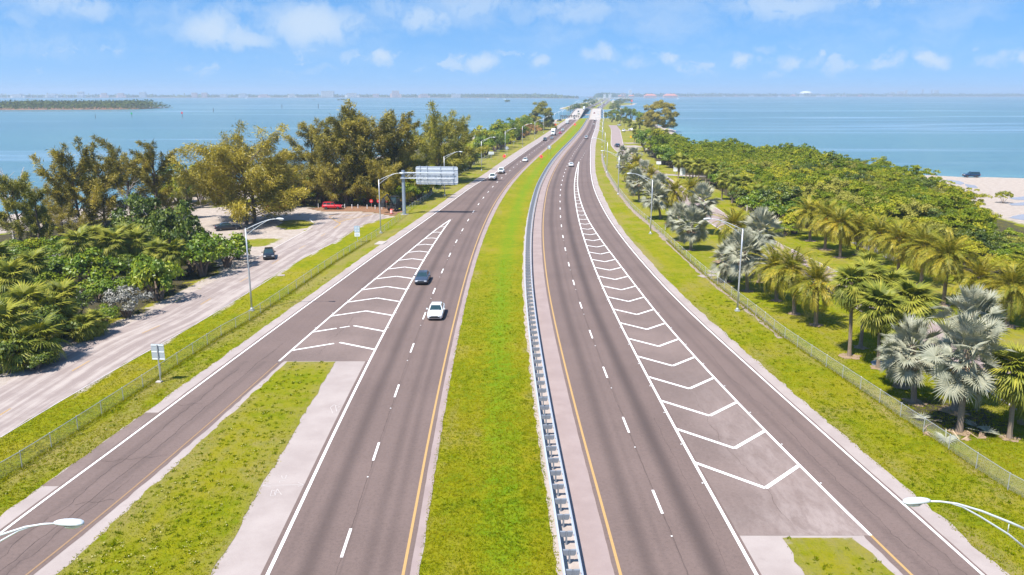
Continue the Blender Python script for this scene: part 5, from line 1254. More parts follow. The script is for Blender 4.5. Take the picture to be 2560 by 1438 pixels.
cas('low yellowish casuarina at the beach behind the dark conifer shrubs', (420,548), 470, 92, 43, 'casuarina_gold', nl=11, needles=5500, up=36, base=.04, droop=.7)
cas('small casuarina at the water left of the golden one', (470,520), 430, 84, 44, 'casuarina_green', nl=11, needles=5500, up=44, base=.05)
for i, (lb, b, top, sp) in enumerate((('bare white dead tree between the casuarinas on the sandy beach', (300,560), 440, .85), ('leafless grey branches rising above the leftmost casuarina', (36,600), 378, .75), ('smaller dead tree leaning over the beach sand', (395,540), 455, .9), ('pale dead branches left of the golden casuarina', (505,520), 440, .8))):
    p = at(*b); plant('dead_tree', lb, 'tree', bare_tree(30 + i, hgt(p[1], top) * 1.05, sp), (p[0], p[1], 0), i * 1.3, 1, 'dead trees on the left shore')

# ------------------------------------------------------------------ shrubs
BM = {}
def bm(key):
    if key not in BM:
        kind, v = key
        a = dict(green=dict(rx=1, ry=1, rz=.85, mat='bright_leaves', ncl=22, rc=.42, nleaf=1500, L=.16, W=.11),
                 dark=dict(rx=1, ry=1, rz=1.0, mat='dark_leaves', ncl=26, rc=.36, nleaf=1700, L=.15, W=.09),
                 silver=dict(rx=1, ry=1, rz=.75, mat='silver_leaves', ncl=22, rc=.36, nleaf=1400, L=.15, W=.085),
                 mid=dict(rx=1, ry=1, rz=.9, mat='mangrove_leaves', ncl=22, rc=.42, nleaf=1300, L=.17, W=.11),
                 rust=dict(rx=1, ry=1, rz=.8, mat='rust_leaves', ncl=18, rc=.42, nleaf=1000, L=.18, W=.11))[kind]
        BM[key] = bush_meshes(500 + hash((len(kind), v)) % 97 + v * 13, **a)
    return BM[key]
def shrub(kind, lb, base, wpx, v=0, grp=None, sq=1.0):
    p = at(*base); s_ = wpx / ppm(base[1]) / 2 / 1.02
    t = plant('shrub', lb, 'shrub', bm((kind, v)), (p[0], p[1], 0), v * 1.9 + base[0] * .1, s_, grp); t.scale = (s_, s_, s_ * sq); return t
GL = 'shrubs of the left thicket'
for i, (kd, lb, b, wd_, sq) in enumerate([
    ('dark','dark conifer like shrub in front of the beach, left of two',(350,612),104,1.35),('dark','tall dark shrub in front of the parked black sedan',(452,662),116,1.35),('dark','dark shrub right of the tall one, reaching towards the parking ground',(498,652),74,1.1),
    ('green','bright green shrub at the road bend by the nearest left lamp',(566,668),100,1.0),('green','bright green shrub filling the corner below the dark shrubs',(505,690),105,1.05),('green','low bright shrub against the nearest left lamp pole',(598,648),62,1.0),
    ('green','yellow green shrub standing forward at the road margin',(396,752),112,1.25),('green','broad green shrub below the upper palms',(240,728),118,.95),('green','green shrub left of the broad one',(165,705),100,.8),('mid','olive shrub at the left edge below the casuarinas',(60,650),95,.55),('green','olive green shrub under the palms at the far left',(118,668),80,.7),
    ('silver','silvery shrub in the middle of the thicket, left of a pair',(148,690),74,.9),('silver','silvery shrub in the middle of the thicket, right of a pair',(196,684),62,.9),('silver','silvery shrub at the lower left above the little palms',(196,795),72,1.1),('silver','largest silvery shrub at the road side',(318,792),96,1.0),('silver','small silvery shrub beside the yellow green one',(288,725),58,.9),('silver','silvery tuft left of the little bright palms',(222,830),44,.9),
    ('dark','dark shrub under the palms at the lower left',(120,880),120,.9),('dark','dark shrub at the lower left picture edge',(20,930),120,.9),('dark','dark undergrowth shrub behind the little palms',(180,800),100,.8),('dark','dark shrub below the upper palm pair',(300,715),100,.75),('dark','dark shrub along the road margin, second from the left edge',(88,925),90,.6),('green','green shrub at the road margin below the silvery one',(262,815),70,.8),('dark','dark shrub behind the yellow green one',(350,715),90,.8),('dark','dark shrub left of the tall dark one',(402,650),100,1.15),('dark','dark conifer like shrub behind the tall dark one',(430,628),80,1.3),('dark','dark shrub between the upper palms and the conifer like one',(310,640),84,1.1),('dark','dark shrub at the left edge between two palms',(10,780),110,.8),('mid','olive shrub among the palms near the left edge',(140,750),80,.9)]):
    shrub(kd, lb, b, wd_, i % 3, GL, sq)
TH = [at(*q)[:2] for q in [(-60,640),(150,640),(330,615),(440,640),(590,645),(560,690),(440,752),(330,812),(200,880),(60,950),(-60,1010)]]
r9 = np.random.default_rng(21); tx = [q[0] for q in TH]; ty = [q[1] for q in TH]; n_ = 0
while n_ < 60:
    x, y = r9.uniform(min(tx), max(tx)), r9.uniform(min(ty), max(ty))
    if not in_poly(np.array([x]), np.array([y]), TH)[0] or x > SRl(y) - 4.2: continue
    kd = ('dark', 'green', 'dark', 'mid', 'dark')[n_ % 5]; s_ = r9.uniform(1.5, 2.3); n_ += 1
    zn = 'near the road margin' if x > SRl(y) - 8 else 'at the back by the sand' if y > 118 else 'towards the picture edge' if x < -.56 * y else 'in the middle'
    t = plant('shrub', '%s shrub low between the left thicket palms %s' % ({'dark': 'dark green', 'green': 'fresh green', 'mid': 'olive'}[kd], zn), 'shrub', bm((kd, n_ % 3)), (x, y, -.05), n_ * 1.3, s_, 'low shrubs between the palms'); t.scale = (s_, s_, s_ * .85)
GU = 'undergrowth along the left shore wood'
k_ = 0; SEG = ['behind the slim casuarinas', 'at the lot edge left of the golden casuarina', 'under the golden casuarina', 'behind the red suv', 'deep under the tall brown clump', 'by the water left of the golden casuarina', 'behind the overhead sign post', 'along the fence beyond the overhead sign', 'in the front row along the left verge', 'in the middle row along the left verge', 'in the back row by the water', 'by the far left lamps', 'in the rust brown patch', 'under the isolated far casuarina']
for si_, (x0, y0, x1, y1, n, wd_, kinds) in enumerate([(395,512,470,512,4,62,('dark','mid')),(470,505,560,512,5,70,('dark','green','mid')),(640,508,800,512,8,66,('dark','dark','mid')),(800,508,1000,512,10,62,('dark','mid','dark')),(690,498,1000,496,10,70,('dark','mid')),(420,490,560,490,6,66,('mid','dark')),
        (1010,512,1085,482,6,48,('dark','mid')),(1085,474,1190,408,9,44,('dark','mid','green')),(1195,400,1300,346,12,40,('green','mid','dark','green')),(1195,378,1320,330,13,42,('green','mid','green')),(1205,360,1330,318,10,34,('mid','green')),(1300,345,1350,330,5,28,('rust','mid','rust')),(1290,350,1335,336,3,30,('rust',)),(1350,329,1378,318,3,22,('dark','mid'))]):
    for i in range(n):
        f = (i + .5) / n; b = (x0 + (x1 - x0) * f + random.uniform(-6, 6), y0 + (y1 - y0) * f + random.uniform(-3, 3)); kd = kinds[k_ % len(kinds)]; k_ += 1
        lb = '%s shrub %s, %s from the left' % ({'dark': 'dark green', 'mid': 'olive', 'green': 'fresh green', 'rust': 'rust brown'}[kd], SEG[si_], ORD[i] if i else 'first')
        shrub(kd, lb, b, wd_ * random.uniform(.8, 1.2), k_ % 3, GU, random.uniform(.85, 1.25))
for i, (kd, b, wd_, sq) in enumerate([('green',(1800,470),60,.9),('green',(1880,545),70,1.0),('dark',(1905,540),60,1.1),('green',(1945,560),75,.95),('mid',(1985,585),70,.9),('green',(1960,590),50,.7),('dark',(1850,515),56,1.0),('green',(1715,430),50,.9),('green',(1660,412),56,1.0),('mid',(1640,395),56,1.1),('green',(1615,380),48,1.1),('green',(1612,362),40,1.1),('mid',(1635,372),44,1.2),('green',(1680,420),50,.9)]):
    shrub(kd, '%s shrub at the edge of the mangrove wood, %s counted from the near end' % ({'green': 'fresh green', 'dark': 'dark green', 'mid': 'olive'}[kd], ORD[i] if i else 'first'), b, wd_, i % 3, 'shrubs at the mangrove edge', sq)

# ------------------------------------------------------------------ mangrove wood on the right
MG = [bush_meshes(700 + i, 3.1, 3.1, 2.5, 'mangrove_leaves', 62, .66, 4600, .27, .18, -.1, .3, 2.3, 5) for i in range(4)] + \
     [bush_meshes(720 + i, 3.0, 3.2, 2.7, 'mangrove_leaves', 50, .75, 4400, .27, .18, -.1, .5, 2.4, 5) for i in range(3)]
MGP = [bush_meshes(750 + i, 3.0, 3.0, 2.6, 'mangrove_pale', 55, .68, 4000, .27, .17, -.1, .4, 2.4, 5) for i in range(2)]
MGB = [bush_meshes(760, 3.0, 3.0, 2.4, 'bright_leaves', 55, .7, 4000, .27, .19, -.1, .35, 2.3, 5)]
MGD = [bush_meshes(740 + i, 2.8, 2.8, 2.9, 'dark_leaves', 50, .7, 4000, .27, .18, -.1, .4, 2.5, 5) for i in range(2)]
wood = [(p[0] + (2.8 if p[1] > 120 else 1.0), p[1]) for p in RWOOD] + [(76, 20), (78, 100), (80, 126), (89, 149), (102, 180), (109, 212), (110, 236), (101, 254), (105, 279), (108, 302), (98, 318), (86, 330), (76, 350), (80, 378), (84, 415), (84, 440), (74, 445)]
pts = []
for ix in range(60):
    for iy in range(120):
        x = 40 + ix * 4.1 + (iy % 2) * 2.05 + rng.normal(0, .9); y = 20 + iy * 4.2 + rng.normal(0, .9)
        if in_poly(np.array([x]), np.array([y]), wood)[0]:
            dep = y * CT; u_ = x * FPX / dep
            pts.append((y, x, u_))
pts.sort(); GM = 'mangroves of the right shore wood'
stuffP = []; n_ind = 0
for y, x, u_ in pts:
    vis = abs(x) * FPX / (y * CT + HC * ST) < 1330
    f = float(vnoise(np.array([x]), np.array([y]), 17, 6)[0]); sc_ = (.72 + .5 * f + rng.normal(0, .10)); v = rng.integers(0, 20)
    ms = MGD[v % 2] if v >= 18 else MGB[0] if v >= 16 else MGP[v % 2] if v >= 12 else MG[v % 7]
    if not vis: continue
    if n_ind < 292:
        zone = 'behind the date palm row' if y < 118 and x < 72 else 'at the outer edge by the beach' if x > 92 and y > 150 else 'near the park road end' if y > 330 else 'beside the lawn clearing' if x < 62 else 'in the middle of the wood'
        t = plant('mangrove', 'rounded %s mangrove %s on the right shore' % ('dark green' if ms in MGD else 'fresh green' if ms in MGB else 'pale olive' if ms in MGP else 'olive green', zone), 'mangrove', ms, (x, y, -.1), rng.random() * 6.28, sc_, GM)
        t.scale = (sc_ * 1.14, sc_ * 1.14, sc_ * (.72 + .42 * rng.random())); n_ind += 1
    else: stuffP.append((x, y, sc_, v % 7))
cat = Cat()
src = []
for ms in MG:
    me = ms[0][1]; co = np.empty(len(me.vertices) * 3, np.float32); me.vertices.foreach_get('co', co); tt = np.empty(len(me.vertices), np.float32); me.attributes['tint'].data.foreach_get('value', tt); src.append((co.reshape(-1, 4, 3), tt.reshape(-1, 4)))
for x, y, s_, v in stuffP:
    co, tt = src[v]; q = rng.choice(len(co), 1500, replace=False); a = rng.random() * 6.28; c_, s2 = math.cos(a), math.sin(a); A = co[q].reshape(-1, 3)
    ctr = A.reshape(-1, 4, 3).mean(1, keepdims=True); A = (ctr + (A.reshape(-1, 4, 3) - ctr) * 1.5).reshape(-1, 3)
    B = np.stack([A[:, 0] * c_ - A[:, 1] * s2, A[:, 0] * s2 + A[:, 1] * c_, A[:, 2]], -1) * s_ + np.array([x, y, 0])
    cat.add(B, np.arange(len(B)).reshape(-1, 4), np.clip(tt[q].reshape(-1) + rng.normal(0, .15), 0, 1))
if stuffP: link('mangrove_foliage', cat.mesh('mangrove_foliage', 'mangrove_leaves'), kind='stuff')
print('mangroves', n_ind, 'stuff', len(stuffP))
for lb, b, top, wd_ in (('paler open mangrove tree standing out at the shore left of the wood', (1822,388), 346, 68), ('lone small mangrove in the tidal flat beside the beach', (2508,508), 478, 44), ('mangrove tree rising above the wood towards the beach', (2196,432), 397, 64), ('grey green treetop above the wood at its left end', (1962,412), 358, 60)):
    p = at(*b); H = hgt(p[1], top); s_ = wd_ / ppm(b[1]) / 7.2; t = plant('mangrove_tree', lb, 'tree', MG[int(b[0]) % 7], (p[0], p[1], 0), 1.0, s_, 'single mangrove trees'); t.scale = (s_, s_, H / 5.3)

# ------------------------------------------------------------------ fallen fronds below the big silver palm
p = at(2400, 1075); t = thing('frond_pile', 'heap of fallen tan and grey fronds round the trunk of the largest silver palm', 'fallen fronds', (p[0], p[1], .05), 0)
for i in range(11):
    a = i * .62; o = link('fallen_frond', BISM_DEAD if i % 3 else BISM[i % 3], t, (math.cos(a) * (1.0 + .5 * (i % 3)) - .6, math.sin(a) * 1.1, .12 + .03 * i)); o.rotation_euler = (R(10 * (i % 3)), R(4), a + .5); o.scale = (.9,) * 3

# ------------------------------------------------------------------ distant shores
def belt(name, line, depth, h0, h1, n, L, W, mat, seed, kind='stuff'):
    r_ = np.random.default_rng(seed); P_ = np.asarray(line, float); s_ = np.concatenate([[0], np.cumsum(np.linalg.norm(np.diff(P_, axis=0), axis=1))]); q = r_.random(n) * s_[-1]
    x = np.interp(q, s_, P_[:, 0]); y = np.interp(q, s_, P_[:, 1]); dep = r_.random(n) * depth
    hh = h0 + (h1 - h0) * vnoise(q, dep, s_[-1] / 90, seed) * (.6 + .8 * vnoise(q, dep, s_[-1] / 400, seed + 1)); e = np.minimum(1, np.minimum(q, s_[-1] - q) / (s_[-1] * .03) + .25) * np.minimum(1, .45 + dep / (depth * .25))
    z = SEA + hh * e * (1 - (1 - r_.random(n)) ** 2)
    P = np.stack([x, y + dep, z], -1); Nn = rdir(n, r_) + np.array([0, -.4, .7]); D = np.cross(Nn, rdir(n, r_))
    tint = np.clip(vnoise(q, dep, s_[-1] / 150, seed + 2) * .7 + r_.random(n) * .4, 0, 1)
    return link(name, leaves(P, D, Nn, L * (.6 + .8 * r_.random(n)), W * (.6 + .8 * r_.random(n)), tint, name, mat), kind=kind)
def bank(name, line, depth, z=.2, mat='ground_cover'):
    P_ = np.asarray(line, float); V = []; 
    for x, y in P_: V += [(x, y, SEA - .3), (x, y + depth * .02, z), (x, y + depth, z)]
    n = len(P_); Fc = [(i * 3 + j, (i + 1) * 3 + j, (i + 1) * 3 + j + 1, i * 3 + j + 1) for i in range(n - 1) for j in range(2)]
    me = mesh_np(name, V, Fc, (mat,)); a = me.attributes.new('zone', 'FLOAT_COLOR', 'POINT'); C = np.tile([0, .8, .4, 1], (len(V), 1)); a.data.foreach_set('color', C.astype(np.float32).ravel()); return link(name, me, kind='structure')
ISL = [(-1500,1390),(-1150,1372),(-860,1375),(-700,1400),(-660,1440)]
ISL2 = [(-1000,1560),(-860,1560),(-790,1600),(-755,1640)]
bank('island_ground', ISL, 150); bank('island_ground', ISL2, 90)
belt('island_mangroves', ISL, 150, 9, 13.5, 14000, 3.2, 2.3, 'island_leaves', 1); belt('island_mangroves', ISL2, 110, 8, 14, 6000, 3.0, 2.2, 'island_leaves', 2)
SHL = [(-6000,6400),(-3800,5750),(-2600,5900),(-1600,6100),(-900,6000),(-300,5700),(150,5200),(400,4900)]
SHR = [(560,5100),(900,6900),(1400,7600),(2600,8200),(4200,8000),(6400,7700)]
bank('far_shore', SHL, 1200, 1.0); bank('far_shore', SHR, 1200, 1.0)
belt('far_shore_trees', SHL, 500, 9, 20, 16000, 13, 8, 'dark_leaves', 3); belt('far_shore_trees', SHR, 500, 12, 27, 18000, 15, 9, 'dark_leaves', 4)
belt('far_shore_trees', [(-700,6150),(-200,5800),(300,5150)], 300, 12, 22, 4000, 13, 8, 'dark_leaves', 8)
def building(lb, px, py_top, wpx, Y, mat, kind='block', fl=6, roof=None, group='buildings on the far shore'):
    d = Y * CT + HC * ST; X = (px - 1280) * d / FPX; W = wpx * d / FPX; H = hgt(Y, py_top); t = thing('far_building', lb, 'building', (X, Y, 0), 0, group)
    D_ = max(12, W * .5); b = MB()
    if kind == 'dome':
        link('wall', MB().lathe([(W / 2, 0), (W / 2, H * .55)], n=24).mesh('wall', mat), t); link('roof', MB().lathe([(W / 2 * 1.02, H * .55), (W * .42, H * .8), (W * .25, H * .95), (1, H)], n=24).mesh('roof', 'white_hull'), t); return t
    b.box((0, 0, H / 2), (W, D_, H)); 
    if kind == 'step': b.box((-W * .62, 1, H * .3), (W * .3, D_ * .8, H * .6)); b.box((W * .66, 2, H * .25), (W * .36, D_ * .7, H * .5))
    link('wall', b.mesh('wall', mat), t)
    wb = MB(); nf = max(2, int(H / 4.2))
    for i in range(nf): wb.box((0, -D_ / 2 - .12, H * (i + .55) / nf), (W * .92, .3, H / nf * .42))
    link('window_band', wb.mesh('window_band', 'window_band'), t)
    rr_ = MB()
    if roof == 'hip': rr_.add([(-W / 2 - 1, -D_ / 2 - 1, H), (W / 2 + 1, -D_ / 2 - 1, H), (W / 2 + 1, D_ / 2 + 1, H), (-W / 2 - 1, D_ / 2 + 1, H), (-W * .3, 0, H + D_ * .28), (W * .3, 0, H + D_ * .28)], [(0, 1, 5, 4), (1, 2, 5), (2, 3, 4, 5), (3, 0, 4), (3, 2, 1, 0)])
    else: rr_.box((0, 0, H + .5), (W * 1.02, D_ * 1.02, 1.0)).box((W * .1, 0, H + 2.2), (W * .2, D_ * .4, 2.6))
    link('roof', rr_.mesh('roof', 'roof_red' if roof == 'hip' else 'wall_grey'), t); return t
for i, (px, pt_, wp, mt, kd) in enumerate([(203,230,15,'wall_grey','block'),(261,233,13,'wall_pink','step'),(303,233,14,'wall_pink','step'),(358,231,15,'wall_grey','block'),(487,232,13,'wall_pink','block'),(512,232,13,'wall_pink','block'),(608,234,14,'wall_grey','step'),(730,235,12,'wall_cream','step'),(820,228,30,'wall_cream','block'),(880,233,22,'wall_cream','step'),(940,235,14,'wall_pink','block'),(989,227,17,'wall_pink','step'),(1060,235,18,'wall_pink','step'),(1140,236,22,'wall_cream','block'),(130,235,20,'wall_grey','step'),(45,236,22,'wall_cream','step'),(560,236,16,'wall_cream','block'),(660,236,18,'wall_pink','step')]):
    Y = float(np.interp((px - 1280) * 5900 / FPX, [p[0] for p in SHL], [p[1] for p in SHL])) - 25
    building('pale %s on the left far shore, %s' % ('tower block' if i < 14 else 'low block', [q + ' tower from the left' for q in ['first', 'second', 'third', 'fourth', 'fifth', 'sixth', 'seventh', 'eighth', 'ninth', 'tenth', 'eleventh', 'twelfth', 'thirteenth', 'fourteenth']][i] if i < 14 else ['behind the island', 'beside the long bridge', 'between the fifth and seventh towers', 'right of the seventh tower'][i - 14]), px, pt_, wp, Y, mt, kd)
for lb, px, pt_, wp, Y, mt, kd, rf_ in [('white tower block behind the right headland', 1575, 226, 7, 4700, 'white_hull', 'block', None), ('rose tower pair, left, behind the causeway end', 1554, 234, 4, 4500, 'wall_pink', 'block', None), ('rose tower pair, right, behind the causeway end', 1561, 233.5, 5, 4550, 'wall_pink', 'step', None),
        ('red roofed building by the headland water', 1578, 240, 14, 4300, 'wall_cream', 'block', 'hip'), ('red roofed house row left of the rose towers', 1549, 240.5, 8, 4350, 'wall_cream', 'block', 'hip'), ('long red roofed building on the right far shore', 1625, 239.5, 30, 5200, 'wall_pink', 'block', 'hip'), ('second long red roofed building on the right far shore', 1675, 239.7, 34, 5400, 'wall_pink', 'block', 'hip'),
        ('white dome on the horizon of the right shore', 2014, 227.5, 30, 8600, 'white_hull', 'dome', None)]:
    building(lb, px, pt_, wp, Y, mt, kd, 4, rf_)
for i, (px, wp, mt) in enumerate([(1810,6,'white_hull'),(1839,6,'wall_pink'),(1878,12,'white_hull'),(1950,8,'white_hull'),(1983,12,'wall_pink'),(2004,10,'white_hull'),(2047,10,'white_hull'),(2058,9,'white_hull'),(2095,5,'white_hull'),(2110,8,'wall_pink'),(2150,9,'roof_red'),(2168,6,'wall_pink'),(2225,10,'wall_pink')]):
    Y = float(np.interp((px - 1280) * 8000 / FPX, [p[0] for p in SHR], [p[1] for p in SHR])) - 20
    building('small waterside house on the right far shore, %s from the left' % ['first', 'second', 'third', 'fourth', 'fifth', 'sixth', 'seventh', 'eighth', 'ninth', 'tenth', 'eleventh', 'twelfth', 'thirteenth'][i], px, 238.6, wp, Y, mt, 'block', 2, 'hip' if i % 3 == 1 else None, 'houses on the right far shore')
for i, (px, pt_, wp) in enumerate([(2264,226,6),(2305,224,4),(2328,225,4),(2340,226,10),(2250,229,14),(2230,231,10)]):
    building('faint city tower above the right tree line, %s from the left' % ['third', 'fourth', 'fifth', 'sixth', 'second', 'first'][i], px, pt_, wp, 9200, 'wall_grey')
bs = MB()
for x in np.linspace(-4000, -2950, 26): bs.tube([(x, 6000, 0), (x, 6000, 19)], 3, 6)
t = thing('long_bridge', 'long faint bridge low on the horizon at the far left', 'bridge', (0, -260, 0)); link('deck', MB().box((-3480, 6000, 19.5), (1120, 14, 2.5)).mesh('deck', 'wall_grey'), t); link('pier', bs.mesh('pier', 'wall_grey'), t)
# far end of the causeway
t = thing('overpass', 'pale overpass crossing the causeway near the horizon', 'bridge', (388, 3150, 0), -.1); link('deck', MB().box((0, 0, 8.6), (130, 12, 2.2)).mesh('deck', 'bridge_concrete'), t); link('railing', MB().box((0, -6, 10.2), (130, .3, 1.0)).mesh('railing', 'white_hull'), t)
pm_ = MB()
for x in (-45, -12, 12, 45): pm_.box((x, 0, 3.8), (2.4, 9, 7.6))
link('pier', pm_.mesh('pier', 'bridge_concrete'), t)
for i, (px, wp) in enumerate(((1511.5, 5.5), (1524.5, 6))):
    building('%s of two pale blocks where the causeway meets the horizon' % ('left', 'right')[i], px, 236, wp, 3900, 'white_hull', 'block', 5, None, 'blocks at the causeway end')
p = at(1533, 257); t = thing('small_house', 'small cream house among the trees of the far headland', 'house', (p[0], p[1], 0)); link('wall', MB().box((0, 0, 3), (9, 9, 6)).mesh('wall', 'wall_cream'), t); link('roof', MB().prism([(-5.2, 6), (5.2, 6), (0, 8.5)], -5, 5).mesh('roof', 'white_hull'), t)
p = at(1476, 263); t = thing('small_house', 'grey boxy roadside cabinet building beyond the bridge on the left', 'house', (p[0], p[1], 0)); link('wall', MB().box((0, 0, 3.5), (9, 7, 7)).mesh('wall', 'wall_grey'), t); link('roof', MB().box((0, 0, 7.2), (9.6, 7.6, .5)).mesh('roof', 'white_hull'), t)
FT = [casuarina(60 + i, 14, 7.5, 'casuarina_green', nl=14, needles=3500, up=40, base=.08, ragged=.4) for i in range(2)]
FR = bush_meshes(77, 6, 6, 5, 'dark_leaves', 30, 1.9, 1500, 1.1, .8, -.3, .3, 4.0)
k_ = 0
for pl, lb, grp in (([(1425,281,.75),(1433,281,.95),(1440,279,1.0),(1448,277,.85),(1455,274,.8),(1463,271,.75),(1470,268.5,.7),(1477,265,.8),(1482,262,.95),(1487,259,.95),(1465,262,1.1),(1475,257,1.1),(1482,255,1.1),(1490,256,.9)], 'tree in the wood left of the causeway beyond the bridge', 'trees left of the far causeway'),
                    ([(1528,276,.6),(1533,275.5,.75),(1539,275,.8),(1544,273,.7),(1530,270,.7),(1537,269,.85),(1542,266,.9),(1547,263.6,.8),(1540,262,.9),(1550,261.5,.85),(1556,260.5,.85),(1546,257,.95),(1560,258.5,.9),(1566,257.5,.9),(1552,254,1.0),(1572,256,.9),(1562,252,1.05),(1578,255,.75),(1570,251,1.1),(1556,249.5,1.1)], 'tree on the headland right of the causeway beyond the bridge', 'trees of the far right headland'),
                    ([(1452,287,.36),(1457,285,.33),(1461,281,.3),(1447,291,.3),(1486,269.5,.3),(1481,270.5,.28)], 'bush between the two road bridges', 'bushes between the bridges')):
    for px, py, s_ in pl:
        p = at(px, py); ms = FR if k_ % 3 else FT[(k_ // 3) % 2]; k_ += 1
        if s_ < .4: ms = FR
        zz_ = 0
        plant('far_tree', lb, 'tree', ms, (p[0], p[1], zz_), k_ * 1.1, s_ * 1.05, grp)
link('median_islet', MB().lathe([(17, -2), (14, -.2), (6, .1)], n=16).mesh('median_islet', 'concrete_shoulder'), None, (at(1454, 286)[0], at(1454, 286)[1], 0), kind='structure')
# far shrubs along the near shore, right of the bridge
for i, (px, py, wd_, kd) in enumerate([(1536,300,22,'mid'),(1550,299,22,'dark'),(1565,298,24,'mid'),(1578,300,24,'dark'),(1590,304,24,'mid'),(1604,310,24,'green'),(1530,306,14,'dark'),(1548,312,18,'dark'),(1570,318,16,'dark'),(1600,322,18,'dark')]):
    shrub(kd, 'shrub in the clump at the bridge end on the right shore', (px, py), wd_, i % 3, 'shrubs at the right bridge end', 1.3)
for i, (px, py) in enumerate(((1551,292),(1557,292))):
    p = at(px, py); plant('casuarina_tree', '%s of two slim reddish trees on the shore beyond the white van' % ('left', 'right')[i], 'tree', casuarina(90 + i, 9.5, 2.2, 'casuarina_needles', nl=8, needles=1500, up=60, base=.15), (p[0], p[1], 0), 0, 1, 'slim shore trees')
# islets, markers, boats, old pier
for i, (px, py, wp) in enumerate([(785,250.5,5),(846,251,8),(856,250.5,9),(1268,255,15)]):
    p = at(px, py, SEA); w_ = wp / ppm(py) / 2
    plant('islet', ('tiny dark islet far out on the left water', 'left of two small dark islets', 'right of two small dark islets', 'dark domed islet left of the causeway')[i], 'islet', [('crown', bush_meshes(90 + i, w_, w_ * .6, w_ * .35, 'dark_leaves', 20, w_ * .25, 600, w_ * .2, w_ * .15, -.1, .2, w_ * .15)[0][1]), ('rock', MB().lathe([(w_ * .9, -.5), (w_ * .7, .6), (w_ * .2, 1.0)], n=12).mesh('rock', 'wood_dark'))], (p[0], p[1], SEA), 0, 1, 'islets')
for lb, px, py, mt in (('thin dark channel post on the left water', 239, 296, 'wood_dark'), ('channel marker with green board', 330, 293.5, 'marker_green'), ('channel marker with red board', 456, 292, 'sign_red'), ('thin dark channel post right of the red marker', 534, 280, 'wood_dark'), ('small channel post in front of the right headland', 1579, 262, 'sign_orange'), ('farther channel post left of the brown tree clump', 796, 270, 'wood_dark'), ('lone channel post on open water', 705, 271, 'wood_dark')):
    p = at(px, py, SEA); t = thing('channel_marker', lb, 'channel marker', (p[0], p[1], SEA), 0, 'channel markers'); s_ = p[1] / 900
    link('pile', MB().tube([(0, 0, -2), (0, 0, 4.2 * s_)], .28 * s_, 6).mesh('pile', 'wood_dark'), t)
    if mt != 'wood_dark': link('board', MB().prism([(-.9 * s_, 3.2 * s_), (.9 * s_, 3.2 * s_), (.9 * s_, 5.2 * s_), (-.9 * s_, 5.2 * s_)], -.4, -.3).mesh('board', mt), t)
for lb, px, py, s_, wk in (('white motorboat with wake far out left', 615, 246.5, 1.6, 26), ('white motorboat with wake near the domed islet', 1262, 249, 1.5, 22), ('second white motorboat left of it with a thin wake', 1220, 248, 1.5, 24), ('white cabin boat on the right water beyond the headland', 1695, 248, 1.6, 6)):
    p = at(px, py, SEA); t = thing('motorboat', lb, 'boat', (p[0], p[1], SEA), math.pi / 2, 'motorboats'); t.scale = (s_,) * 3
    rows = [[(-w_ * .9, y, -.1), (-w_, y, h_), (w_, y, h_), (w_ * .9, y, -.1)] for y, w_, h_ in ((-4, 1.3, 1.0), (0, 1.4, 1.1), (2.5, 1.0, 1.3), (4.2, .08, 1.5))]
    link('hull', MB().grid(rows, closed=True, caps=True).mesh('hull', 'white_hull'), t); link('cabin', MB().box((0, -.3, 1.8), (1.9, 2.6, 1.5)).mesh('cabin', 'white_hull'), t); link('windscreen', MB().box((0, 1.05, 1.95), (1.7, .1, .8)).mesh('windscreen', 'car_glass'), t)
    V = [(-.7, -4, .04), (.7, -4, .04), (2.2, -4 - wk, .04), (-2.2, -4 - wk, .04)]; link('wake', mesh_np('wake', V, [(0, 1, 2, 3)], ('foam_white',)), t)
p0 = at(1402, 297, SEA); t = thing('old_pier', 'remains of an old wooden pier left of the bridge', 'pier', (p0[0], p0[1], SEA), -.12)
pm_ = MB()
for i in range(11):
    for y in (0, 3.5): pm_.tube([(i * 1.9, y, -2), (i * 1.9, y, 3.4 if i % 3 else 4.1)], .3, 6)
link('pile', pm_.mesh('pile', 'wood_dark'), t); link('beam', MB().box((9.5, 0, 2.9), (20, .5, .6)).box((9.5, 3.5, 2.9), (20, .5, .6)).mesh('beam', 'wood_dark'), t)

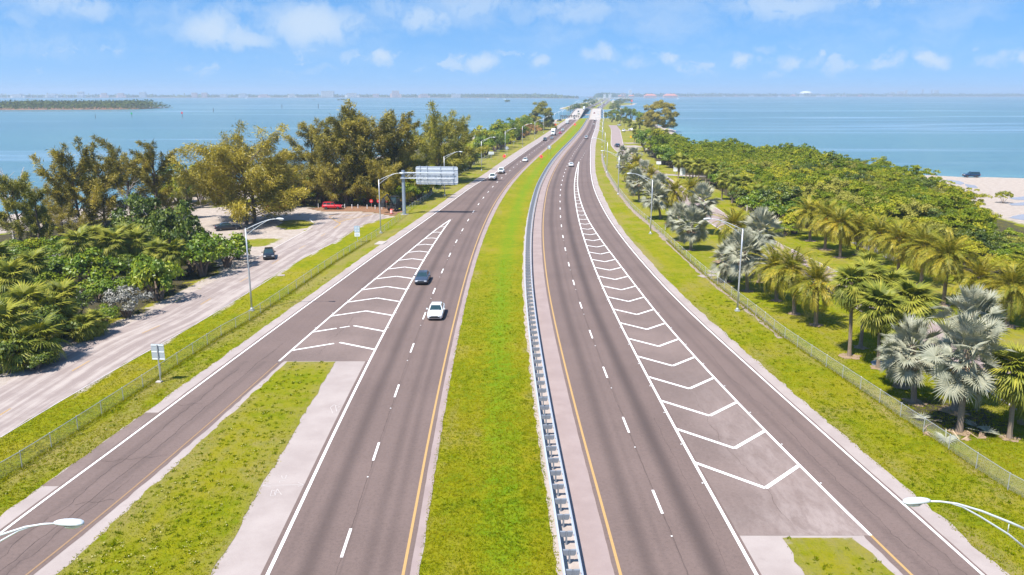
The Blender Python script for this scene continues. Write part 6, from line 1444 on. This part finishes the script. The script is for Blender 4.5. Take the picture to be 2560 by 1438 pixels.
# ------------------------------------------------------------------ vehicles (front towards +y)
WHEEL_T = MB().lathe([(.20, -.11), (.31, -.11), (.33, -.07), (.33, .07), (.31, .11), (.20, .11)], n=18).mesh('tyre', 'tyre_rubber', smooth=False)
WHEEL_R = MB().lathe([(.205, -.095), (.205, .085), (.12, .1), (.05, .115)], n=14).mesh('rim', 'rim_alloy')
SPEC = dict(
  sedan=dict(st=[(2.36,.36,.60,.62),(2.28,.24,.70,.80),(1.9,.2,.80,.88),(1.2,.2,.90,.91),(.75,.2,.95,.91),(0,.2,.96,.91),(-1.0,.2,.97,.91),(-1.55,.2,1.0,.90),(-2.05,.24,1.0,.86),(-2.3,.32,.92,.80),(-2.37,.42,.78,.70)], cab=(.98,-1.78,.28,-1.02,.80,.60,.94,1.44), ax=(1.42,-1.38), wr=1.0, pillars=(-.35,)),
  hatch=dict(st=[(2.05,.36,.62,.62),(1.97,.24,.76,.80),(1.6,.2,.88,.86),(1.0,.2,.98,.88),(.5,.2,1.0,.88),(-.6,.2,1.02,.88),(-1.5,.2,1.04,.86),(-1.9,.28,1.0,.80),(-1.98,.4,.86,.70)], cab=(.95,-1.9,.15,-1.45,.78,.60,.98,1.50), ax=(1.25,-1.25), wr=.97, pillars=(-.45,)),
  suv=dict(st=[(2.4,.45,.85,.72),(2.32,.35,.98,.88),(1.9,.32,1.08,.93),(1.2,.32,1.12,.95),(.7,.32,1.13,.95),(-1.0,.32,1.14,.95),(-2.1,.34,1.14,.94),(-2.36,.42,1.08,.88),(-2.42,.5,.95,.80)], cab=(.85,-2.34,.35,-2.1,.87,.72,1.12,1.78), ax=(1.42,-1.42), wr=1.14, pillars=(-.3,-1.35)),
  pickup=dict(st=[(2.85,.5,.95,.78),(2.76,.42,1.08,.93),(2.3,.4,1.17,.98),(1.5,.4,1.2,.99),(1.15,.4,1.2,.99),(-.85,.4,1.2,.99),(-.9,.4,.98,.99),(-2.7,.42,.98,.98),(-2.82,.5,.98,.94),(-2.86,.6,.9,.9)], cab=(1.2,-.82,.62,-.72,.90,.76,1.19,1.88), ax=(1.85,-1.75), wr=1.2, pillars=(-.1,)),
  van=dict(st=[(2.5,.45,.9,.75),(2.42,.35,1.1,.92),(2.0,.3,1.2,.97),(1.4,.3,1.25,.98),(0,.3,1.25,.98),(-2.3,.3,1.25,.97),(-2.5,.38,1.2,.93),(-2.55,.5,1.0,.85)], cab=(1.75,-2.46,1.0,-2.36,.92,.82,1.24,1.95), ax=(1.55,-1.5), wr=1.06, pillars=(.1,-1.2)))
def q_in(P, m_, off):
    """a quad shrunk to its middle and moved out along its normal"""
    P = np.array(P, float); c_ = P.mean(0); n_ = np.cross(P[1] - P[0], P[3] - P[0]); n_ /= np.linalg.norm(n_)
    return [tuple(p + (c_ - p) * m_ + n_ * off) for p in P]
CARM = {}
def car_meshes(kind):
    if kind in CARM: return CARM[kind]
    S_ = SPEC[kind]; out = []; rows = []
    for y, zb_, zt, w_ in S_['st']:
        dz = zt - zb_; half = [(w_ * .88, zb_), (w_, zb_ + .12 * dz), (w_ * 1.0, zb_ + .55 * dz), (w_ * .965, zt - .10 * dz), (w_ * .86, zt - .015), (w_ * .45, zt + .012)]
        rows.append([(x, y, z) for x, z in half] + [(-x, y, z) for x, z in half[::-1]])
    b = MB().grid(rows[::-1], closed=True, caps=True)
    yf, yr, tf, tr, wb_, wt_, zb_, zt = S_['cab']
    b_lo = [(wb_, yf, zb_ - .05), (wb_ + .02, (yf + yr) / 2, zb_ - .05), (wb_ - .02, yr, zb_ - .05)]
    B4 = [(-wb_, yf, zb_ - .04), (wb_, yf, zb_ - .04), (wb_, yr, zb_ - .04), (-wb_, yr, zb_ - .04)]; T4 = [(-wt_, tf, zt - .05), (wt_, tf, zt - .05), (wt_, tr, zt - .05), (-wt_, tr, zt - .05)]
    R4 = [(-wt_ * .88, tf - .1, zt), (wt_ * .88, tf - .1, zt), (wt_ * .88, tr + .12, zt - .01), (-wt_ * .88, tr + .12, zt - .01)]
    c = MB(); c.grid([B4, T4, R4], closed=True); c.add(R4, [(3, 2, 1, 0)])
    bm_ = b.mesh('body', 'trim_black', smooth=True); cm_ = c.mesh('cabin', 'trim_black', smooth=False)
    out.append(('body', bm_, 'P', None)); out.append(('cabin', cm_, 'P', None))
    gl = lambda P, m_, nm: out.append((nm, MB().add(q_in(P, m_, .012), [(0, 1, 2, 3)]).mesh(nm, 'car_glass'), None, None))
    gl([B4[1], B4[0], T4[0], T4[1]], .10, 'windscreen'); gl([B4[3], B4[2], T4[2], T4[3]], .16, 'rear_window')
    cuts = [yf] + list(S_['pillars']) + [yr]; cutt = [tf] + list(S_['pillars']) + [tr]
    for s_ in (1, -1):
        for i in range(len(cuts) - 1):
            a0, a1, t0, t1 = cuts[i] - (.18 if i == 0 else .05), cuts[i + 1] + (.18 if i == len(cuts) - 2 else .05), cutt[i] - (.06 if i == 0 else .05), cutt[i + 1] + (.1 if i == len(cuts) - 2 else .05)
            zl, zh = zb_ + .03, zt - .11; f0 = (zl - zb_ + .04) / (zt - zb_ - .01); f1 = (zh - zb_ + .04) / (zt - zb_ - .01); x0 = wb_ + (wt_ - wb_) * f0 + .013; x1 = wb_ + (wt_ - wb_) * f1 + .013
            P = [(s_ * x0, a0, zl), (s_ * x0, a1, zl), (s_ * x1, t1, zh), (s_ * x1, t0, zh)]
            out.append(('side_window', MB().add(P, [(3, 2, 1, 0) if s_ < 0 else (0, 1, 2, 3)]).mesh('side_window', 'car_glass'), None, None))
    y0 = S_['st'][0][0]; ztf = S_['st'][1][2]; wf = S_['st'][1][3]; yb = S_['st'][-1][0]; ztb = S_['st'][-2][2]; wbk = S_['st'][-2][3]; big = kind in ('pickup', 'suv', 'van')
    for s_ in (1, -1):
        out.append(('headlight', MB().box((s_ * wf * .76, y0 - .055, ztf - .10), (.34, .14, .15 if big else .11), s_ * -.25).mesh('headlight', 'lamp_clear'), None, None))
        out.append(('tail_light', MB().box((s_ * wbk * .86, yb + .035, ztb - (.2 if big else .14)), (.2, .09, .34 if big else .16)).mesh('tail_light', 'lamp_red'), None, None))
        out.append(('mirror', MB().box((s_ * (wb_ + .2), yf - .22, zb_ + .1), (.2, .12, .15)).mesh('mirror', 'trim_black'), 'P', None))
    out.append(('grille', MB().box((0, y0 - .005, ztf - (.22 if big else .16)), (wf * 1.0, .05, .24 if big else .12)).mesh('grille', 'trim_black'), None, None))
    out.append(('front_bumper', MB().box((0, y0 - .02, .42 if not big else .55), (wf * 1.5, .1, .16)).mesh('front_bumper', 'trim_black'), None, None))
    out.append(('rear_bumper', MB().box((0, yb + .03, .46 if not big else .6), (wbk * 1.6, .12, .18)).mesh('rear_bumper', 'trim_black'), None, None))
    out.append(('licence_plate', MB().box((0, yb - .035, .66 if not big else .8), (.34, .02, .16)).mesh('licence_plate', 'plate_white'), None, None))
    if kind == 'pickup':
        for nm, c_, d_ in (('bed_wall', (.9, -1.85, 1.14), (.16, 1.9, .34)), ('bed_wall', (-.9, -1.85, 1.14), (.16, 1.9, .34)), ('tailgate', (0, -2.79, 1.14), (1.66, .1, .34))): out.append((nm, MB().box(c_, d_).mesh(nm, 'trim_black'), 'P', None))
        out.append(('bed_floor', MB().box((0, -1.84, .985), (1.62, 1.78, .02)).mesh('bed_floor', 'trim_black'), None, None))
    w_ = max(s[3] for s in S_['st'])
    for y in S_['ax']:
        for s_ in (1, -1): out.append(('wheel', (s_ * (w_ - .10), y, .33 * S_['wr']), S_['wr'], s_))
    CARM[kind] = out; return out
HUB = MB().lathe([(.10, -.06), (.10, .06)], n=8).mesh('wheel', 'trim_black')
def vehicle(kind, label, paint, loc, rz, group=None, small=False, name=None):
    nm = name or dict(sedan='sedan_car', hatch='hatchback_car', suv='suv_car', pickup='pickup_truck', van='van')[kind]
    t = thing(nm, label, dict(sedan='car', hatch='car', suv='car', pickup='pickup truck', van='van')[kind], loc, rz, group)
    for e in car_meshes(kind):
        if e[0] == 'wheel':
            _, p, s_, sd_ = e; h = link('wheel', HUB, t, p, (0, R(90) * sd_, 0), (s_,) * 3)
            link('tyre', WHEEL_T, h); link('rim', WHEEL_R, h)
        else:
            if small and e[0] in ('licence_plate', 'mirror', 'front_bumper', 'rear_bumper'): continue
            o = link(e[0], e[1], t)
            if e[2] == 'P': o.material_slots[0].link = 'OBJECT'; o.material_slots[0].material = MATS[paint]
    return t
def on_road(px, py):
    """where a vehicle seen at that pixel stands; the bridge deck is raised"""
    z = .04
    for _ in range(8): p = at(px, py, z); z = float(zb(p[1])) + .04
    return p
def hl(Y): return math.pi - math.atan(float(LC(Y + 3) - LC(Y - 3)) / 6)
def hr(Y): return -math.atan(float(RC(Y + 3) - RC(Y - 3)) / 6)
GV = 'vehicles on the highway'
for kd, lb, pt_, px, py in [('sedan','dark slate blue sedan coming along the left lane beside the painted gore','paint_slate',1057,704),('sedan','white sedan nearest the camera in the oncoming left carriageway','paint_white',1091,789),('pickup','white pickup truck ahead of a white suv near the left shoulder','paint_white',1232,449),('suv','white suv following the white pickup near the left shoulder','paint_white',1253,433),
     ('sedan','white sedan in the inner oncoming lane beside the work signs','paint_white',1313,404),('suv','black suv in the outer oncoming lane in front of the first white truck','paint_charcoal',1362,352),('sedan','dark sedan in the inner oncoming lane beside the black suv','paint_grey',1379,348),('sedan','red sedan in the inner oncoming lane beside the first white truck','paint_red',1400.5,334.5),('van','silver van behind the red sedan in the inner oncoming lane','paint_silver',1407,328)]:
    p = at(px, py, .04); vehicle(kd, lb, pt_, (p[0], p[1], .04), hl(p[1]), GV, py < 420)
for kd, lb, pt_, px, py in [('sedan','white sedan driving away at the tip of the right gore','paint_white',1428,416),('pickup','silver pickup driving away in the right carriageway','paint_silver',1465.5,347),('sedan','dark purple grey car driving away just before the bridge','paint_charcoal',1486.5,303)]:
    p = at(px, py, .04); vehicle(kd, lb, pt_, (p[0], p[1], .04), hr(p[1]), GV, py < 420)
for kd, lb, pt_, px, py in [('sedan','maroon car on the right bridge deck','paint_maroon',1486,284.5),('sedan','white car near the right rail of the right bridge','paint_white',1495,288)]:
    p = on_road(px, py); vehicle(kd, lb, pt_, (p[0], p[1], p[2]), hr(p[1]), GV, True)
for kd, lb, pt_, px, py in [('sedan','dark car on the left bridge deck, lower of two','paint_charcoal',1436,297.5),('sedan','dark car on the left bridge deck, upper of two','paint_charcoal',1436.5,290.5),('suv','black suv cresting the left bridge','paint_black',1446,281),('sedan','grey car cresting the left bridge behind the black suv','paint_grey',1457,277.5)]:
    p = on_road(px, py); vehicle(kd, lb, pt_, (p[0], p[1], p[2]), hl(p[1]), GV, True)
far_p = ['paint_white','paint_charcoal','paint_maroon','paint_silver','paint_black','paint_blue','paint_white','paint_grey']
i = 0
for Y in np.arange(1430, 2900, 36):
    for side in (0, 1):
        if rng.random() < .38: continue
        f = LC if side == 0 else RC; o_ = rng.choice([-1.8, 1.8]) if side == 0 else rng.choice([-1.8, 1.8]); y = Y + rng.random() * 20; x = float(f(y)) + o_
        vehicle(['sedan', 'suv', 'van', 'sedan'][i % 4], 'small %s far along the causeway on the %s carriageway' % ({'sedan': 'car', 'suv': 'suv', 'van': 'van'}[['sedan', 'suv', 'van', 'sedan'][i % 4]], ('oncoming', 'departing')[side]), far_p[(i * 5 + side) % 8], (x, y, .05), hl(y) if side == 0 else hr(y), 'distant traffic on the causeway', True); i += 1
def semi(label, loc, rz, L=11.0):
    t = thing('box_truck', label, 'truck', loc, rz, 'white trucks')
    link('hood', MB().prism([(3.1, .6), (4.9, .6), (4.95, 1.3), (4.7, 1.65), (3.1, 1.9)], -.95, .95, axis='x').mesh('hood', 'paint_white'), t)
    link('cab', MB().prism([(1.3, .7), (3.15, .7), (3.15, 1.9), (2.75, 2.85), (1.3, 3.0)], -1.15, 1.15, axis='x').mesh('cab', 'paint_white'), t)
    link('windscreen', MB().add([(-1.0, 3.135, 1.97), (1.0, 3.135, 1.97), (.95, 2.80, 2.78), (-.95, 2.80, 2.78)], [(0, 1, 2, 3)]).mesh('windscreen', 'car_glass'), t)
    link('fairing', MB().prism([(1.0, 3.0), (2.5, 2.95), (1.2, 3.9), (1.0, 3.95)], -1.1, 1.1, axis='x').mesh('fairing', 'paint_white'), t)
    link('cargo_box', MB().box((0, .9 - L / 2, 2.55), (2.5, L, 2.9)).mesh('cargo_box', 'white_hull'), t); link('chassis', MB().box((0, -1.2, .8), (1.0, L * .8, .35)).mesh('chassis', 'trim_black'), t)
    link('bumper', MB().box((0, 4.95, .6), (2.2, .18, .4)).mesh('bumper', 'rim_alloy'), t); link('grille', MB().box((0, 4.93, 1.15), (1.1, .1, .6)).mesh('grille', 'trim_black'), t)
    for s_ in (1, -1): link('headlight', MB().box((s_ * .8, 4.88, 1.0), (.3, .12, .25)).mesh('headlight', 'lamp_clear'), t)
    for y in (4.0, 1.6, .4, -L + 3.2, -L + 2.0):
        for s_ in (1, -1): h = link('wheel', HUB, t, (s_ * 1.02, y, .5), (0, R(90) * s_, 0), (1.5,) * 3); link('tyre', WHEEL_T, h); link('rim', WHEEL_R, h)
    return t
for lb, px, py in (('white box truck in the outer oncoming lane, nearer of two', 1383, 338.5), ('white box truck in front of the left bridge, farther of two', 1418, 309.5)):
    p = at(px, py, .04); semi(lb, (p[0], p[1], .04), hl(p[1]), 8.0)
p = on_road(1460, 274.5); semi('white truck coming over the crest of the left bridge', tuple(p), hl(p[1]))
# parked and frontage traffic
p = at(673, 645); vehicle('hatch', 'black hatchback driving towards the camera on the sandy frontage road', 'paint_black', (p[0], p[1], .03), math.pi + .27)
p = at(570, 575); vehicle('sedan', 'black sedan parked on the sand under the golden casuarina', 'paint_black', (p[0], p[1], .02), -1.12)
p = at(832, 523); t = vehicle('suv', 'red suv parked at the wood edge facing the overhead sign', 'paint_red', (p[0], p[1], .02), -1.57); t.scale = (.93,) * 3
p = at(700, 527); vehicle('sedan', 'red car almost hidden behind the golden casuarina foliage', 'paint_red', (p[0] - 1.2, p[1] + 1.5, .02), -1.2)
p = at(2427, 443.5); t = vehicle('suv', 'dark blue suv parked on the white beach at the far right', 'paint_navy', (p[0], p[1], .02), 1.45)
p = at(1559, 330); vehicle('van', 'white van parked beside the park road seen from behind', 'paint_white', (p[0], p[1], .04), -.2)
p = at(1580, 326); vehicle('suv', 'white vehicle among the palms right of the white van', 'paint_white', (p[0], p[1], .04), 1.2)
p = at(1543, 368); vehicle('suv', 'dark blue vehicle top showing on the park road behind silver palms', 'paint_navy', (p[0], p[1], .04), .1)
p = at(1548, 315); vehicle('sedan', 'silver car under the palms at the far end of the park road', 'paint_silver', (p[0], p[1], .04), .4)
p = at(1398, 303); vehicle('suv', 'dark utility vehicle at the sandy work place left of the bridge', 'paint_charcoal', (p[0], p[1], .04), 2.2); p = at(1390, 309)
t = thing('barrier_row', 'white construction barriers at the sandy work place by the left bridge', 'barriers', (p[0], p[1], 0), -.5)
for i in range(5): link('barrier', MB().prism([(-.3, 0), (.3, 0), (.1, .9), (-.1, .9)], -1.4, 1.4).mesh('barrier', 'white_hull'), t, (-2 + i * .4, -6 + i * 3.1, 0))
# work machine under the trees beside the overhead sign
p = at(991, 527); t = thing('excavator', 'black and orange wheeled work machine in the shade beside the overhead sign post', 'excavator', (p[0], p[1], 0), 2.5)
link('chassis', MB().box((0, 0, .9), (2.0, 3.2, .5)).mesh('chassis', 'trim_black'), t); link('body', MB().prism([(-1.5, 1.15), (1.0, 1.15), (1.1, 1.7), (-.2, 2.1), (-1.5, 2.0)], -1.0, 1.0, axis='x').mesh('body', 'trim_black'), t); link('hood', MB().prism([(-1.45, 2.0), (-.3, 2.1), (-.4, 2.35), (-1.4, 2.2)], -.8, .8, axis='x').mesh('hood', 'machine_orange'), t)
link('cab', MB().prism([(-.4, 2.0), (.9, 1.75), (.8, 3.2), (-.3, 3.2)], -.85, .85, axis='x').mesh('cab', 'car_glass'), t); link('cab_roof', MB().box((0, .25, 3.25), (1.9, 1.4, .1)).mesh('cab_roof', 'trim_black'), t)
link('boom', MB().tube([(0, 1.0, 1.6), (0, 2.6, 3.9), (0, 3.9, 3.2)], [.2, .18, .14], 6).mesh('boom', 'trim_black'), t); link('bucket', MB().prism([(3.6, 1.2), (4.3, 1.3), (4.2, 2.2), (3.8, 3.2), (3.6, 2.2)], -.5, .5, axis='x').mesh('bucket', 'trim_black'), t)
for y, s2 in ((1.1, 1.6), (-1.1, 2.1)):
    for s_ in (1, -1): h = link('wheel', HUB, t, (s_ * 1.05, y, .33 * s2), (0, R(90) * s_, 0), (s2,) * 3); link('tyre', WHEEL_T, h); link('rim', WHEEL_R, h)

# ------------------------------------------------------------------ grass blades near the camera
def tufts(n, xr, yr, inside, hmul=1.0, seed=0, tb=.5):
    r_ = np.random.default_rng(seed); x = xr[0] + (xr[1] - xr[0]) * r_.random(n); u_ = r_.random(n); y = yr[0] * (yr[1] / yr[0]) ** u_
    k_ = inside(x, y) & (r_.random(n) < np.clip((yr[1] - y) / (yr[1] * .55), 0, 1)); x, y = x[k_], y[k_]; n = len(x); nb = 4
    X = np.repeat(x, nb) + r_.normal(0, .05, n * nb); Y = np.repeat(y, nb) + r_.normal(0, .05, n * nb); m_ = n * nb
    h = (.04 + .04 * r_.random(m_)) * hmul * (.75 + .4 * vnoise(X, Y, .9, 31)); D = np.stack([r_.normal(0, .9, m_), r_.normal(0, .9, m_), np.ones(m_)], -1)
    tt = np.clip(tb + (np.repeat(vnoise(x, y, .8, 11), nb) - .5) * .55 + (np.repeat(vnoise(x, y, 3.5, 12), nb) - .5) * .9 + r_.normal(0, .16, m_), 0, 1)
    sel = (h > .035)
    return np.stack([X, Y, np.full(m_, .0)], -1)[sel], D[sel], rdir(m_, r_)[sel], h[sel] * 1.5, (.035 + .03 * r_.random(m_))[sel], tt[sel]
packs = [tufts(52000, (-9, 5), (30, 130), lambda x, y: (x > Lm(y) - .12) & (x < Rm(y) + .15), 1.0, 1, .5),
         tufts(30000, (-30, -10), (34, 74), lambda x, y: (x > gl_l(y) - .1) & (x < gl_r(y) + .1), 1.2, 2, .55),
         tufts(7000, (13, 25), (30, 42.3), lambda x, y: (x > gr_l(y) - .1) & (x < gr_r(y) + .1), 1.0, 3, .5),
         tufts(55000, (20, 45), (34, 120), lambda x, y: (x > Rs(y) - .15) & (x < np.interp(y, [q[1] for q in FENR], [q[0] for q in FENR])), 1.0, 4, .55),
         tufts(60000, (20, 48), (36, 110), lambda x, y: (x > np.interp(y, [q[1] for q in FENR], [q[0] for q in FENR])) & (x < 41.5), 1.1, 5, .5),
         tufts(80000, (-50, -19), (40, 120), lambda x, y: (x < Ls(y) + .12) & (x > SRr(y) + .25), 1.0, 6, .6),
         tufts(25000, (-75, -36), (56, 130), lambda x, y: (x < SRl(y) - 1.2) & (x > SRl(y) - 5.5), 1.3, 7, .5)]
fy = np.concatenate([np.random.default_rng(8).uniform(36, 140, 9000)]); fx0 = np.interp(fy, [q[1] for q in FENR], [q[0] for q in FENR]) + np.random.default_rng(9).normal(0, .16, len(fy))
fx1 = np.interp(fy, [q[1] for q in FENL], [q[0] for q in FENL]) + np.random.default_rng(10).normal(0, .16, len(fy))
for fx in (fx0, fx1):
    r_ = np.random.default_rng(int(abs(fx[0]) * 100)); n = len(fy); packs.append((np.stack([fx, fy, np.zeros(n)], -1), np.stack([r_.normal(0, .4, n), r_.normal(0, .4, n), np.ones(n)], -1), rdir(n, r_), .1 + .16 * r_.random(n), .04 + .03 * r_.random(n), np.clip(.72 + r_.normal(0, .25, n), 0, 1)))
# taller weeds in the island and median, with pale flower heads
r_ = np.random.default_rng(77); wx, wy, wk = [], [], []
for (xr, yr, ins, n) in (((-30, -10), (34, 74), lambda x, y: (x > gl_l(y) + .3) & (x < gl_r(y) - .3), 1500), ((-9, 5), (34, 110), lambda x, y: (x > Lm(y) + .5) & (x < Rm(y) - .5) & (np.abs(x - (Lm(y) + Rm(y)) / 2 - .8) < 1.6 + 1.5 * r_.random(len(x))), 260), ((20, 40), (36, 100), lambda x, y: (x > Rs(y) + .5) & (x < np.interp(y, [q[1] for q in FENR], [q[0] for q in FENR]) - .3), 900), ((-45, -24), (44, 110), lambda x, y: (x < Ls(y) - .4) & (x > np.interp(y, [q[1] for q in FENL], [q[0] for q in FENL])), 600), ((13, 25), (34, 42), lambda x, y: (x > gr_l(y) + .3) & (x < gr_r(y) - .3), 120)):
    n = int(n * .4); x = r_.uniform(*xr, n * 3); y = yr[0] * (yr[1] / yr[0]) ** r_.random(n * 3); kq = ins(x, y); wx.append(x[kq][:n]); wy.append(y[kq][:n])
wx, wy = np.concatenate(wx), np.concatenate(wy); nn = len(wx); q = np.repeat(np.arange(nn), 14); sz = r_.uniform(.07, .16, nn)[q]; m_ = len(q)
Pw = np.stack([wx[q] + r_.normal(0, 1, m_) * sz * .55, wy[q] + r_.normal(0, 1, m_) * sz * .55, np.full(m_, .02)], -1)
packs.append((Pw, np.stack([r_.normal(0, .9, m_), r_.normal(0, .9, m_), np.ones(m_)], -1), rdir(m_, r_), sz * 1.1, sz * .5, np.clip(r_.normal(.2, .15, m_), 0, 1)))
fi = r_.choice(np.where(wx < -9.5)[0], min(170, int((wx < -9.5).sum() * .35)), replace=False); q = np.repeat(fi, 4); m_ = len(q)
link('wildflowers', leaves(np.stack([wx[q] + r_.normal(0, .16, m_), wy[q] + r_.normal(0, .16, m_), .09 + .08 * r_.random(m_)], -1), rdir(m_, r_) * np.array([1, 1, .2]), np.tile([0., 0, 1], (m_, 1)) + rdir(m_, r_) * .3, np.full(m_, .085), np.full(m_, .075), r_.random(m_), 'wildflowers', 'wildflowers'), kind='stuff')
link('grass', leaves(*[np.concatenate([p_[i] for p_ in packs]) for i in range(6)], 'grass', 'grass_blades'), kind='stuff')

# ------------------------------------------------------------------ air
hz_ = link('haze', MB().box((0, 4590, 38.5), (13900, 10000, 82)).mesh('haze', 'haze_air'), kind='stuff')
